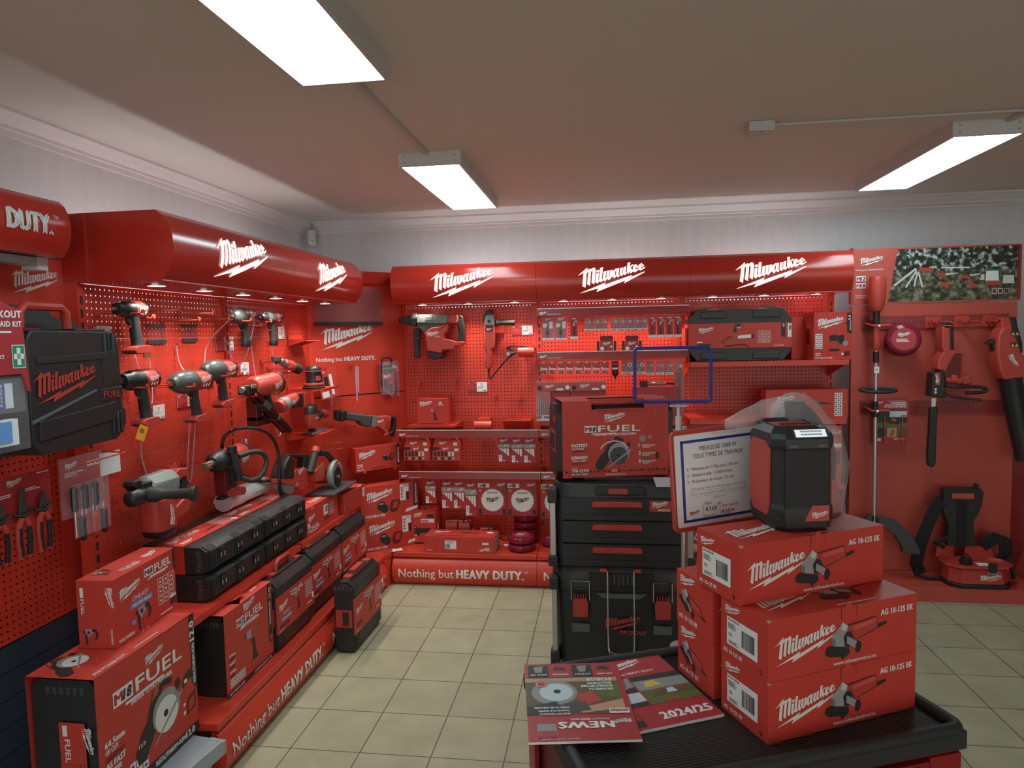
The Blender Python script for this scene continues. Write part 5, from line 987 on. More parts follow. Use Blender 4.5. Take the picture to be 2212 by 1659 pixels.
    if foot:
        m = MB(); m.prism([(xb-.058,g1-.016),(xb-.05,g1-.004),(xb-.028,g1+.002),(xb+.032,g1+.004),(xb+.044,g1-.006),(xb+.046,g1-.024),(xb+.03,g1-.03),(xb-.05,g1-.028)], lambda a, b, d: Vector((a, d, b)), -.033, .033, 'tool_red'); m.box(xb-.045, xb+.01, -.024, .024, g1-.031, g1-.027, 'black_print'); m.box(xb-.06, xb-.02, -.02, .02, g1-.025, g1-.02, 'black_print'); m.build('battery_foot', t, bevel=.004)
    elif compact:
        m = MB(); m.loft([ring(xb, 0, g1+.002, .027, .021), ring(xb-.004, 0, g1-.02, .029, .022), ring(xb-.004, 0, g1-.03, .024, .019)], 'black'); m.build('base_cap', t, smooth=60)
    return t
pistol('impact_driver', 'small impact driver at the top left of the left wall, beside the black case handle', -1.60, 1.832, .175, .031, 'blunt', .145, nr=.032)
pistol('impact_driver', 'impact driver partly behind the large black case, orange tag hanging from it', -1.575, 1.553, .215, .038, 'blunt', .158, nr=.040)
pistol('impact_wrench', 'large grey nosed impact wrench lowest in the middle of the left wall', -1.232, 1.523, .285, .043, 'cone', .158, nr=.05)
pistol('impact_wrench', 'grey nosed impact wrench up right of the lower one on the left wall', -1.003, 1.562, .265, .041, 'cone', .152, nr=.048)
pistol('impact_wrench', 'compact impact wrench with short grey nose in the top row of the left wall', -.762, 1.826, .19, .04, 'cone', .128, foot=False, nr=.042, compact=True)
pistol('drill_driver', 'compact drill with black chuck in the top row of the left wall', -.462, 1.826, .21, .034, 'chuck', .128, foot=False, compact=True, chuck=True)
for i, (y, z, L, s_) in enumerate(((-1.64,1.815,.2,'holding the top left impact driver'),(-1.52,1.80,.16,'beside the grip of the top left impact driver'),(-1.36,1.835,.18,'empty, first in the empty upper group'),(-1.24,1.795,.18,'empty, second in the empty upper group'),(-1.12,1.83,.18,'empty, third in the empty upper group'),(-1.0,1.805,.18,'empty, last in the empty upper group, chain hanging from it'),(-1.64,1.525,.2,'under the nose of the impact driver behind the black case'),(-1.5,1.525,.2,'under the rear of the impact driver behind the black case'),(-1.33,1.505,.2,'under the nose of the lower grey impact wrench'),(-1.1,1.48,.14,'under the rear of the lower grey impact wrench'),(-1.06,1.535,.2,'under the nose of the upper grey impact wrench'),(-.9,1.53,.18,'under the rear of the upper grey impact wrench'),(-.82,1.80,.2,'under the top row impact wrench nose'),(-.69,1.775,.18,'right of the top row impact wrench'),(-.54,1.80,.16,'under the black chuck of the top row drill'),(-.37,1.78,.14,'behind the top row drill'),(-.81,1.415,.2,'under the framing nailer nose'),(-.52,1.42,.16,'under the framing nailer motor'),(-1.6,1.075,.2,'under the chuck of the big rotary hammer'),(-1.42,1.17,.15,'behind the grey head of the big rotary hammer'),(-1.14,1.135,.18,'under the square drive of the large impact wrench with loop handle'),(-.36,1.575,.14,'under the head of the angled ratchet'),(-.28,1.53,.14,'under the body of the angled ratchet'))): lhook(y, z, L, 'red peg hook '+s_)
def chain(pts, label):
    m = MB(); m.tube(pts, .0028, 'strap_chain', n=6, smooth=2); a = Vector(pts[0]); m.cyl(a, a+Vector((.018,0,.004)), .004, 'brass', n=8)
    return tag(m.build('security_chain'), label, 'security chain', 'thin pink security chains')
XC = -.635
for pts, s_ in (([(XC,-1.47,1.70),(XC+.04,-1.475,1.56),(XC+.03,-1.4,1.40),(XC+.02,-1.38,1.58),(XC+.03,-1.42,1.68)], 'below the top left impact driver'),
 ([(XC,-1.17,1.69),(XC+.01,-1.172,1.6),(XC+.05,-1.18,1.555)], 'dropping to the lower grey impact wrench'), ([(XC+.16,-.99,1.80),(XC+.02,-.97,1.69),(XC+.04,-1.02,1.58)], 'dropping to the upper grey impact wrench'),
 ([(XC,-.73,1.70),(XC+.01,-.72,1.60),(XC+.02,-.70,1.55),(XC+.08,-.685,1.62),(XC+.13,-.69,1.80)], 'looped below the top row impact wrench'), ([(XC,-.5,1.7),(XC+.01,-.49,1.5),(XC+.04,-.50,1.46)], 'dropping from the top row drill to the nailer'),
 ([(XC,-.27,1.71),(XC+.01,-.26,1.5),(XC+.02,-.27,1.34)], 'dropping past the ratchet'), ([(XC+.1,-1.555,1.36),(XC+.03,-1.5,1.25),(XC+.03,-1.46,1.13)], 'dropping to the big rotary hammer'),
 ([(XC+.1,-1.25,1.34),(XC+.03,-1.19,1.1),(XC+.03,-1.17,1.03),(XC+.03,-1.145,1.1),(XC+.1,-1.21,1.34)], 'long loop under the lower grey impact wrench'), ([(XC+.1,-1.0,1.39),(XC+.06,-.97,1.32),(XC+.06,-.94,1.35),(XC+.1,-.975,1.40)], 'short loop under the upper grey impact wrench'), ([(XC+.06,-.38,1.2),(XC+.06,-.34,1.12),(XC+.06,-.3,1.19)], 'short loop under the nailer magazine')): chain(pts, 'pink security chain '+s_)
def price_card(w, h, label, loc, rz, blank=False):
    m = MB(); m.box(0, w, -.0016, 0, 0, h, 'paper'); fn = plane((0, -.0016, 0), (1,0,0), (0,0,1), .0005)
    if not blank:
        m.rect(fn, 0, w*.48, 0, h, 'print_red', .0003); m.logo(fn, w*.03, h*.8, w*.13, d=.0007); m.text(fn, 'M18', w*.38, h*.84, h*.08, w=w*.07, bold=.03, d=.0007); m.lines(fn, w*.03, h*.7, w*.4, 6, h*.03, 'print_bright', 2.6, d=.0007)
        m.art(fn, w*.73, h*.76, h*.3, ART_DRILL, d=.0007); m.lines(fn, w*.53, h*.55, w*.4, 5, h*.018, 'grey_print', 2.8, d=.0007); m.barcode(fn, w*.8, h*.06, w*.16, h*.12, d=.0007)
    o = tag(m.build('price_card'), label, 'price card', 'red and white price cards'); place(o, loc, rz); return o
XW = -.648
for y0, z0, w, h, s_ in ((-1.417,1.362,.155,.062,'between the two lower impact tools on the left wall'),(-.825,1.651,.165,.072,'under the compact impact wrench of the top row'),(-.684,1.514,.172,.068,'right of the upper grey impact wrench'),(-.225,1.707,.16,.075,'right of the top row drill'),(-1.165,1.395,.15,.06,'half hidden behind the lower grey impact wrench'),(-.11,1.50,.15,.065,'behind the orbital sander'),(-.52,1.32,.15,.07,'behind the framing nailer'),(-.40,1.24,.13,.06,'under the multi tool on the left wall'),(-1.72,1.70,.15,.07,'behind the top of the large black case'),(-.62,1.07,.05,.09,'behind the black grease gun hose')): price_card(w, h, 'red and white price card '+s_, (XW, y0, z0), LEFT)
price_card(.122, .088, 'blank white card on a hook right of the screwdriver set', (-.63, -1.708, 1.185), LEFT, blank=True)
for y0, z0, w, h, s_ in ((-1.35,1.695,.125,.085,'under the first empty hooks of the left wall'),(-1.10,1.70,.115,.085,'under the second empty hooks of the left wall'),(-1.25,1.03,.14,.07,'right of the big rotary hammer')):
    m = MB(); m.box(0, w, -.004, -.002, 0, h, 'acrylic'); m.box(0, w, -.005, -.0015, 0, .016, 'charcoal'); m.box(0, w, -.005, -.0015, h-.016, h, 'charcoal')
    o = tag(m.build('card_pocket'), 'empty clear card pocket with dark edges '+s_, 'card pocket', 'empty clear card pockets'); place(o, (XW, y0, z0), LEFT)
m = MB(); m.box(-.02, .02, -.001, .001, -.03, .03, 'orange_tag'); m.lines(plane((-.02,-.001,-.03),(1,0,0),(0,0,1),.0005), .006, .045, .025, 3, .003, 'black_print')
o = tag(m.build('price_tag'), 'small orange tag under the impact driver beside the large black case', 'tag'); place(o, (-.50, -1.62, 1.345), rot=(0, R(25), R(75)))
for y, z, s_ in ((-1.50,1.66,'top left impact driver'),(-1.50,1.385,'impact driver with the orange tag')):
    m = MB(); m.box(-.014, .014, -.004, .004, -.022, .008, 'brass'); m.tube([(-.009,0,.006),(-.007,0,.028),(.007,0,.028),(.009,0,.006)], .003, 'steel'); o = tag(m.build('padlock'), 'small brass padlock on the foot of the '+s_, 'padlock', 'brass padlocks'); place(o, (-.545, y, z), R(70))
# angled ratchet, nailer, sander, multi tool, jigsaw
YW = lambda y, z, dx=0, x=-.53: Vector((x+dx, y, z))
t = thing('cordless_ratchet', 'angled cordless ratchet with black round head on the left wall', 'ratchet', (-.53, -.25, 1.55))
m = MB(); m.cyl((-.53,-.42,1.578), (-.53,-.42,1.606), .028, 'charcoal', n=20); m.cyl((-.53,-.42,1.565), (-.53,-.42,1.58), .009, 'black'); m.build('ratchet_head', t, world=True, bevel=.003)
D0, D1 = Vector((-.53,-.42,1.59)), Vector((-.53,-.13,1.515)); dv = (D1-D0)
m = MB(); m.lathe([(.02,.014),(.05,.018),(.08,.021),(.1,.024)], D0, dv, 'gear_grey', 18); m.build('neck', t, world=True)
m = MB(); m.lathe([(.1,.025),(.15,.029),(.2,.028)], D0, dv, 'tool_red', 18); m.box(-.515, -.5, -.32, -.26, 1.535, 1.555, 'tool_red'); m.build('body', t, world=True)
m = MB(); m.lathe([(.2,.027),(.24,.03),(.285,.03),(.295,.024)], D0, dv, 'rubber', 18); m.build('grip', t, world=True)
def bracket_shelf(label, loc, rz, w, d, lip=.04):
    m = MB(); m.box(-w/2, w/2, -d, 0, -.003, 0, 'red_paint'); m.prism([(0,0),(d,0),(d,-.008),(0,-lip)], lambda a, b, q: Vector((q, -a, b)), -w/2, -w/2+.003, 'red_paint'); m.prism([(0,0),(d,0),(d,-.008),(0,-lip)], lambda a, b, q: Vector((q, -a, b)), w/2-.003, w/2, 'red_paint'); m.box(-w/2, w/2, -.004, -.001, 0, .03, 'red_paint'); m.box(-w/2, w/2, -d, -d+.003, -.012, 0, 'red_paint')
    o = tag(m.build('bracket_shelf'), label, 'bracket shelf', 'small red bracket shelves'); place(o, loc, rz); return o
bracket_shelf('small red bracket shelf under the orbital sander', (-.648, .06, 1.392), LEFT, .24, .24)
bracket_shelf('small red bracket shelf under the jigsaw', (-.648, .03, 1.112), LEFT, .26, .24)
bracket_shelf('small empty red bracket shelf high on the left wall by the corner board', (-.648, .08, 1.70), LEFT, .2, .12)
t = thing('orbital_sander', 'black and red orbital sander on a bracket shelf by the corner', 'sander', (-.50, .03, 1.393))
m = MB(); m.lathe([(0,.068),(.008,.07),(.012,.066),(.016,.058),(.024,.06)], (-.5,.0,1.393), (0,0,1), 'rubber', 26); m.build('pad', t, world=True)
m = MB(); m.lathe([(.02,.064),(.028,.064),(.034,.054)], (-.5,.0,1.393), (0,0,1), 'tool_red', 26); m.build('skirt', t, world=True)
m = MB(); m.lathe([(.03,.05),(.045,.046),(.09,.047),(.112,.05),(.128,.046),(.138,.032),(.141,.01)], (-.5,.0,1.393), (0,0,1), 'black', 26); m.build('motor_housing', t, world=True, smooth=50)
m = MB(); m.lathe([(.104,.0505),(.108,.0515),(.111,.0505)], (-.5,0,1.393), (0,0,1), 'tool_red', 26); m.box(-.47, -.452, -.035, .0, 1.44, 1.47, 'tool_red'); fn = plane((-.4515,-.033,1.445),(0,1,0),(0,0,1),.001); m.logo(fn, 0, 0, .03); m.build('badge', t, world=True, bevel=.002)
m = MB(); m.tube([(-.5,.035,1.515),(-.5,.085,1.505),(-.5,.1,1.48),(-.5,.105,1.43),(-.5,.06,1.42)], .014, 'black', n=10, smooth=1); m.build('handle', t, world=True)
t = thing('multi_tool', 'red and black cordless multi tool above the jigsaw', 'multi tool', (-.5, -.33, 1.33))
m = MB(); m.lathe([(0,.012),(.006,.034),(.03,.04),(.09,.04),(.1,.038)], (-.5,-.49,1.322), (0,1,.16), 'tool_red', 20); m.build('head', t, world=True, smooth=50)
m = MB(); m.lathe([(.04,.0415),(.07,.0425),(.1,.04)], (-.5,-.49,1.322), (0,1,.16), 'gear_grey', 20); m.build('collar', t, world=True)
m = MB(); m.loft([[v for v in [Vector((-.5+.035*math.cos(a)*k, y, z+.04*math.sin(a)*k)) for a in [i*2*PI/16 for i in range(16)]]] for y, z, k in ((-.40,1.337,1),(-.33,1.348,.92),(-.27,1.352,.85))], 'tool_red'); fn = plane((-.4635,-.39,1.325),(0,1,.1),(0,-.1,1),.002); m.logo(fn, 0, 0, .07, d=.003); m.build('body', t, world=True, smooth=60)
m = MB(); m.loft([ring(-.5,-.255,1.30,.03,.045), ring(-.5,-.25,1.34,.032,.046), ring(-.5,-.245,1.378,.03,.042)], 'black'); m.box(-.54,-.46,-.215,-.2,1.295,1.385,'tool_red'); m.build('battery_foot', t, world=True, bevel=.003)
t = thing('jigsaw', 'red and black jigsaw on the lower bracket shelf by the corner', 'jigsaw', (-.5, .02, 1.113))
m = MB(); m.box(-.54, -.46, -.12, .11, 1.113, 1.122, 'alloy'); m.box(-.53,-.47,-.14,-.11,1.114,1.126,'black'); m.build('base_plate', t, world=True, bevel=.003)
m = MB(); m.loft([ring(-.5,-.06,1.235,.036,.05), ring(-.5,-.055,1.275,.034,.048), ring(-.5,-.05,1.293,.026,.038)], 'black'); m.build('motor_cap', t, world=True, smooth=60)
m = MB(); m.loft([ring(-.5,-.06,1.15,.032,.05), ring(-.5,-.062,1.19,.038,.054), ring(-.5,-.06,1.236,.038,.054)], 'tool_red'); fn = plane((-.4615,-.095,1.205),(0,1,0),(0,0,1),.002); m.text(fn, 'FUEL', 0, 0, .013, w=.06, bold=.03, d=.002); m.build('motor_housing', t, world=True, smooth=60)
m = MB(); m.box(-.515,-.485,-.07,-.03,1.12,1.152,'black'); m.build('blade_head', t, world=True)
m = MB(); m.tube([(-.5,-.02,1.20),(-.5,.03,1.205),(-.5,.09,1.222)], .024, 'black', n=12); m.tube([(-.5,.08,1.218),(-.5,.13,1.222),(-.5,.17,1.205)], .026, 'tool_red', n=12); m.build('grip', t, world=True)
t = thing('framing_nailer', 'red framing nailer with long black magazine slanting down the left wall', 'nailer', (-.5, -.6, 1.44))
m = MB(); m.lathe([(0,.045),(.02,.058),(.13,.058),(.2,.062),(.235,.062)], (-.5,-.76,1.455), (0,1,.03), 'tool_red', 24); fn = plane((-.437,-.64,1.435),(0,1,.1),(0,-.1,1),.002); m.logo(fn, 0, 0, .09, d=.003); m.build('motor_housing', t, world=True, smooth=50)
m = MB(); m.lathe([(.232,.065),(.25,.066),(.258,.058)], (-.5,-.76,1.455), (0,1,.03), 'black', 24); m.build('rear_cap', t, world=True)
m = MB(); m.box(-.53,-.47,-.85,-.75,1.425,1.47,'black'); m.cyl((-.5,-.87,1.45),(-.5,-.8,1.455),.018,'alloy'); m.box(-.468,-.46,-.83,-.78,1.455,1.475,'alloy'); m.build('nose', t, world=True, bevel=.004)
m = MB(); a = Vector((-.49,-.80,1.44)); b = Vector((-.45,-.49,1.19)); dv = (b-a).normalized(); Mm = Matrix.Translation(a) @ dv.to_track_quat('X','Y').to_matrix().to_4x4()
m.box(0, (b-a).length, -.012, .012, -.032, .032, 'tube_black', Mm); m.box(.02, (b-a).length-.01, -.0135, -.012, -.006, .004, 'charcoal', Mm); m.box(.1, .16, -.02, .016, -.02, .034, 'charcoal', Mm); m.box((b-a).length*.62,(b-a).length*.66,-.016,.016,-.036,.036,'charcoal',Mm); m.build('magazine', t, world=True, bevel=.003)
m = MB(); m.tube([(-.5,-.62,1.41),(-.5,-.585,1.36),(-.5,-.565,1.30)], .021, 'rubber', n=12); m.build('grip', t, world=True)
m = MB(); m.box(-.56,-.50,-.72,-.55,1.245,1.30,'dark_red'); m.box(-.56,-.50,-.72,-.66,1.27,1.40,'dark_red'); m.build('battery_foot', t, world=True, bevel=.006)
# big rotary hammer, loop handle wrench
t = thing('rotary_hammer', 'big red and grey rotary hammer with black side handle, lowest on the left wall', 'rotary hammer', (-.52, -1.55, 1.09))
m = MB(); m.lathe([(0,.02),(.008,.03),(.04,.034),(.075,.034),(.085,.028),(.12,.03)], (-.5,-1.72,1.098), (.0,1,.05), 'black', 22); m.build('chuck', t, world=True, smooth=50)
m = MB(); m.loft([[Vector((-.52+.048*c_*k, -1.62+s_*.0, 1.105+.055*s_*k)) for c_, s_ in [(math.cos(i*PI/4+PI/8)*1.08, math.sin(i*PI/4+PI/8)*1.08) for i in range(8)]] for k in (.7,)]+[[Vector((-.52+.048*math.cos(i*PI/4+PI/8)*1.08*k, y, 1.11+.055*math.sin(i*PI/4+PI/8)*1.08*k)) for i in range(8)] for y, k in ((-1.6,1),(-1.46,1.05),(-1.43,.9))], 'gear_grey'); m.build('gear_case', t, world=True, bevel=.006)
m = MB(); m.box(-.55,-.48,-1.66,-1.60,1.08,1.15,'black'); m.prism([(-1.70,1.15),(-1.69,1.165),(-1.66,1.165),(-1.64,1.145),(-1.6,1.14),(-1.6,1.11),(-1.67,1.12)], PX(-.52), -.02, .03, 'black'); m.build('depth_clamp', t, world=True, bevel=.004)
m = MB(); m.lathe([(0,.03),(.03,.032),(.05,.022),(.07,.02),(.15,.021),(.165,.03),(.18,.03),(.182,.02)], (-.48,-1.63,1.10), (1,.25,-.02), 'rubber', 20); m.build('side_handle', t, world=True)
m = MB(); m.loft([ring(-.52,-1.53,1.06,.05,.062,16,4), ring(-.52,-1.525,1.0,.052,.066,16,4), ring(-.52,-1.52,.93,.05,.064,16,4)], 'tool_red'); fn = plane((-.4675,-1.50,.94),(0,1,0),(0,0,1),.002); m.logo(fn, .0, .0, .09, rot=PI/2*.9, d=.002); m.build('motor_housing', t, world=True, bevel=.004)
m = MB(); m.loft([ring(-.52,-1.52,.932,.05,.064,16,4), ring(-.52,-1.515,.905,.046,.06,16,4), ring(-.52,-1.51,.895,.03,.04,16,4)], 'black'); m.build('base_cap', t, world=True, bevel=.004)
m = MB(); m.prism([(-1.46,1.13),(-1.40,1.16),(-1.34,1.15),(-1.335,1.10),(-1.345,1.09),(-1.36,1.12),(-1.43,1.10)], PX(-.52), -.025, .025, 'tool_red'); m.prism([(-1.45,1.0),(-1.35,1.04),(-1.33,1.03),(-1.34,.99),(-1.36,.965),(-1.45,.95)], PX(-.52), -.03, .03, 'tool_red'); m.build('rear_frame', t, world=True, bevel=.006)
m = MB(); m.tube([(-.52,-1.36,1.12),(-.52,-1.352,1.08),(-.52,-1.362,1.03)], .019, 'rubber', n=12); m.build('rear_grip', t, world=True)
t = thing('large_impact_wrench', 'large impact wrench with black loop handle and thick square drive', 'impact wrench', (-.51, -1.0, 1.1))
m = MB(); m.cyl((-.5,-1.215,1.127),(-.5,-1.14,1.135),.018,'steel'); m.box(-.515,-.485,-1.22,-1.17,1.114,1.144,'photo_brown'); m.build('anvil', t, world=True)
m = MB(); m.lathe([(0,.032),(.02,.045),(.05,.05),(.1,.052),(.12,.047)], (-.5,-1.155,1.13), (0,1,.05), 'black', 22); m.build('gear_case', t, world=True, smooth=50)
m = MB(); m.lathe([(0,.048),(.06,.05),(.14,.05),(.155,.044)], (-.5,-1.045,1.135), (0,1,.03), 'tool_red', 22); fn = plane((-.4485,-.99,1.10),(0,1,0),(0,0,1),.002); m.logo(fn, 0, 0, .08, d=.002); m.build('motor_housing', t, world=True, smooth=50)
m = MB(); m.lathe([(.153,.047),(.165,.047),(.172,.036)], (-.5,-1.045,1.135), (0,1,.03), 'black', 22); m.build('rear_cap', t, world=True)
m = MB(); m.tube([(-.45,-1.06,1.185),(-.44,-1.05,1.1),(-.435,-1.03,1.045)], .02, 'rubber', n=12); m.cyl((-.45,-1.062,1.17),(-.45,-1.064,1.2),.023,'black',n=18); m.cyl((-.437,-1.035,1.06),(-.437,-1.033,1.03),.023,'black',n=18); m.build('side_handle', t, world=True)
m = MB(); m.tube([(-.435,-1.03,1.145),(-.4,-.98,1.158),(-.37,-.93,1.15),(-.355,-.905,1.11),(-.36,-.94,1.04),(-.385,-1.0,1.015),(-.42,-1.035,1.04),(-.435,-1.035,1.055)], .0125, 'rubber', n=10, smooth=2); m.build('loop_handle', t, world=True)
m = MB(); m.loft([ring(-.51,-.99,1.09,.019,.025), ring(-.51,-.985,1.04,.018,.024), ring(-.51,-.975,.985,.02,.028)], 'rubber'); m.build('grip', t, world=True)
m = MB(); m.prism([(-1.07,.985),(-1.06,.955),(-.92,.93),(-.90,.945),(-.905,.97),(-1.0,.985)], PX(-.51), -.035, .035, 'tool_red'); m.prism([(-1.085,1.09),(-1.05,1.09),(-1.04,.97),(-1.08,.96)], PX(-.51), -.03, .03, 'dark_red'); m.box(-.53,-.49,-1.09,-1.03,.942,.96,'black'); m.build('battery_foot', t, world=True, bevel=.006)
# grease gun, circular saw, foil roll
GX = lambda a, b, d: Vector((-.44+d, a, b))
t = thing('grease_gun', 'red grease gun standing on the long black cases, black hose looping from it', 'grease gun', (-.44, -.52, .86))
for nm, k, mt, dd in (('battery_bay','gg_batt','black',.036),('grip','gg_grip','black',.022),('body','gg_red','tool_red',.032),('pump_head','gg_head','alloy',.028),('frame','gg_frame','tool_red',.03)):
    m = MB(); m.prism(mm(k), GX, -dd, dd, mt); m.build(nm, t, world=True, bevel=.006)
m = MB(); m.cyl((-.44,-.54,.882), (-.44,-.22,.93), .027, 'silver_print', n=20); m.build('cartridge_tube', t, world=True)
m = MB(); fn = plane((-.4075,-.47,.93),(0,1,.15),(0,-.15,1),.002); m.logo(fn, 0, 0, .075, d=.002); m.box(-.412,-.405,-.56,-.52,1.02,1.04,'tool_red'); m.build('badge', t, world=True)
m = MB(); m.tube([(-.44,-.6,.862),(-.42,-.66,.86),(-.41,-.69,.93),(-.42,-.65,1.13),(-.46,-.72,1.235),(-.54,-.86,1.265),(-.58,-.93,1.22),(-.585,-.92,1.12),(-.57,-.82,1.02),(-.53,-.7,.95),(-.49,-.64,.94)], .0085, 'tube_black', n=10, smooth=3); m.cyl((-.49,-.64,.94),(-.47,-.6,.935),.011,'steel',n=12); m.build('hose', t, world=True)
m = MB(); rg = []
for i in range(9):
    y = -.98+i*.05; rg.append([Vector((-.56+(.05+random.uniform(-.004,.004))*math.cos(a), y, .905+(.046+random.uniform(-.004,.004))*math.sin(a))) for a in [k*2*PI/22 for k in range(22)]])
m.loft(rg, 'foil'); tag(m.build('foil_roll', smooth=25), 'crumpled silver foil roll lying behind the long black cases', 'foil roll')
SX = lambda a, b, d: Vector((-.36+d, a, b+.0))
t = thing('circular_saw', 'circular saw with black handle and grey blade guard on the red carton by the corner', 'circular saw', (-.36, -.12, .8))
m = MB(); m.box(-.45,-.27,-.3,.08,.775,.786,'charcoal'); m.build('base_plate', t, world=True, bevel=.003)
m = MB(); m.lathe([(0,.085),(.025,.09),(.035,.085)], (-.36,-.10,.865), (1,0,0), 'gear_grey', 30); m.build('blade_guard', t, world=True, bevel=.004)
m = MB(); m.cyl((-.327,-.10,.85),(-.322,-.10,.85),.062,'grille',n=28); m.cyl((-.324,-.10,.85),(-.315,-.10,.85),.014,'steel'); m.build('lower_guard', t, world=True)
m = MB(); m.lathe([(0,.045),(.09,.048),(.1,.04)], (-.36,-.11,.86), (-1,-.3,0), 'tool_red', 22); m.prism([(-.32,.93),(-.2,.96),(-.14,.9),(-.2,.85),(-.3,.86)], PX(-.40), -.03, .03, 'tool_red'); m.build('motor_housing', t, world=True, bevel=.005)
m = MB(); m.tube([(-.40,-.33,.92),(-.40,-.28,.985),(-.40,-.24,1.03)], .023, 'rubber', n=12); m.cyl((-.4,-.245,1.025),(-.4,-.225,1.05),.026,'tool_red'); m.build('front_handle', t, world=True)
m = MB(); m.tube([(-.38,-.225,1.02),(-.37,-.16,1.01),(-.36,-.10,.96),(-.36,-.09,.93)], .018, 'black', n=12, smooth=1); m.build('rear_handle', t, world=True)
m = MB(); fn = plane((-.3245,-.11,.92),(0,1,0),(0,0,1),.001); m.disc(fn, .02, .01, .022, 'print_red', 0); m.logo(fn, .003, .003, .034, d=.002); m.build('badge', t, world=True)
# large hanging case, kits, pliers, screwdrivers at the left edge
t = thing('large_tool_case', 'large black case with red handle and red embossed logo hanging at left', 'tool case', (-.45, -2.045, 1.362), R(91))
w, h, d = .415, .385, .115
m = MB(); m.prism([(-w/2+.03,0),(w/2-.05,0),(w/2,.05),(w/2,.10),(w/2-.015,.115),(w/2-.015,h-.09),(w/2-.025,h-.03),(w/2-.045,h-.005),(-w/2+.02,h),(-w/2,h-.03),(-w/2,.04)], lambda a, b, q: Vector((a, -q, b)), -d/2, d/2, 'case_black')
for k in range(3): x = w/2-.05-k*.02; m.box(x-.006, x+.006, -d/2-.006, -d/2+.01, h-.09, h-.01, 'black_print'); x = w/2-.03-k*.02; m.box(x-.006, x+.006, -d/2-.008, -d/2+.01, .0+.02, .10, 'black_print')
fn = plane((-w/2, -d/2-.001, 0), (1,0,0), (0,0,1), .001)
m.build('case_body', t, bevel=.006)
m = MB(); P = lambda a, b, q: Vector((-w/2+a, -d/2-q, b))
m.prism([(.02,.105),(.36,.135),(.36,.12),(.36,.075),(.02,.045)], P, -.004, .008, 'case_black'); m.prism([(.0,.11),(.27,.185),(.275,.178),(.0,.098)], P, -.004, .005, 'case_trim'); m.prism([(.31,.31),(.37,.315),(.385,.2),(.31,.19)], P, -.004, .003, 'case_black'); m.prism([(.03,h-.085),(.36,h-.075),(.36,h-.1),(.03,h-.105)], P, -.004, .004, 'black_print'); m.prism([(.29,.183),(.4,.185),(.4,.145),(.29,.14)], P, -.002, .003, 'case_black'); m.build('front_relief', t, bevel=.003)
m = MB(); m.logo(fn, .005, .155, .265, 'tool_red', d=.003); fn3 = plane((-w/2, -d/2-.004, 0), (1,0,0), (0,0,1), .001); m.text(fn3, 'FUEL', .3, .152, .022, 'tool_red', w=.085, bold=.03); m.build('logo', t)
m = MB(); m.tube([(-.17,0,h-.01),(-.165,0,h+.055),(-.145,0,h+.075),(-.0,0,h+.075),(.02,0,h+.055),(.022,0,h-.01)], .014, 'tool_red', n=8); m.build('handle', t)
m = MB(); m.box(-.2, -.14, -d/2+.01, d/2-.01, h-.005, h+.006, 'dark_red'); m.box(.0, .14, -d/2+.01, d/2-.01, h-.008, h+.004, 'case_black'); m.build('latch', t, bevel=.003)
t = thing('large_tool_case', 'dark case hanging behind the large black case, only its top and bottom showing', 'tool case', (-.585, -2.10, 1.35), LEFT)
m = MB(); m.prism([(-.28,.0),(.2,-.0),(.26,.03),(.24,.08),(.24,h+.03),(.21,h+.05),(.13,h+.055),(.10,h+.095),(-.03,h+.095),(-.06,h+.06),(-.2,h+.06),(-.25,h+.12),(-.28,h+.1)], lambda a, b, q: Vector((a, -q, b)), -.045, .045, 'charcoal'); m.build('case_body', t, bevel=.006)
t = thing('first_aid_kit', 'first aid kit with red card and clear organiser cut by the left photo edge', 'first aid kit', (-.29, -2.515, 1.42), R(92)); t.scale = (1, 1, 1.2)
m = MB(); m.prism([(-.1,.17),(.075,.17),(.09,.13),(.1,.13),(.085,.31),(.02,.33),(-.1,.36)], lambda a, b, q: Vector((a, -q, b)), .055, .058, 'print_red'); fn = plane((-.1,-.058,.0),(1,0,0),(0,0,1),.001)
m.text(fn, 'PACKOUT', .183, .295, .015, al='r', w=.12, bold=.06); m.text(fn, 'FIRST AID KIT', .182, .275, .012, al='r', w=.12, bold=.05); m.lines(fn, .08, .265, .1, 1, .004, 'white_print'); m.rect(fn, .145, .187, .183, .235, 'white_print', .0004); m.rect(fn, .147, .185, .185, .233, 'green_print', .0008); m.rect(fn, .16, .172, .19, .228, 'white_print', .0012); m.rect(fn, .15, .182, .203, .215, 'white_print', .0012); m.text(fn, 'COMPACT', .07, .205, .008, w=.05, bold=.05); m.text(fn, 'FULLY', .07, .235, .008, w=.04, bold=.05); m.build('card', t)
m = MB(); m.box(-.14,.095,-.052,.04,.0,.165,'clear'); m.box(-.14,.09,-.05,-.046,.085,.16,'clear'); m.build('organiser', t, bevel=.012)
m = MB(); m.box(-.1,.06,-.04,-.02,.095,.15,'paper'); m.box(.0,.03,-.044,-.04,.09,.152,'navy'); m.text(plane((.025,-.045,.15),(0,0,-1),(1,0,0),.001), 'Anleitung', 0, -.012, .009, w=.05); m.box(-.1,.07,-.04,-.02,.012,.07,'paper'); m.box(.0,.045,-.044,-.04,.02,.066,'blue_print'); m.build('contents', t)
m = MB(); m.ball((.03,-.02,.29), .06, 'clear', (1,.4,.6)); m.build('hanger_bubble', t)
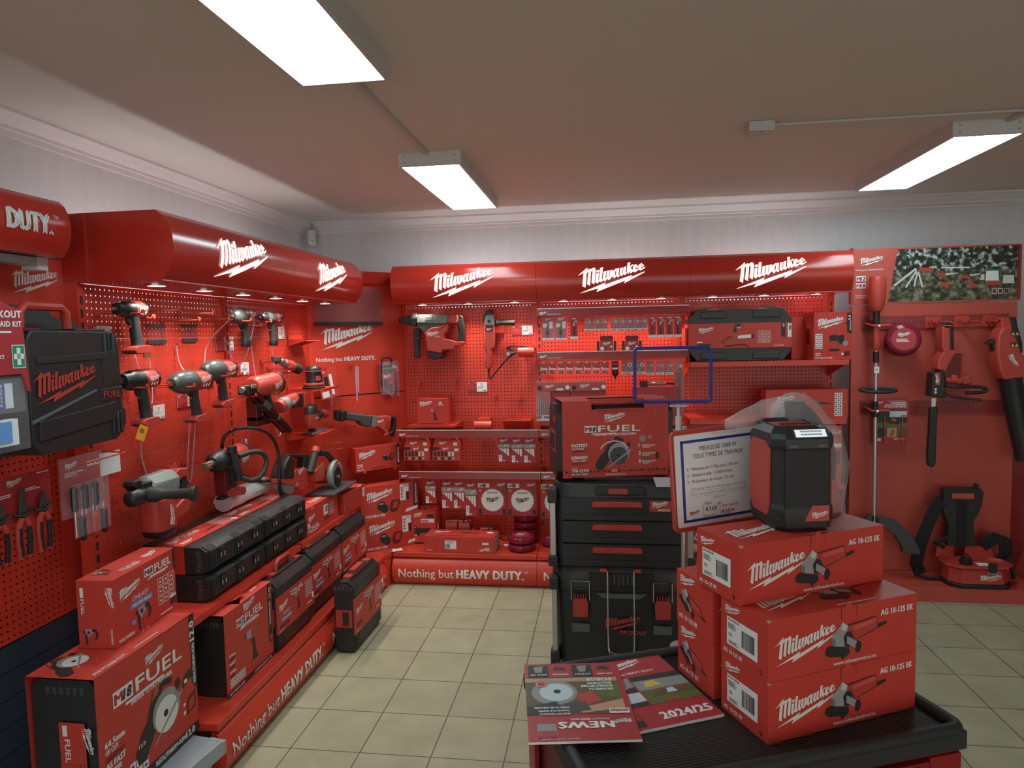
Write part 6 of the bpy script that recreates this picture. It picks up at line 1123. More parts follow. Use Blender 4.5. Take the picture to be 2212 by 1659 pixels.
def pliers_set():
    t = thing('pliers_set', 'red card with black and red pliers hanging at the left edge', 'pliers set', (-.56, -2.13, 1.15), LEFT)
    m = MB(); m.box(-.19,.115,-.002,0,-.02,.135,'print_red'); fn = plane((-.19,-.002,-.02),(1,0,0),(0,0,1),.001); m.logo(fn, .13, .12, .06); m.lines(fn, .1, .1, .07, 2, .003, 'white_print'); m.lines(fn, .2, .105, .07, 2, .003, 'white_print'); m.lines(fn, .25, .148, .05, 1, .003, 'white_print'); m.build('card', t)
    for x, ln in ((-.10,0), (-.015,1), (.065,0)):
        m = MB(); m.prism([(x-.012,.02),(x+.0,.09 if ln else .06),(x+.01,.088 if ln else .065),(x+.016,.02),(x+.012,-.0),(x-.012,-.005)], lambda a, b, q: Vector((a,-q,b)), .005, .016, 'charcoal'); m.cyl((x,-.02,.005),(x,-.003,.005),.013,'black'); m.tube([(x-.035,-.012,.01),(x,-.018,.0),(x+.035,-.012,.02)], .005, 'black'); jw = m.build('jaws', t, bevel=.002)
        for s_ in (-1, 1):
            m = MB(); m.tube([(x+s_*.004,-.012,-.005),(x+s_*.02,-.012,-.03),(x+s_*.024,-.012,-.08),(x+s_*.018,-.012,-.135)], .0095, 'tool_red', n=8, smooth=1); m.tube([(x+s_*.018,-.016,-.035),(x+s_*.02,-.016,-.08),(x+s_*.015,-.016,-.128)], .008, 'black', n=8); m.build('handle', t)
    return t
pliers_set()
t = thing('screwdriver_set', 'blister pack of six screwdrivers with purple card hanging left of the rotary hammer', 'screwdriver set', (-.555, -1.875, 1.0), LEFT)
m = MB(); m.box(-.10,.085,-.002,0,.105,.30,'print_red'); fn = plane((-.1,-.002,.105),(1,0,0),(0,0,1),.001); m.logo(fn, .015, .155, .06); m.text(fn, 'HIGH-LEVERAGE HANDLE.', .015, .14, .006, w=.09, bold=.04); m.text(fn, 'MAGNETIC TIP.', .015, .131, .006, w=.055, bold=.04); icons(m, fn, .12, .17, .018, 3, 1, 'white_print'); m.build('card', t)
m = MB(); m.box(-.112,.095,-.006,-.003,.09,.305,'clear'); m.box(-.085,.09,-.03,-.027,.02,.21,'clear'); m.build('blister', t)
for i, (x, up) in enumerate(((-.065,1),(-.015,1),(.035,1),(-.035,0),(.02,0),(.07,0))):
    z0, z1 = (.11,.20) if up else (-.0,.085); y = -.018
    m = MB(); m.lathe([(0,.006),(.006,.010),(.02,.012),(.06,.011),(.08,.0125),(.09,.007)], (x,y,z0), (0,0,1), 'black' if i != 4 else 'tool_red', 12); m.box(x+.006, x+.012, y-.006, y+.004, z0+.02, z1-.01, 'tool_red'); h_ = m.build('handle', t)
    m = MB(); m.cyl((x,y,z0 if up else z1), (x,y,z0-.09 if up else z1+.095), .003, 'steel', n=8); m.build('shaft', t)
m = MB(); m.tube([(-.65,-1.72,1.29),(-.5,-1.72,1.285),(-.5,-1.95,1.28)], .003, 'hook_red'); 
tag(m.build('peg_hook'), 'red peg hook bar through the top of the screwdriver blister', 'hook', 'red peg hooks')
# ================================================================ corner board: reciprocating saw, wrench set, chains, cartons
CO = Vector((-.65, .28, 0)); CNn = Vector((ce.y, -ce.x, 0))
def PC(a, b, d): return CO+ce*a+CNn*(.09+d)+Vector((0, 0, b))
def traced(t, nm, key, P, d0, d1, mt, bev=.006):
    m = MB(); m.prism(mm(key), P, d0, d1, mt); return m.build(nm, t, world=True, bevel=bev)
t = thing('reciprocating_saw', 'black and red reciprocating saw hung sideways on the diagonal corner board', 'reciprocating saw', PC(.35, 1.1, 0))
traced(t, 'shoe', 'rs_shoe', PC, -.03, .03, 'black'); traced(t, 'collar', 'rs_col', PC, -.036, .036, 'black', .01); traced(t, 'boot', 'rs_body', PC, -.036, .036, 'charcoal', .014); traced(t, 'band', 'rs_band', PC, -.038, .038, 'alloy'); traced(t, 'motor_housing', 'rs_red', PC, -.036, .036, 'tool_red', .01); traced(t, 'rear_grip', 'rs_grip', PC, -.024, .024, 'black', .01)
m = MB(); m.logo(lambda u, v, d=0: PC(u, v, .0375+d), .425, 1.10, .055); m.build('logo', t, world=True)
def chook(a, z, L, label):
    hook(a, z, L, label, CO, CR)
chook(.07, 1.50, .12, 'red peg hook on the corner board beside the orbital sander'); chook(.30, 1.512, .13, 'red peg hook on the corner board with chains hanging from it'); chook(.27, 1.09, .13, 'red peg hook under the black boot of the reciprocating saw'); chook(.50, 1.12, .13, 'red peg hook at the red rear of the reciprocating saw')
m = MB(); q = lambda a, z, o=.10: CO+ce*a+CNn*o+Vector((0,0,z))
m.tube([q(.29,1.505), q(.288,1.40), q(.29,1.27), q(.293,1.27), q(.295,1.515), q(.305,1.515), q(.303,1.33), q(.306,1.33), q(.31,1.505)], .003, 'strap_chain', n=6)
tag(m.build('security_chain'), 'bundle of thin chains hanging alone on the corner board', 'security chain', 'thin pink security chains')
m = MB(); q2 = lambda y, z, x=-.43: Vector((x, y, z)); m.tube([q2(.09,1.42), q2(.1,1.37), q2(.105,1.27)], .003, 'strap_chain', n=6); tag(m.build('security_chain'), 'short chain from the orbital sander down to the jigsaw', 'security chain', 'thin pink security chains')
t = thing('wrench_set', 'blister pack of chrome wrenches with black rack at the right of the corner board', 'wrench set', tuple(PC(.55, 1.4, -.08)), CR)
m = MB(); m.box(-.02,.125,-.004,-.001,-.09,.12,'print_red'); fn = plane((-.02,-.004,-.09),(1,0,0),(0,0,1),.001); m.lines(fn,.08,.19,.06,3,.004,'white_print'); icons(m, fn, .08, .165, .018, 3, 1, 'white_print'); m.build('card', t)
m = MB(); m.box(-.03,.132,-.008,-.005,-.11,.13,'clear'); m.box(-.03,.07,-.045,-.042,-.11,.125,'clear'); m.build('blister', t)
m = MB(); m.tube([(-.015,-.02,.1),(-.012,-.02,.145),(.0,-.02,.155),(.05,-.02,.155),(.062,-.02,.145),(.064,-.02,.1)],.008,'black',n=8); m.box(-.02,.066,-.03,-.008,.06,.1,'black'); m.prism([(-.02,.06),(.066,.06),(.066,-.13),(.03,-.1),(-.02,-.05)], lambda a,b,d: Vector((a,-.012-d,b)), 0, .012, 'black'); m.build('rack', t, bevel=.003)
m = MB(); m.box(-.024,.064,-.04,-.03,-.0,.04,'tool_red'); m.logo(plane((-.02,-.0405,.008),(1,0,0),(0,0,1),.001),0,0,.06); m.box(.022,.06,-.038,-.026,-.035,-.012,'tool_red'); m.build('clip', t)
for i in range(7):
    x = -.013+i*.012; z0 = -.06-i*.011; m = MB(); m.box(x-.003,x+.003,-.031,-.027,z0,.075,'steel'); m.cyl((x,-.034,.08),(x,-.026,.08),.007,'steel',n=12); m.cyl((x,-.034,z0-.004),(x,-.026,z0-.004),.008,'steel',n=12); m.build('wrench', t)
m = MB(); a0, a1 = Vector((.082,-.03,.06)), Vector((.098,-.03,-.11)); m.tube([a0,a1],.006,'steel',n=8); m.cyl(a0+Vector((0,-.006,.006)),a0+Vector((0,.006,.006)),.014,'steel',n=18); m.cyl(a0+Vector((0,-.0065,.006)),a0+Vector((0,.0065,.006)),.008,'print_red',n=18); m.prism([(.088,-.105),(.11,-.108),(.116,-.128),(.108,-.132),(.104,-.12),(.096,-.118),(.092,-.13),(.084,-.126)], lambda a,b,d: Vector((a,-.03-d,b)),-.004,.004,'steel'); m.build('large_wrench', t)
# leaning blister card and wire basket beside the sander
m = MB(); m.box(-.07,.07,-.012,0,-.1,.1,'carton_red'); fn = plane((-.07,-.012,-.1),(1,0,0),(0,0,1),.0006); m.rect(fn,.04,.07,.07,.15,'black_print'); m.rect(fn,.08,.1,.02,.16,'white_print'); m.rect(fn,.01,.06,.01,.05,'white_print'); m.rect(fn,.015,.035,.08,.13,'dark_red'); m.logo(fn,.02,.17,.04)
o = tag(m.build('accessory_pack'), 'red pack with white strip leaning behind the orbital sander', 'accessory pack'); place(o, tuple(CO+ce*.10+CNn*.06+Vector((0,0,1.40))), rot=(0, R(-10), CR))
m = MB()
for a in (.02,.07,.12): m.tube([q(a,1.1,.03), q(a,.93,.03), q(a,.93,.14), q(a,.96,.14)], .0025, 'hook_red', n=5)
m.tube([q(.0,1.0,.14), q(.15,1.0,.14)], .0025, 'hook_red', n=5); m.tube([q(.0,.96,.14), q(.15,.96,.14)], .0025, 'hook_red', n=5); tag(m.build('wire_holder'), 'empty red wire leaflet holder on the corner board above the circular saw', 'wire holder')
m, F = carton(.35, .085, .165); f = F.front; m.logo(f,.02,.085,.135); m.art(f,.26,.08,.1,ART_BATT); m18(m,f,.012,.028,.024,'12',fuel=False); m.text(f,'M12 B2',.012,.008,.012,w=.05,bold=.04); m.rect(f,.325,.348,.01,.16,'black_print'); m.text(f,'REDLITHIUM-ION',.343,.03,.012,w=.11,bold=.05,rot=PI/2,d=.001); m.lines(f,.12,.018,.18,1,.005,'dark_red')
o = tag(m.build('tool_carton'), 'red battery carton on two hooks of the corner board, below the reciprocating saw', 'carton'); place(o, tuple(PC(.42, .775, .0)), CR)
for a in (.30,.54): chook(a, .768, .16, 'red peg hook under the %s end of the hung battery carton' % ('left' if a < .4 else 'right'))
def bat_carton():
    m, F = carton(.42, .12, .225); f = F.front
    m.logo(f,.03,.11,.2); m.art(f,.2,.075,.17,ART_BATT); m.art(f,.27,.07,.1,ART_BATT[3:]); m.rect(f,.285,.35,.10,.215,'white_print'); m.text(f,'FREE',.307,.12,.016,'print_red',w=.08,bold=.05,rot=PI/2,d=.001); m.text(f,'M12',.315,.198,.011,'print_red',bold=.05,d=.001); m.rect(f,.328,.352,.1,.16,'dark_red',.001); m.rect(f,.385,.415,.05,.22,'black_print'); m.text(f,'REDLITHIUM-ION',.408,.07,.013,w=.14,bold=.05,rot=PI/2,d=.001); m.poly(f,[(.32,.012),(.41,.03),(.415,.052),(.33,.036)],'white_print',.0008); m.text(f,'M18 NRG-502',.03,.008,.018,w=.14,bold=.04)
    return m.build('battery_carton')
o = tag(bat_carton(), 'lower red battery carton of two stacked on the corner plinth', 'carton', 'stacked battery cartons'); BC = CO+ce*.47+CNn*.17
place(o, (BC.x, BC.y, .2235), R(38)); dup(o, (BC.x-.012, BC.y+.006, .4495), R(38), 'upper red battery carton of two stacked on the corner plinth')
price_card(.13, .05, 'price card lying flat in front of the two battery cartons', (-.20, .345, .2275), rz=R(25)).rotation_euler = (R(-88), 0, R(25))
# ================================================================ back wall, first bay
t = thing('demolition_hammer', 'large grey and red hammer drill hung high on the back wall', 'hammer drill', (.1, .72, 1.7)); P7 = PY(.755)
for nm, k, d0, d1, mt in (('chuck','ham_chuck',0,.07,'black'),('collar','ham_collar',.0,.08,'black'),('gear_case','ham_gear',-.01,.09,'gear_grey'),('gear_cover','ham_dark',-.005,.085,'charcoal'),('motor_housing','ham_red',-.01,.095,'tool_red'),('rear_grip','ham_grip',.01,.07,'black'),('trigger','ham_trig',.025,.055,'tool_red'),('base_cap','ham_cap',-.005,.09,'black'),('side_handle','ham_side',.02,.06,'rubber'),('clamp_knob','ham_knob',.02,.06,'alloy')): traced(t, nm, k, P7, d0, d1, mt)
m = MB(); fn = plane((.065,.755-.0955,1.70),(1,0,0),(0,0,1),.001); m.logo(fn,0,0,.09); m.text(fn,'FUEL',.06,-.004,.011,w=.035); m.build('logo', t, world=True)
m = MB(); 
for x0, x1 in ((.055,.115),(.125,.19)): m.prism([(x0,1.815),(x0+.005,1.845),(x1-.005,1.845),(x1,1.815)], P7, .088, .095, 'gear_grey')
m.build('housing_rib', t, world=True, bevel=.003)
t = thing('angle_grinder', 'red angle grinder hung head up on the back wall, black cable below', 'angle grinder', (.51, .7, 1.65))
m = MB(); m.lathe([(0,.062),(.02,.064),(.024,.055)], (.507,.7,1.84), (0,-.35,.0), 'black', 26); 
m = MB(); m.prism(mm('gr_guard'), P7, -.01, .05, 'black'); m.build('wheel_guard', t, world=True, bevel=.004)
traced(t,'gear_head','gr_head',P7,.0,.075,'alloy',.01); traced(t,'body','gr_body',P7,.005,.07,'tool_red',.016)
m = MB(); m.lathe([(0,.022),(.012,.026),(.022,.018),(.03,.016),(.13,.018),(.138,.022),(.142,.016)], (.552,.72,1.787), (1,0,0), 'rubber', 18); m.build('side_handle', t, world=True)
m = MB(); m.cyl((.514,.685,1.8),(.514,.677,1.8),.011,'black',n=18); m.build('spindle_button', t, world=True)
m = MB(); fn = plane((.485,.684,1.73),(1,0,0),(0,0,1),.001); m.rect(fn,.0,.055,0,.03,'black_print'); m.logo(fn,.006,.004,.042,d=.001); m.build('badge', t, world=True)
m = MB(); m.tube([(.497,.72,1.47),(.497,.72,1.40),(.505,.72,1.385),(.529,.72,1.415),(.581,.71,1.475),(.631,.70,1.53),(.70,.70,1.58)],.005,'black',smooth=1); m.cyl((.497,.72,1.47),(.497,.72,1.43),.009,'black',r1=.005)
for k in range(4): m.tube([(.68+.0*k,.715+.006*k,1.585+.006*k),(.645-.008*k,.71,1.60),(.66,.70,1.625),(.72,.70,1.625),(.84,.715,1.60)],.005,'black',smooth=2)
m.build('cable', t, world=True)
m = MB(); m.tube([(.695,.69,1.575),(.655,.685,1.565)],.013,'black'); m.box(.635,.655,.675,.695,1.558,1.566,'silver_print'); m.box(.635,.655,.675,.695,1.57,1.577,'silver_print'); m.build('plug', t, world=True)
def tube_bracket(x, y, z, w, r, label):
    m = MB(); n = 16; V = []
    for i in range(n+1): a = R(-60+300*i/n); V.append((r*math.sin(a), r*math.cos(a)))
    for (a, b), (c, d) in zip(V, V[1:]): m.add([(x,y-a,z+b),(x+w,y-a,z+b),(x+w,y-c,z+d),(x,y-c,z+d)], [(0,1,2,3)], 'red_paint')
    m.box(x+.02, x+w-.02, y+r-.004, BB-.002, z+r-.012, z+r+.012, 'red_paint')
    return tag(m.build('cable_holder'), label, 'cable holder', 'red tube shaped cable holders')
tube_bracket(.715, .70, 1.578, .115, .034, 'red tube shaped holder stuffed with black cable right of the grinder'); tube_bracket(.385, .72, 1.055, .125, .034, 'empty red tube shaped holder just above the upper label rail')
m = MB(); m.box(.45,.60,.825,.842,1.70,1.80,'red_paint'); m.box(.45,.6,.76,.842,1.715,1.72,'red_paint'); tag(m.build('tool_bracket'), 'red bracket plate behind the hung angle grinder', 'bracket')
bracket_shelf('small red bracket shelf under the red carton, left end of the upper label rail', (.095, BB-.003, 1.072), 0, .36, .25); 
m = MB(); m.box(.595,.79,.76,BB-.002,1.085,1.09,'red_paint'); m.prism([(.0,1.09),(.06,1.02),(.063,1.022),(.004,1.093)], lambda a,b,d: Vector((d,.76-.0+a-.06,b)), .595,.79,'red_paint'); tag(m.build('bracket_tray'), 'empty slanted red tray above the right end of the upper label rail', 'tray')
m, F = carton(.215,.14,.185); f = F.front; m.logo(f,.012,.13,.1); m.art(f,.125,.075,.12,ART_DRILL); m.rect(f,.16,.182,.155,.165,'white_print'); m.lines(f,.01,.012,.19,1,.004,'dark_red'); m.lines(f,.155,.15,.045,2,.003,'white_print')
o = tag(m.build('tool_carton'), 'small red heat gun carton on the bracket shelf above the upper label rail', 'carton'); place(o, (.10, .695, 1.0735), R(-3))
price_card(.15,.066,'red and white price card right of the angle grinder side handle',(.655,BB-.004,1.70),0); price_card(.15,.07,'red and white price card alone in the middle of the first back bay',(.312,BB-.004,1.29),0)
for x, z, s_ in ((-.03,1.36,'lower left of the hammer drill'),(.24,1.375,'below the hammer drill base'),(.53,1.26,'below the grinder cable bend'),(.71,1.235,'low at the right of the first back bay')): hook(x, z, .09, 'empty red peg hook '+s_, (0,BB,0), 0)
# packs hanging from the rails
def pack(w, h, kind, label, x, y, z, group, name='accessory_pack'):
    """hanging pack; x,z = lower left front corner"""
    m = MB(); fn = plane((0,-.012,0),(1,0,0),(0,0,1),.0006)
    if kind == 'blades':
        m.box(0,w,-.012,-.006,0,h,'print_red'); m.logo(fn,w*.14,h*.82,w*.68); m.rect(fn,0,w,h*.60,h*.76,'grey_print'); m.disc(fn,w*.25,h*.68,w*.07,'yellow_print',.0008); m.poly(fn,[(w*.5,h*.65),(w*.85,h*.70),(w*.85,h*.73),(w*.5,h*.69)],'white_print',.0008)
        for i in range(4): m.poly(fn,[(w*(.1+.21*i),h*(.55-.08*i)),(w*(.26+.21*i),h*(.55-.08*i-.06)),(w*(.26+.21*i),h*.57),(w*(.1+.21*i),h*.57)],'white_print',.0008)
        m.rect(fn,w*.06,w*.34,h*.02,h*.3,'white_print',.0008); m.lines(fn,w*.1,h*.27,w*.2,4,h*.02,'grey_print',2,d=.0012); m.disc(fn,w*.5,h*.96,w*.06,'black_print',.0008); m.rect(fn,w*.4,w*.58,h*.04,h*.08,'white_print',.0008)
    elif kind == 'disc':
        m.box(0,w,-.012,-.004,0,h,'print_red'); m.logo(fn,w*.68,h*.84,w*.28); m.rect(fn,w*.02,w*.42,h*.81,h*.93,'white_print'); m.text(fn,'165',w*.06,h*.835,h*.07,'black_print',bold=.05,d=.001); m.rect(fn,w*.2,w*.3,h*.82,h*.92,'print_red',.001)
        pts = []
        for i in range(24):
            a = i*2*PI/24; pts += [(w*.52+w*.39*math.cos(a+q), h*.44+w*.39*math.sin(a+q)*1.0) for q in (0,.16)]+[(w*.52+w*.35*math.cos(a+.19), h*.44+w*.35*math.sin(a+.19))]
        m.poly(fn,pts,'white_print',.0008); m.logo(fn,w*.27,h*.36,w*.5,'dark_red',d=.0014); m.rect(fn,w*.34,w*.72,h*.64,h*.68,'grey_print',.0014); m.disc(fn,w*.52,h*.42,w*.04,'black_print',.0016); m.rect(fn,w*.03,w*.14,h*.03,h*.18,'black_print'); m.rect(fn,w*.86,w*.98,h*.03,h*.18,'black_print'); m.disc(fn,w*.1,h*.72,w*.05,'photo_tan'); m.rect(fn,w*.85,w*.97,h*.62,h*.8,'photo_brown'); m.disc(fn,w*.5,h*.96,w*.02,'black_print')
    elif kind == 'kit':
        m.box(0,w,-.05,-.004,0,h*.62,'tool_red'); m.prism([(0,h*.6),(w,h*.6),(w*.96,h*.82),(w*.86,h),(w*.12,h),(w*.05,h*.82)], lambda a,b,d: Vector((a,-d,b)), .004,.04,'carton_red'); f2 = plane((0,-.05,0),(1,0,0),(0,0,1),.0008)
        m.logo(f2,w*.36,h*.46,w*.24); m.poly(f2,[(0,h*.44),(w*.26,h*.5),(w*.26,h*.6),(0,h*.6)],'black_print'); m.rect(f2,w*.8,w*.95,h*.42,h*.54,'white_print')
        for i in range(6): m.rect(f2,w*(.05+.13*i),w*(.13+.13*i),h*.2,h*.4,'black_print' if i < 4 else 'silver_print'); m.rect(f2,w*(.05+.13*i),w*(.15+.13*i),h*.04,h*.15,'photo_tan' if i % 2 else 'black_print')
        f3 = plane((0,-.04,0),(1,0,0),(0,0,1),.0008); m.logo(f3,w*.22,h*.68,w*.3); m.rect(f3,w*.75,w*.9,h*.66,h*.8,'white_print'); m.poly(f3,[(w*.6,h*.93),(w*.75,h*.96),(w*.9,h*.92),(w*.75,h*.9)],'dark_red')
    elif kind == 'blister':
        m.box(0,w,-.012,-.009,0,h,'print_red'); m.logo(fn,w*.2,h*.84,w*.6); m.rect(fn,w*.08,w*.45,h*.55,h*.72,'white_print'); m.rect(fn,w*.62,w*.92,h*.5,h*.8,'silver_print'); m.lathe([(0,.003),(h*.12,.003),(h*.2,.011),(h*.5,.005),(h*.55,.0)], (w*.45,-.02,h*.08),(0,0,1),'charcoal',10); m.rect(fn,0,w,0,h*.09,'silver_print',.001); m.box(-.003,w+.003,-.028,-.0265,-.003,h+.003,'clear')
    elif kind == 'socket':
        m.box(0,w,-.012,-.009,0,h,'print_red'); m.poly(fn,[(w*.1,h*.86),(w*.3,h*.95),(w*.9,h*.92),(w*.7,h*.86)],'print_bright',.0008); m.disc(fn,w*.72,h*.68,w*.2,'white_print',.0008); m.disc(fn,w*.72,h*.68,w*.11,'charcoal',.0012); m.lines(fn,w*.1,h*.72,w*.3,2,h*.02,'white_print',3); m.cyl((w*.42,-.02,h*.2),(w*.42,-.02,h*.46),w*.15,'alloy',n=10); m.rect(fn,0,w,0,h*.17,'silver_print',.0008); m.rect(fn,w*.1,w*.8,h*.04,h*.09,'print_red',.0012); m.box(0,w,-.03,-.029,h*.17,h,'clear')
    elif kind == 'bit':
        m.box(0,w,-.012,-.009,0,h,'print_red'); m.poly(fn,[(w*.1,h*.9),(w*.3,h*.97),(w*.9,h*.95),(w*.7,h*.9)],'white_print',.0008); m.disc(fn,w*.72,h*.8,w*.19,'white_print',.0008); m.disc(fn,w*.72,h*.8,w*.1,'charcoal',.0012); m.cyl((w*.5,-.02,h*.12),(w*.5,-.02,h*.6),w*.08,'charcoal',n=8); m.rect(fn,w*.44,w*.56,h*.55,h*.72,'silver_print',.001); m.rect(fn,0,w,0,h*.12,'silver_print',.0008); m.box(w*.92,w*1.02,-.025,-.009,h*.3,h,'clear')
    elif kind == 'bitbox':
        m.box(0,w,-.012,-.002,h*.5,h,'tool_red'); m.poly(fn,[(w*.15,h*.72),(w*.3,h*.84),(w*.9,h*.8),(w*.75,h*.7)],'print_bright',.0008); m.rect(fn,w*.05,w*.95,h*.36,h*.5,'white_print',.001); m.box(w*.02,w*.98,-.03,-.004,0,h*.42,'clear'); m.disc(fn,w*.16,h*.55,w*.09,'white_print',.0012)
        for i in range(4): m.box(w*(.16+.18*i),w*(.28+.18*i),-.022,-.008,h*.05,h*.3,'black_print')
        m.rect(fn,w*.2,w*.7,h*.88,h*.97,'white_print',.0006)
    elif kind == 'redbox':
        m.box(0,w,-.05,-.004,0,h*.68,'print_red'); m.box(w*.02,w*.98,-.03,-.026,h*.68,h,'dark_red'); m.box(-.02,-.004,-.05,-.01,0,h*.66,'black'); m.box(w+.004,w+.02,-.05,-.01,0,h*.66,'black'); f2 = plane((0,-.05,0),(1,0,0),(0,0,1),.0008); m.logo(f2,w*.2,h*.38,w*.6); m.disc(f2,w*.16,h*.18,w*.15,'white_print'); m.disc(f2,w*.85,h*.28,w*.08,'white_print'); m.rect(f2,w*.45,w*.52,h*.18,h*.3,'black_print')
    elif kind == 'tall':
        m.box(0,w,-.012,-.009,0,h,'tool_red'); m.disc(fn,w*.74,h*.9,w*.17,'white_print'); m.cyl((w*.55,-.022,h*.2),(w*.55,-.022,h*.86),w*.12,'photo_brown',n=10); m.box(w*.15,w*.3,-.015,-.012,h*.6,h*.8,'charcoal'); m.box(0,w,-.036,-.0355,0,h,'clear')
    elif kind == 'clearbox':
        m.box(0,w,-.06,-.0,0,h*.8,'print_red'); m.box(-.003,w+.003,-.064,.002,0,h,'clear'); f2 = plane((0,-.064,0),(1,0,0),(0,0,1),.0008); m.logo(f2,w*.25,h*.25,w*.28); m.disc(f2,w*.09,h*.3,h*.2,'black_print'); m.rect(f2,w*.6,w*.8,h*.08,h*.26,'white_print'); m.disc(f2,w*.93,h*.35,h*.2,'white_print')
    elif kind == 'bits':
        m.box(0,w,-.02,0,0,h,'print_red'); f2 = plane((0,-.02,0),(1,0,0),(0,0,1),.0008); m.rect(f2,0,w,h*.02,h*.22,'silver_print'); m.poly(f2,[(0,h*.08),(w*.3,h*.08),(w*.4,h*.2),(0,h*.2)],'print_red',.0012); m.rect(f2,w*.5,w*.9,h*.1,h*.17,'black_print',.0012)
        for i in range(6): m.cyl((w*(.12+.145*i),-.028,h*.24),(w*(.12+.145*i),-.028,h*(.84-.05*i)),.005-.0005*i,'steel',n=8)
        m.box(-.003,w+.003,-.04,-.0385,0,h,'clear')
    elif kind == 'drive':
        m.box(w*.1,w*.9,-.03,-.004,h*.55,h,'black'); m.rect(plane((0,-.03,0),(1,0,0),(0,0,1),.001),w*.15,w*.85,h*.56,h*.64,'white_print'); m.rect(plane((0,-.03,0),(1,0,0),(0,0,1),.001),w*.25,w*.75,h*.8,h*.9,'tool_red'); m.lathe([(0,.006),(h*.14,.008),(h*.18,.018),(h*.3,.022),(h*.34,.024),(h*.5,.022)], (w*.5,-.02,0),(0,0,1),'black',14); m.lathe([(h*.33,.0245),(h*.37,.0245)], (w*.5,-.02,0),(0,0,1),'dark_red',14)
    o = tag(m.build(name), label, 'accessory pack', group); place(o, (x, y, z)); return o
ORD = ('first','second','third','fourth','fifth','sixth','seventh','eighth')
YP = .565
pack(.185,.16,'kit','left orange red accessory kit hanging under the upper label rail',-.092,YP+.02,.833,'kits under the upper rail'); pack(.195,.16,'kit','right orange red accessory kit hanging under the upper label rail',.116,YP+.02,.833,'kits under the upper rail')
for i, (x, h) in enumerate(((.577,.165),(.668,.172),(.754,.172))): pack(.085,h,'blades',ORD[i]+' from left of the three saw blade cards under the upper label rail',x,YP,.988-h,'blade cards under the upper rail')
for i, (x, h) in enumerate(((.047,.165),(.166,.2),(.250,.2),(.335,.252))): pack(.08 if i == 0 else .085,h,'blades',ORD[i]+' of the four blade cards left of the round saw blades, counted from left',x,YP,.688-h,'blade cards under the lower rail')
pack(.205,.24,'disc','left of the two whole white saw blade packs under the lower label rail',.424,YP,.447,'round saw blade packs'); pack(.205,.242,'disc','right of the two whole white saw blade packs under the lower label rail',.634,YP,.445,'round saw blade packs'); pack(.205,.255,'disc','saw blade pack half hidden by the black toolboxes',.868,YP,.43,'round saw blade packs')
for i, x in enumerate((.40,.47,.54)): hook(x, .968, .1, 'empty red hook under the upper label rail, %s from left' % ORD[i], (0,.64,0), 0)
YR = .585
pack(.078,.155,'blister','leftmost large purple edged blister on the top rail',.898,YR,1.661,'blisters on the top rail'); pack(.078,.155,'blister','second large purple edged blister on the top rail',.987,YR,1.660,'blisters on the top rail'); pack(.052,.147,'bit','narrow pack with brass bit right of the two large blisters on the top rail',1.088,YR,1.664,'blisters on the top rail')
for i, x in enumerate((1.185,1.240,1.290,1.359,1.408,1.456,1.505,1.554)): pack(.047,.09,'socket',ORD[i]+' small socket pack from left on the top rail',x,YR,1.714,'small socket packs on the top rail')
for i, x in enumerate((1.610,1.665,1.722,1.777)): pack(.05,.14,'bit',ORD[i]+' tall bit pack from left at the right end of the top rail',x,YR,1.664,'tall bit packs on the top rail')
pack(.088,.103,'redbox','left red bit box with black sides between the two middle rails',1.288,YR+.02,1.578,'red bit boxes'); pack(.088,.103,'redbox','right red bit box with black sides between the two middle rails',1.456,YR+.02,1.576,'red bit boxes')
for i in range(8): pack(.052,.087,'bitbox',ORD[i]+' small clear bit box from left on the second rail',.878+i*.0593,YR,1.426-.0007*i,'small bit boxes on the second rail')
pack(.055,.118,'drive','black nut driver bit pack right of the small clear bit boxes',1.36,YR,1.391,'packs on the second rail')
for i, (x, w) in enumerate(((1.43,.076),(1.516,.07))): pack(w,.092,'socket',ORD[i]+' wide clear pack right of the black nut driver pack',x,YR,1.42,'packs on the second rail')
for i, x in enumerate((1.593,1.659,1.718)): pack(.052,.096,'socket',ORD[i]+' narrow pack seen inside the blue sign frame',x,YR,1.413,'packs on the second rail')
pack(.058,.38,'tall','tall narrow red pack hanging at the right end of the second rail',1.778,YR,1.128,'packs on the second rail')
shelf((.862, BB, 1.313-.2), 0, 'red shelf behind the red saw carton, carrying clear bit cases', .98, .34)
pack(.225,.072,'clearbox','left clear lidded bit case behind the red saw carton',.858,.58,1.315,'clear bit cases'); pack(.235,.074,'clearbox','right clear lidded bit case behind the red saw carton',1.09,.58,1.315,'clear bit cases')
for a, b in ((.858,.225),(1.09,.235)): m = MB(); m.box(a, a+b, .53, .63, 1.1145, 1.3142, 'print_red'); fn = plane((a,.53,1.1145),(1,0,0),(0,0,1)); m.logo(fn,b*.2,.05,b*.5); tag(m.build('accessory_carton'), 'red accessory carton under the %s clear bit case' % ('left' if a < 1 else 'right'), 'carton', 'cartons under the clear bit cases')
pack(.095,.2,'bits','drill bit set with six silver bits left of the red saw carton',.86,.50,1.1145,'drill sets')
t = thing('black_pen_tool', 'small black and silver tool lying behind the red saw carton under the blue frame', 'small tool', (1.63,.56,1.34)); m = MB(); m.box(1.55,1.6,.54,.58,1.335,1.375,'black'); m.cyl((1.6,.56,1.355),(1.72,.56,1.355),.012,'alloy'); m.cyl((1.72,.56,1.355),(1.78,.56,1.352),.006,'black'); m.build('body', t, world=True)
m = MB(); m.box(1.5,1.80,.52,.62,1.1145,1.334,'print_red'); fn = plane((1.5,.52,1.1145),(1,0,0),(0,0,1)); m.logo(fn,.05,.1,.15); tag(m.build('accessory_carton'), 'red accessory carton under the small black and silver tool', 'carton', 'cartons under the clear bit cases')
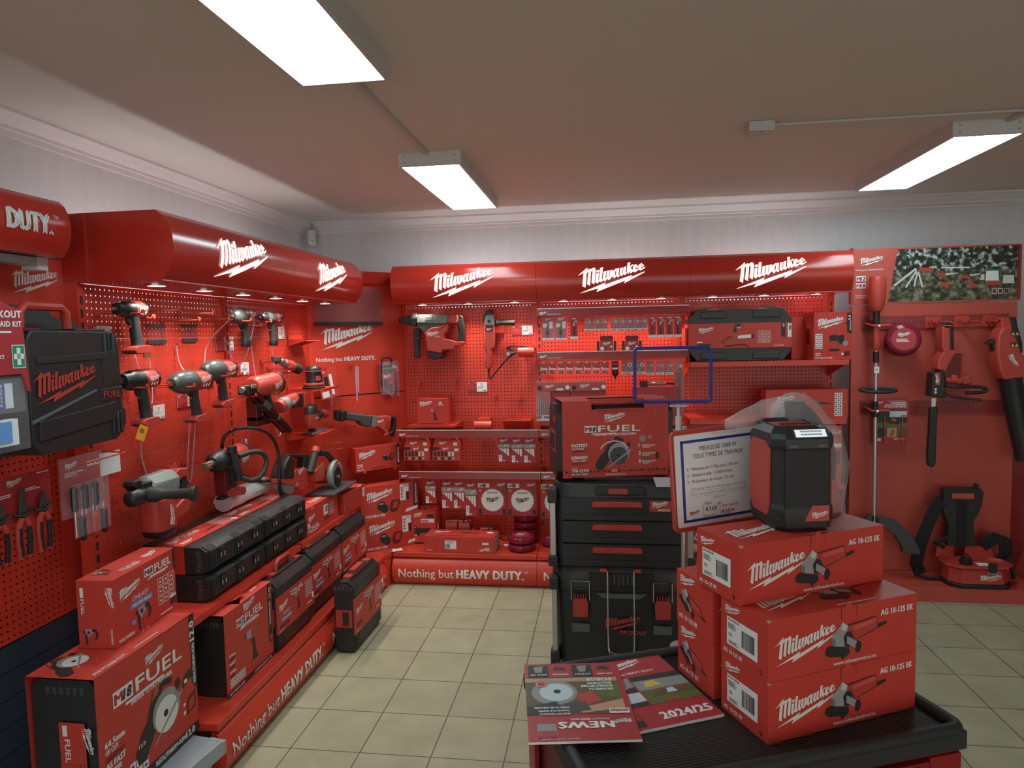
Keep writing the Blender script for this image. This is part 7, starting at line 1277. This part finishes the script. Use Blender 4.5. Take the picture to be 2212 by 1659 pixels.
# plinth goods, first bay
m, F = carton(.205,.19,.235); f = F.front; m.logo(f,.012,.185,.1); m.art(f,.1,.1,.16,ART_BATT[:2]); m.rect(f,.03,.17,.08,.115,'black_print'); m.rect(f,.1,.195,.155,.18,'white_print'); m.text(f,'FREE',.105,.16,.014,'print_red',w=.05,bold=.05,d=.001); m.text(f,'+50%',.01,.055,.014,w=.06,bold=.05); m.rect(f,.01,.075,.02,.038,'print_bright'); m.poly(f,[(.14,.19),(.195,.19),(.195,.215),(.145,.215)],'black_print',.0006); m.rect(f,0,.205,0,.012,'black_print'); m.poly(f,[(.14,.03),(.19,.035),(.185,.06),(.145,.055)],'dark_red',.0008); p = F.top; m.art(p,.1,.09,.15,ART_BATT); r = F.right; m.poly(r,[(.05,.08),(.13,.08),(.09,.15)],'white_print',.0006)
o = tag(m.build('battery_carton'), 'red battery carton on the back plinth next to the corner', 'carton'); place(o, (.0,.67,.2235), R(4))
m, F = carton(.49,.17,.112); f = F.front; m.rect(f,.145,.225,.025,.085,'white_print'); m.barcode(f,.15,.03,.03,.03); m.lines(f,.16,.08,.05,2,.004,'grey_print',d=.001); m.rect(f,.405,.45,.06,.075,'white_print'); m.logo(f,.46,.045,.075,rot=PI,d=.0005); m.text(f,'5130.118',.015,.01,.008,w=.04,bold=.04); p = F.top; m.logo(p,.04,.08,.12); m.art(p,.28,.1,.16,ART_BLOW); m.rect(p,.42,.46,.1,.13,'white_print'); m.lines(p,.05,.03,.36,1,.008,'dark_red'); m.box(.2451,.2475,-.07,.08,.005,.1,'kraft')
o = tag(m.build('tool_carton'), 'long red carton lying on the back plinth in front of the chargers', 'carton'); place(o, (.322,.475,.2235), R(-1.5))
def charger(x, y, z, label, rz):
    t = thing('battery_charger', label, 'charger', (x,y,z), rz, 'red battery chargers')
    m = MB(); m.prism([(-.06,0),(.06,0),(.06,.03),(.045,.065),(-.045,.085),(-.06,.06)], lambda a,b,d: Vector((d,a,b)), -.045,.045,'tool_red'); m.build('housing', t, bevel=.008); m = MB(); m.box(-.05,.05,-.064,.06,0,.02,'black'); m.build('base', t, bevel=.004)
    m = MB(); Mc = Matrix.Translation((0,-.035,.074)) @ Matrix.Rotation(R(20),4,'X'); m.box(-.03,.03,-.02,.025,-.002,.006,'black',Mc); m.build('battery_slot', t)
for x, y, s_ in ((.205,.70,'left'),(.30,.70,'middle'),(.46,.69,'right')): charger(x, y, .2235+(.07 if x < .4 else .02), '%s red battery charger behind the long red carton' % s_, R(4))
m = MB(); m.box(.15,.36,.63,.77,.2232,.293,'carton_red'); fn = plane((.15,.63,.2232),(1,0,0),(0,0,1)); m.logo(fn,.03,.015,.09); tag(m.build('tool_carton'), 'flat red carton under the left two battery chargers', 'carton'); m = MB(); m.box(.41,.52,.63,.76,.2232,.243,'carton_red'); tag(m.build('tool_carton'), 'flat red carton under the right battery charger', 'carton')
m = MB(); m.tube([(.30,.64,.37),(.31,.62,.40),(.35,.63,.38),(.36,.63,.30)],.004,'black',smooth=2); tag(m.build('charger_cable'), 'black cable arching over the middle battery charger', 'cable','black charger cables'); m = MB(); m.tube([(.47,.62,.30),(.50,.60,.35),(.55,.60,.33),(.56,.62,.25),(.66,.66,.232)],.004,'black',smooth=2); tag(m.build('charger_cable'), 'black cable trailing from the right battery charger to the spools', 'cable','black charger cables')
def spool(label, loc, r=.095, h=.05, rot=None, group='clear pink packs of trimmer line', stick=True):
    t = thing('line_spool', label, 'spool', loc, 0, group, rot)
    m = MB(); m.lathe([(0,r*.8),(h*.15,r*.96),(h*.5,r),(h*.85,r*.96),(h,r*.8),(h*.98,r*.5)], (0,0,0),(0,0,1),'pink_clear',30); m.build('clear_pack', t, smooth=60)
    m = MB()
    for k in range(4): m.tube([(r*(.86-.05*(k % 2))*math.cos(a), r*(.86-.05*(k % 2))*math.sin(a), h*(.2+.2*k)) for a in [i*2*PI/26 for i in range(26)]], .006, 'print_red', n=6, closed=True)
    m.build('line_coil', t)
    if stick: m = MB(); m.cyl((0,0,h),(0,0,h+.0012),r*.66,'print_red',n=30); fn = plane((-r*.6,-r*.4,h+.0012),(1,0,0),(0,1,0),.0005); m.logo(fn,r*.25,r*.5,r*.7); m.lines(fn,r*.2,r*.4,r*.8,3,.004,'white_print'); m.build('label_disc', t)
    return t
for i, z in enumerate((.2235,.276)): spool('%s spool of the front pair of pink line packs on the back plinth' % ('lower','upper')[i], (.735,.50,z), .094, .05)
for i, z in enumerate((.2235,.276,.328,.381)): spool('%s pink line pack in the rear stack on the back plinth' % ('lowest','second','third','topmost')[i], (.745,.69,z), .09, .05)
spool('single pink line pack at the left side of the black toolboxes', (.945,.62,.2235), .085, .05); m = MB(); m.box(.6,.69,.56,.60,.2225,.2245,'paper'); tag(m.build('paper_sheet'), 'white paper slip on the plinth beside the pink line packs', 'paper')
# third bay
t = thing('cased_grease_gun', 'large black case with wide red sleeve on the upper shelf of the back wall', 'boxed tool case', (2.185,.62,1.501), R(0))
w, h, d = .32, .335, .24
m = MB(); m.prism([(-w+.05,0),(w-.05,0),(w,.06),(w,h-.06),(w-.05,h),(-w+.05,h),(-w,h-.06),(-w,.06)], lambda a,b,q: Vector((a,-q,b)), -d/2, d/2, 'case_black')
for z0, z1 in ((.0,.07),(h-.07,h)): 
    for x0, x1 in ((-w+.07,-.08),(.08,w-.07)): m.box(x0,x1,-d/2-.006,-d/2+.01,z0+.012,z1-.012,'case_black')
m.build('case', t, bevel=.006)
for x in (-.2,.2): m = MB(); m.box(x-.05,x+.05,-.078,.02,h-.004,h+.006,'charcoal'); lt = m.build('latch', t); m = MB(); m.tube([(x-.03,-.075,h+.004),(x-.03,-.07,h+.012),(x+.03,-.07,h+.012),(x+.03,-.075,h+.004)],.004,'case_trim'); m.build('bail_wire', lt)
m = MB(); q = d/2+.0065; m.box(-w-.001,w+.001,-q-.0015,-q,.085,.245,'carton_red'); m.box(w+.0005,w+.002,-q,q,.085,.245,'carton_red'); m.box(-w-.002,-w-.0005,-q,q,.085,.245,'carton_red'); fn = plane((-w,-q-.0015,.085),(1,0,0),(0,0,1),.0006); m.logo(fn,.055,.095,.1); m18(m,fn,.285,.128,.022,fuel=False); m.art(fn,.31,.075,.19,ART_GREASE); icons(m,fn,.43,.11,.024,3,3); m.poly(fn,[(.575,.16),(.6,.16),(.6,.06),(.575,.075)],'black_print',.0006); m.text(fn,'4.0',.594,.13,.012,w=.02,bold=.05,rot=PI/2,d=.001); m.rect(fn,.615,.638,.065,.15,'white_print'); m.barcode(fn,.622,.11,.014,.03); m.text(fn,'M18 GG',.05,.008,.008,w=.04,bold=.04); m.lines(fn,.53,.015,.07,1,.004,'white_print'); m.rect(fn,.05,.085,.036,.044,'white_print'); m.lines(fn,.05,.03,.1,1,.014,'dark_red'); m.build('sleeve', t)
m, F = carton(.245,.21,.3); f = F.front; m.logo(f,.015,.195,.175); m.art(f,.145,.105,.13,ART_SANDER); icons(m,f,.01,.165,.021,2,4,'white_print'); m18(m,f,.012,.025,.018,fuel=False); m.text(f,'M18 BOS125-502B',.01,.008,.009,w=.11,bold=.04); m.poly(f,[(.21,.295),(.243,.295),(.243,.16),(.212,.175)],'black_print',.0006); m.text(f,'5.0',.233,.25,.014,w=.03,bold=.05,rot=PI/2,d=.001); m.text(f,'REDLITHIUM-ION',.236,.185,.007,w=.06,bold=.05,rot=PI/2,d=.001); m.disc(f,.215,.23,.012,'black_print',.0012); m.disc(f,.185,.035,.008,'white_print'); m.poly(f,[(.19,.02),(.23,.025),(.232,.055),(.195,.05)],'dark_red',.0006)
l = F.left
for i in range(11):
    for j in range(14): m.rect(l,.015+i*.017,.022+i*.017+(j % 3)*.002,.02+j*.019,.028+j*.019,'rail_red')
m.rect(l,.11,.15,.1,.2,'dark_red',.0008); m.logo(l,.02,.25,.06)
o = tag(m.build('tool_carton'), 'red sander carton standing at the right end of the upper back shelf', 'carton'); place(o, (2.735,.585,1.501), R(9))
m, F = carton(.08,.2,.28); o = tag(m.build('tool_carton'), 'red carton partly hidden between the black case and the sander carton', 'carton'); place(o, (2.56,.70,1.501), R(6))
m = MB(); m.box(1.848,1.86,.55,.80,1.501,1.72,'carton_red'); tag(m.build('tool_carton'), 'thin red carton edge at the left side of the large black shelf case', 'carton')
m, F = carton(.50,.16,.187); f = F.front; m.art(f,.34,.1,.12,ART_BLOW); icons(m,f,.42,.165,.022,2,6,'white_print'); m.logo(f,.06,.1,.12)
o = tag(m.build('tool_carton'), 'long red carton with icon column on the lower shelf behind the bagged machine', 'carton'); place(o, (2.6,.575,1.123), 0)
m, F = carton(.30,.3,.38); f = F.front; m.text(f,'M18 F2VCL-0',.29,.33,.022,al='r',w=.15,bold=.04); m.rect(f,.16,.3,.24,.265,'white_print'); m.poly(f,[(.17,.13),(.29,.13),(.29,.22),(.17,.22)],'dark_red',.0006); m.art(f,.22,.18,.08,ART_BATT)
m2 = MB(); shelf((1.862, BB, .70), 0, 'red shelf low at the right of the back wall, mostly hidden by the radio', .98, .37)
o = tag(m.build('tool_carton'), 'red vacuum carton on the low shelf, seen just right of the radio', 'carton'); place(o, (2.66,.62,.701), 0)
m, F = carton(.2,.08,.2); f = F.front; m.logo(f,.02,.11,.12); icons(m,f,.03,.08,.03,3,2,'white_print'); o = tag(m.build('tool_carton'), 'small tilted red pack leaning between toolboxes and price sign pole', 'carton'); place(o, (1.76,-.9,.0), R(20)); place(o, (1.735,-1.05,.75), rot=(R(-6),R(28),R(10)))
m = MB(); m.box(1.67,1.90,-1.2,-.9,.0,.72,'wood'); tag(m.build('wooden_crate', bevel=.004), 'plain wooden crate beside the black toolboxes', 'wooden crate')
# ================================================================ garden tool stand at the right
SY = .64; SXa, SXb = 2.915, 3.905
t = thing('garden_tool_stand', 'plain red display stand for garden tools at the right, picture board on top', 'display stand', (3.41,.6,0))
m = MB(); m.box(SXa,SXb,SY,SY+.03,.09,1.845,'stand_red'); m.build('back_board', t, world=True, bevel=.002)
m = MB(); m.box(SXa+.02,6.0,.335,SY+.03,0,.088,'stand_red'); m.build('base', t, world=True, bevel=.002)
for z in (1.685,1.135):
    m = MB(); m.box(0,.875,-.012,0,.0,.085,'rail_red'); fn = plane((0,-.012,0),(1,0,0),(0,0,1),.0006); [m.disc(fn,.02+.0264*i,.012+.03*j,.0036,'black_print',0,8) for i in range(33) for j in range(3)]; o = m.build('peg_strip', t); o.location = Vector((2.975,SY,z))-Vector((3.41,.6,0))
m = MB(); m.box(SXa-.01,SXa+.003,SY-.01,SY+.03,1.855,2.212,'rail_red'); m.box(SXb-.005,SXb+.01,SY-.01,SY+.03,1.855,2.2,'rail_red'); m.box(SXa,SXb,SY,SY+.02,1.85,2.205,'stand_red'); m.build('sign_frame', t, world=True)
m = MB(); m.prism([(3.135,1.862),(SXb-.008,1.862),(SXb-.008,2.195),(3.19,2.195)], PY(SY-.002), -.0005, .0005, 'forest_photo')
fn = plane((SXa,SY-.003,1.85),(1,0,0),(0,0,1),.0006); k = lambda *p: [(a-SXa,b-1.85) for a,b in p]
for x0,z0,x1,z1,ww in ((3.17,1.965,3.3,2.07,.006),(3.24,1.95,3.305,2.06,.005),(3.29,1.955,3.31,2.06,.005),(3.34,1.95,3.31,2.06,.005),(3.45,2.07,3.62,2.065,.005)): dx,dz = x1-x0,z1-z0; l_ = math.hypot(dx,dz); nx,nz = -dz/l_*ww,dx/l_*ww; m.poly(fn,k((x0+nx,z0+nz),(x0-nx,z0-nz),(x1-nx,z1-nz),(x1+nx,z1+nz)),'silver_print',.001)
for q in (((3.31,2.05),(3.4,2.045),(3.41,2.07),(3.33,2.075)),((3.42,2.02),(3.47,2.015),(3.48,2.035),(3.43,2.04)),((3.44,1.96),(3.5,1.935),(3.49,1.975),(3.46,1.98)),((3.56,2.0),(3.62,1.995),(3.62,2.015),(3.57,2.02)),((3.6,1.96),(3.65,1.935),(3.66,1.955),(3.62,1.985)),((3.71,1.955),(3.80,1.95),(3.8,1.975),(3.71,1.98))): m.poly(fn,k(*q),'tool_red',.0012)
m.poly(fn,k((3.47,2.02),(3.55,2.03),(3.55,2.035),(3.47,2.035)),'silver_print',.0011); m.poly(fn,k((3.62,2.01),(3.68,2.02),(3.68,2.028),(3.62,2.02)),'silver_print',.0011); m.poly(fn,k((3.39,2.03),(3.44,1.98),(3.45,1.99),(3.4,2.04)),'black_print',.0011); m.poly(fn,k((3.71,1.98),(3.79,1.978),(3.785,2.04),(3.715,2.04)),'white_print',.0011); m.rect(fn,.815,.855,.19,.2,'green_print',.0011); m.poly(fn,k((3.68,1.985),(3.705,1.985),(3.705,2.02),(3.685,2.02)),'silver_print',.001); m.poly(fn,k((3.81,1.96),(3.88,1.96),(3.875,2.01),(3.815,2.012)),'silver_print',.001)
for i in range(3): m.rect(fn,.835+i*.036,.862+i*.036,.045,.08,'silver_print' if i < 2 else 'grey_print',.001); m.rect(fn,.839+i*.036,.858+i*.036,.05,.075,'dark_red',.0014)
m.logo(fn,.04,.245,.145); m.text(fn,'Nothing but HEAVY DUTY.',.02,.215,.011,w=.17,bold=.015)
for i, s_ in enumerate(('12','18')): m18(m,fn,.022,.148-i*.045,.034,s_,fuel=False)
m.text(fn,'VISIT MILWAUKEETOOL',.018,.053,.0085,w=.13); m.text(fn,'FOR MORE INFO',.018,.04,.0085,w=.09); m.build('picture_board', t, world=True)
P5 = PY(.56)
t = thing('string_trimmer', 'long string trimmer standing against the red stand, red motor head up', 'string trimmer', (3.03,.5,.09))
m = MB(); m.loft([ring(3.03,.54,1.80,.028,.032), ring(3.03,.54,1.83,.042,.042), ring(3.03,.54,1.92,.05,.05), ring(3.03,.54,1.99,.05,.05), ring(3.03,.54,2.02,.042,.044)], 'tool_red'); m.build('motor_head', t, world=True, bevel=.004, smooth=50)
m = MB(); m.cyl((3.03,.54,1.80),(3.027,.53,1.60),.02,'black',r1=.017); m.build('rear_grip', t, world=True); m = MB(); m.loft([ring(3.026,.528,1.70,.016,.016),ring(3.026,.528,1.66,.02,.022),ring(3.026,.528,1.57,.027,.028),ring(3.026,.528,1.555,.02,.02)],'tool_red'); m.build('trigger_housing', t, world=True)
m = MB(); m.cyl((3.025,.525,1.555),(3.022,.50,.42),.0125,'alu'); m.build('shaft', t, world=True); m = MB(); m.cyl((3.025,.524,1.545),(3.025,.522,1.475),.0175,'black'); m.cyl((3.023,.515,1.23),(3.023,.513,1.13),.0165,'black'); m.cyl((3.023,.513,1.17),(3.023,.513,1.145),.026,'black'); m.build('coupler', t, world=True); m = MB(); m.box(3.01,3.04,.507,.5085,1.41,1.45,'paper'); m.text(plane((3.012,.5068,1.42),(1,0,0),(0,0,1)),'96',.004,.005,.014,'black_print'); m.build('price_label', t, world=True)
m = MB(); m.tube([(2.92,.5,1.305),(2.93,.46,1.3),(3.0,.43,1.295),(3.06,.43,1.295),(3.125,.46,1.3),(3.135,.5,1.305),(3.1,.52,1.31),(2.95,.52,1.31)],.011,'rubber',closed=True,smooth=1); m.build('loop_handle', t, world=True)
m = MB(); m.prism(mm('tr_guard'), PY(.5), 0, .05, 'charcoal'); m.build('guard', t, world=True, bevel=.004); m = MB(); m.lathe([(0,.02),(.06,.035),(.12,.03)], (3.0,.49,.50),(-.4,0,-1),'black'); m.build('cutter_head', t, world=True)
for z in (1.685+.03,1.175): m = MB(); m.box(2.985,3.05,SY-.02,SY-.012,z-.04,z+.03,'dark_red'); m.tube([(2.995,SY-.015,z+.01),(3.0,.50,z-.005),(3.1,.49,z-.003)],.008,'hook_red'); m.cyl((3.027,.485,z-.005),(3.027,.505,z-.005),.008,'steel'); tag(m.build('tool_bracket'), 'red arm bracket clamping the string trimmer shaft, %s of two' % ('upper' if z > 1.5 else 'lower'), 'bracket', 'trimmer brackets')
t = spool('thick pink multi pack of trimmer line on the garden tool stand', (3.205,.60,1.61), .105, .1, (R(82),0,R(-14)))
t = thing('chainsaw', 'red chainsaw hung bar down on the garden tool stand', 'chainsaw', (3.42,.5,1.4))
traced(t,'motor_housing','cs_rear',P5,.0,.10,'tool_red',.012); traced(t,'rear_handle','cs_handle',P5,.02,.06,'black',.01); traced(t,'motor_end','cs_motor',P5,.01,.08,'tool_red',.012); traced(t,'clutch_cover','cs_cover',P5,.03,.115,'black',.008)
m = MB(); m.prism([(3.40,1.385),(3.495,1.375),(3.495,1.53),(3.455,1.53),(3.42,1.46)],P5,.095,.1035,'dark_red'); m.prism([(3.44,1.36),(3.475,1.357),(3.478,1.395),(3.442,1.397)],P5,.1,.106,'red_paint'); m.build('battery_bay', t, world=True, bevel=.003); m = MB(); m.rect(lambda u,v,d=0: P5(u,v,.1155+d),3.345,3.372,1.335,1.41,'tool_red'); m.logo(lambda u,v,d=0: P5(u,v,.116+d),3.368,1.345,.06,rot=PI/2); 
for z in (1.31,1.29): m.cyl(P5(3.345,z,.112),P5(3.345,z,.12),.008,'steel',n=12)
m.build('cover_sticker', t, world=True)
m = MB(); m.tube([P5(a,b,.03+.09*(i > 0)) for i,(a,b) in enumerate(mm('cs_guard'))],.011,'black',smooth=2); m.tube([P5(a,b,.06+.04*i) for i,(a,b) in enumerate(mm('cs_guard2'))],.008,'black',smooth=1); m.build('hand_guard', t, world=True); traced(t,'guide_bar','cs_bar',P5,.068,.076,'steel',0); traced(t,'bar_cover','cs_sheath',P5,.055,.09,'black',.008)
t = thing('leaf_blower', 'red leaf blower with black tube hanging at the right photo edge', 'leaf blower', (3.78,.5,1.4))
traced(t,'body','bl_red',P5,-.0,.12,'tool_red',.018); traced(t,'handle','bl_handle',P5,.04,.08,'black',.012); traced(t,'handle_mount','bl_top',P5,.03,.09,'tool_red',.008); traced(t,'intake_knob','bl_nose',P5,.04,.09,'black',.008)
m = MB(); m.lathe([(0,.068),(.03,.064),(.2,.058),(.5,.046),(.52,.046)],(3.798,.50,1.37),(.16,0,-.86),'black',26); m.build('nozzle_tube', t, world=True); m = MB(); fn = lambda u,v,d=0: P5(u,v,.121+d); m.logo(fn,3.745,1.515,.085,rot=-1.15); m.build('logo', t, world=True)
for z in (1.565,1.635):
    m = MB()
    for k in range(2): m.poly(fn,[(3.765+k*.022,z),(3.785+k*.022,z),(3.775+k*.022,z+.02)],'yellow_print')
    m.rect(fn,3.762,3.81,z-.004,z+.026,'black_print',-.0004); m.build('warning_sticker', t, world=True)
for x, s_ in ((3.40,'holding the chainsaw handle'),(3.57,'empty, between chainsaw and leaf blower'),(3.74,'holding the leaf blower')):
    m = MB(); m.box(x-.045,x+.045,SY-.02,SY-.013,1.69,1.76,'hook_red'); m.tube([(x-.03,SY-.02,1.725),(x-.02,.50,1.72),(x-.02,.48,1.735)],.0045,'hook_red'); m.tube([(x-.01,SY-.02,1.74),(x-.01,.50,1.70),(x+.06,.49,1.70),(x+.075,.50,1.712),(x+.05,.53,1.725),(x-.0,SY-.03,1.725)],.0045,'hook_red'); tag(m.build('wire_hook'), 'wide red wire hook on the garden tool stand, '+s_, 'hook', 'wide wire hooks')
t = thing('leaflet', 'red garden equipment leaflet with photos on the stand, lower left', 'leaflet', (3.15,.6,1.1)); 
m = MB(); m.box(3.045,3.25,.582,.586,.945,1.235,'print_red'); fn = plane((3.045,.582,.945),(1,0,0),(0,0,1),.0006); m.logo(fn,.018,.262,.035); m.rect(fn,.08,.185,.278,.2795,'white_print')
for i, s_ in enumerate(('ÉQUIPEMENT','POUR EXTÉRIEURS','ET ESPACES VERTS')): m.text(fn,s_,.19,.262-i*.0125,.009,al='r',w=(.09,.125,.13)[i],bold=.06)
m.rect(fn,.015,.195,.11,.222,'photo_dark'); m.rect(fn,.015,.195,.11,.14,'photo_green',.0008); m.poly(fn,[(.1,.15),(.13,.14),(.13,.165),(.105,.17)],'tool_red',.001); m.poly(fn,[(.08,.135),(.15,.125),(.15,.14),(.1,.15)],'black_print',.001); m.rect(fn,.09,.195,.175,.215,'photo_sky',.0007)
for i in range(3): m.rect(fn,.015+i*.061,.073+i*.061,.045,.106,('photo_dark','photo_tan','photo_brown')[i],.0008)
m.poly(fn,[(.09,.05),(.115,.05),(.125,.09),(.105,.1)],'tool_red',.0012); m.rect(fn,.015,.04,.02,.036,'white_print'); m.rect(fn,.12,.145,.03,.038,'white_print'); m.rect(fn,.155,.18,.03,.038,'white_print'); m.build('sheet', t, world=True)
m = MB()
for x in (3.105,3.21): m.tube([(x-.02,SY-.004,1.13),(x,.575,1.13),(x,.572,.95),(x-.01,.60,.945)],.0035,'hook_red')
m.tube([(3.03,.572,.985),(3.265,.572,.985)],.0035,'hook_red'); m.tube([(3.21,.572,1.13),(3.26,.572,1.13)],.0035,'hook_red'); tag(m.build('wire_holder'), 'red wire holder in front of the garden equipment leaflet', 'wire holder')
t = thing('backpack_base', 'black harness with a red battery tray standing on the right stand base', 'backpack', (3.58,.45,.089))
PB = lambda a, b, d: Vector((a,.56-d,b))
m = MB(); m.prism([(3.44,.66),(3.455,.675),(3.66,.67),(3.675,.65),(3.67,.58),(3.645,.50),(3.62,.46),(3.635,.30),(3.47,.30),(3.475,.44),(3.44,.53)],PB,0,.045,'black'); m.box(3.49,3.62,.513,.517,.605,.64,'stand_red'); m.box(3.47,3.5,.512,.516,.52,.57,'black_print'); m.box(3.59,3.62,.512,.516,.52,.57,'black_print'); m.box(3.525,3.575,.508,.517,.30,.595,'fabric_black'); m.build('back_frame', t, world=True, bevel=.008)
m = MB(); m.prism([(3.62,.66),(3.645,.70),(3.665,.69),(3.65,.65)],PB,0,.02,'black'); m.build('strap_end', t, world=True)
for pts, nm in (([(3.44,.6),(3.38,.52),(3.33,.40),(3.30,.30),(3.285,.18),(3.32,.11)],0),([(3.68,.3),(3.75,.36),(3.80,.34),(3.81,.26),(3.79,.2)],1)):
    m = MB(); L_ = []
    P_ = [Vector((a,.53-.03*math.sin(i/(len(pts)-1)*PI),b)) for i,(a,b) in enumerate(pts)]
    for i,p in enumerate(P_):
        tg = (P_[min(i+1,len(P_)-1)]-P_[max(i-1,0)]).normalized(); sd = Vector((0,1,0)); nn_ = tg.cross(sd); L_.append([p+nn_*.038+sd*.01,p-nn_*.038+sd*.01,p-nn_*.038-sd*.012,p+nn_*.038-sd*.012])
    m.loft(L_,'fabric_black'); m.build('shoulder_strap', t, world=True, bevel=.006, smooth=60)
m = MB(); m.tube([(3.29,.5,.18),(3.27,.49,.13),(3.30,.48,.11),(3.34,.47,.10),(3.42,.47,.1)],.010,'fabric_black',smooth=1); m.build('belt', t, world=True); m = MB(); m.tube([(3.42,.45,.31),(3.36,.44,.34),(3.46,.5,.36)],.012,'fabric_black'); m.build('belt', t, world=True); m = MB(); m.tube([(3.80,.47,.24),(3.82,.45,.17),(3.81,.42,.13)],.012,'fabric_black'); m.build('belt', t, world=True)
def tray(x0, x1, y0, y1, c, z): return [Vector(p) for p in ((x0+c,y0,z),(x1-c,y0,z),(x1,y0+c,z),(x1,y1-c,z),(x1-c,y1,z),(x0+c,y1,z),(x0,y1-c,z),(x0,y0+c,z))]
m = MB(); m.loft([tray(3.42,3.775,.34,.545,.06,.112),tray(3.43,3.765,.345,.54,.06,.2),tray(3.405,3.79,.33,.55,.06,.215),tray(3.405,3.79,.33,.55,.06,.228),tray(3.415,3.78,.34,.54,.06,.228),tray(3.43,3.765,.355,.535,.05,.212)],'tool_red')
m.prism([(3.41,.22),(3.52,.22),(3.515,.295),(3.42,.30)],PY(.54),-.006,.006,'tool_red'); m.prism([(3.58,.22),(3.76,.22),(3.745,.28),(3.73,.295),(3.585,.295)],PY(.54),-.006,.006,'tool_red'); m.build('battery_tray', t, world=True, bevel=.003)
m = MB(); m.loft([tray(3.415,3.78,.33,.55,.06,.0895),tray(3.41,3.785,.328,.55,.06,.112),tray(3.42,3.775,.335,.545,.06,.118)],'black'); m.build('base_frame', t, world=True, bevel=.003)
m = MB(); m.cyl((3.545,.44,.215),(3.545,.44,.24),.036,'black'); m.cyl((3.545,.44,.24),(3.545,.44,.252),.028,'black'); m.box(3.53,3.56,.43,.45,.25,.275,'dark_red'); m.build('connector', t, world=True); m = MB(); m.box(3.62,3.665,.322,.336,.195,.25,'black'); m.tube([(3.615,.325,.205),(3.617,.322,.19),(3.667,.322,.19),(3.669,.325,.205)],.003,'steel'); m.build('latch', t, world=True); m = MB(); m.box(3.6,3.67,.39,.45,.214,.216,'paper'); m.box(3.63,3.64,.4,.42,.216,.2165,'yellow_print'); m.build('sticker', t, world=True)
m = MB(); m.logo(plane((3.575,.3425,.125),(1,0,0),(0,.03,1),.001),0,0,.125); m.build('logo', t, world=True)
t = thing('side_stand', 'neighbouring red display stand cut off by the right photo edge', 'display stand', (4.3,.5,.09)); m = MB(); m.box(3.92,5.2,.70,.73,.088,1.2,'rail_red'); m.prism([(-.03,.0885),(.3,.0885),(.0,.68)], lambda a,b,d: Vector((3.93+d,.34+a+.0,b)), 0,.004,'stand_red'); m.prism([(-.0,.0885),(.3,.0885),(.28,.72),(.2,.72)], lambda a,b,d: Vector((4.02+d,.36+a,b)),0,.004,'stand_red'); m.build('panel', t, world=True)
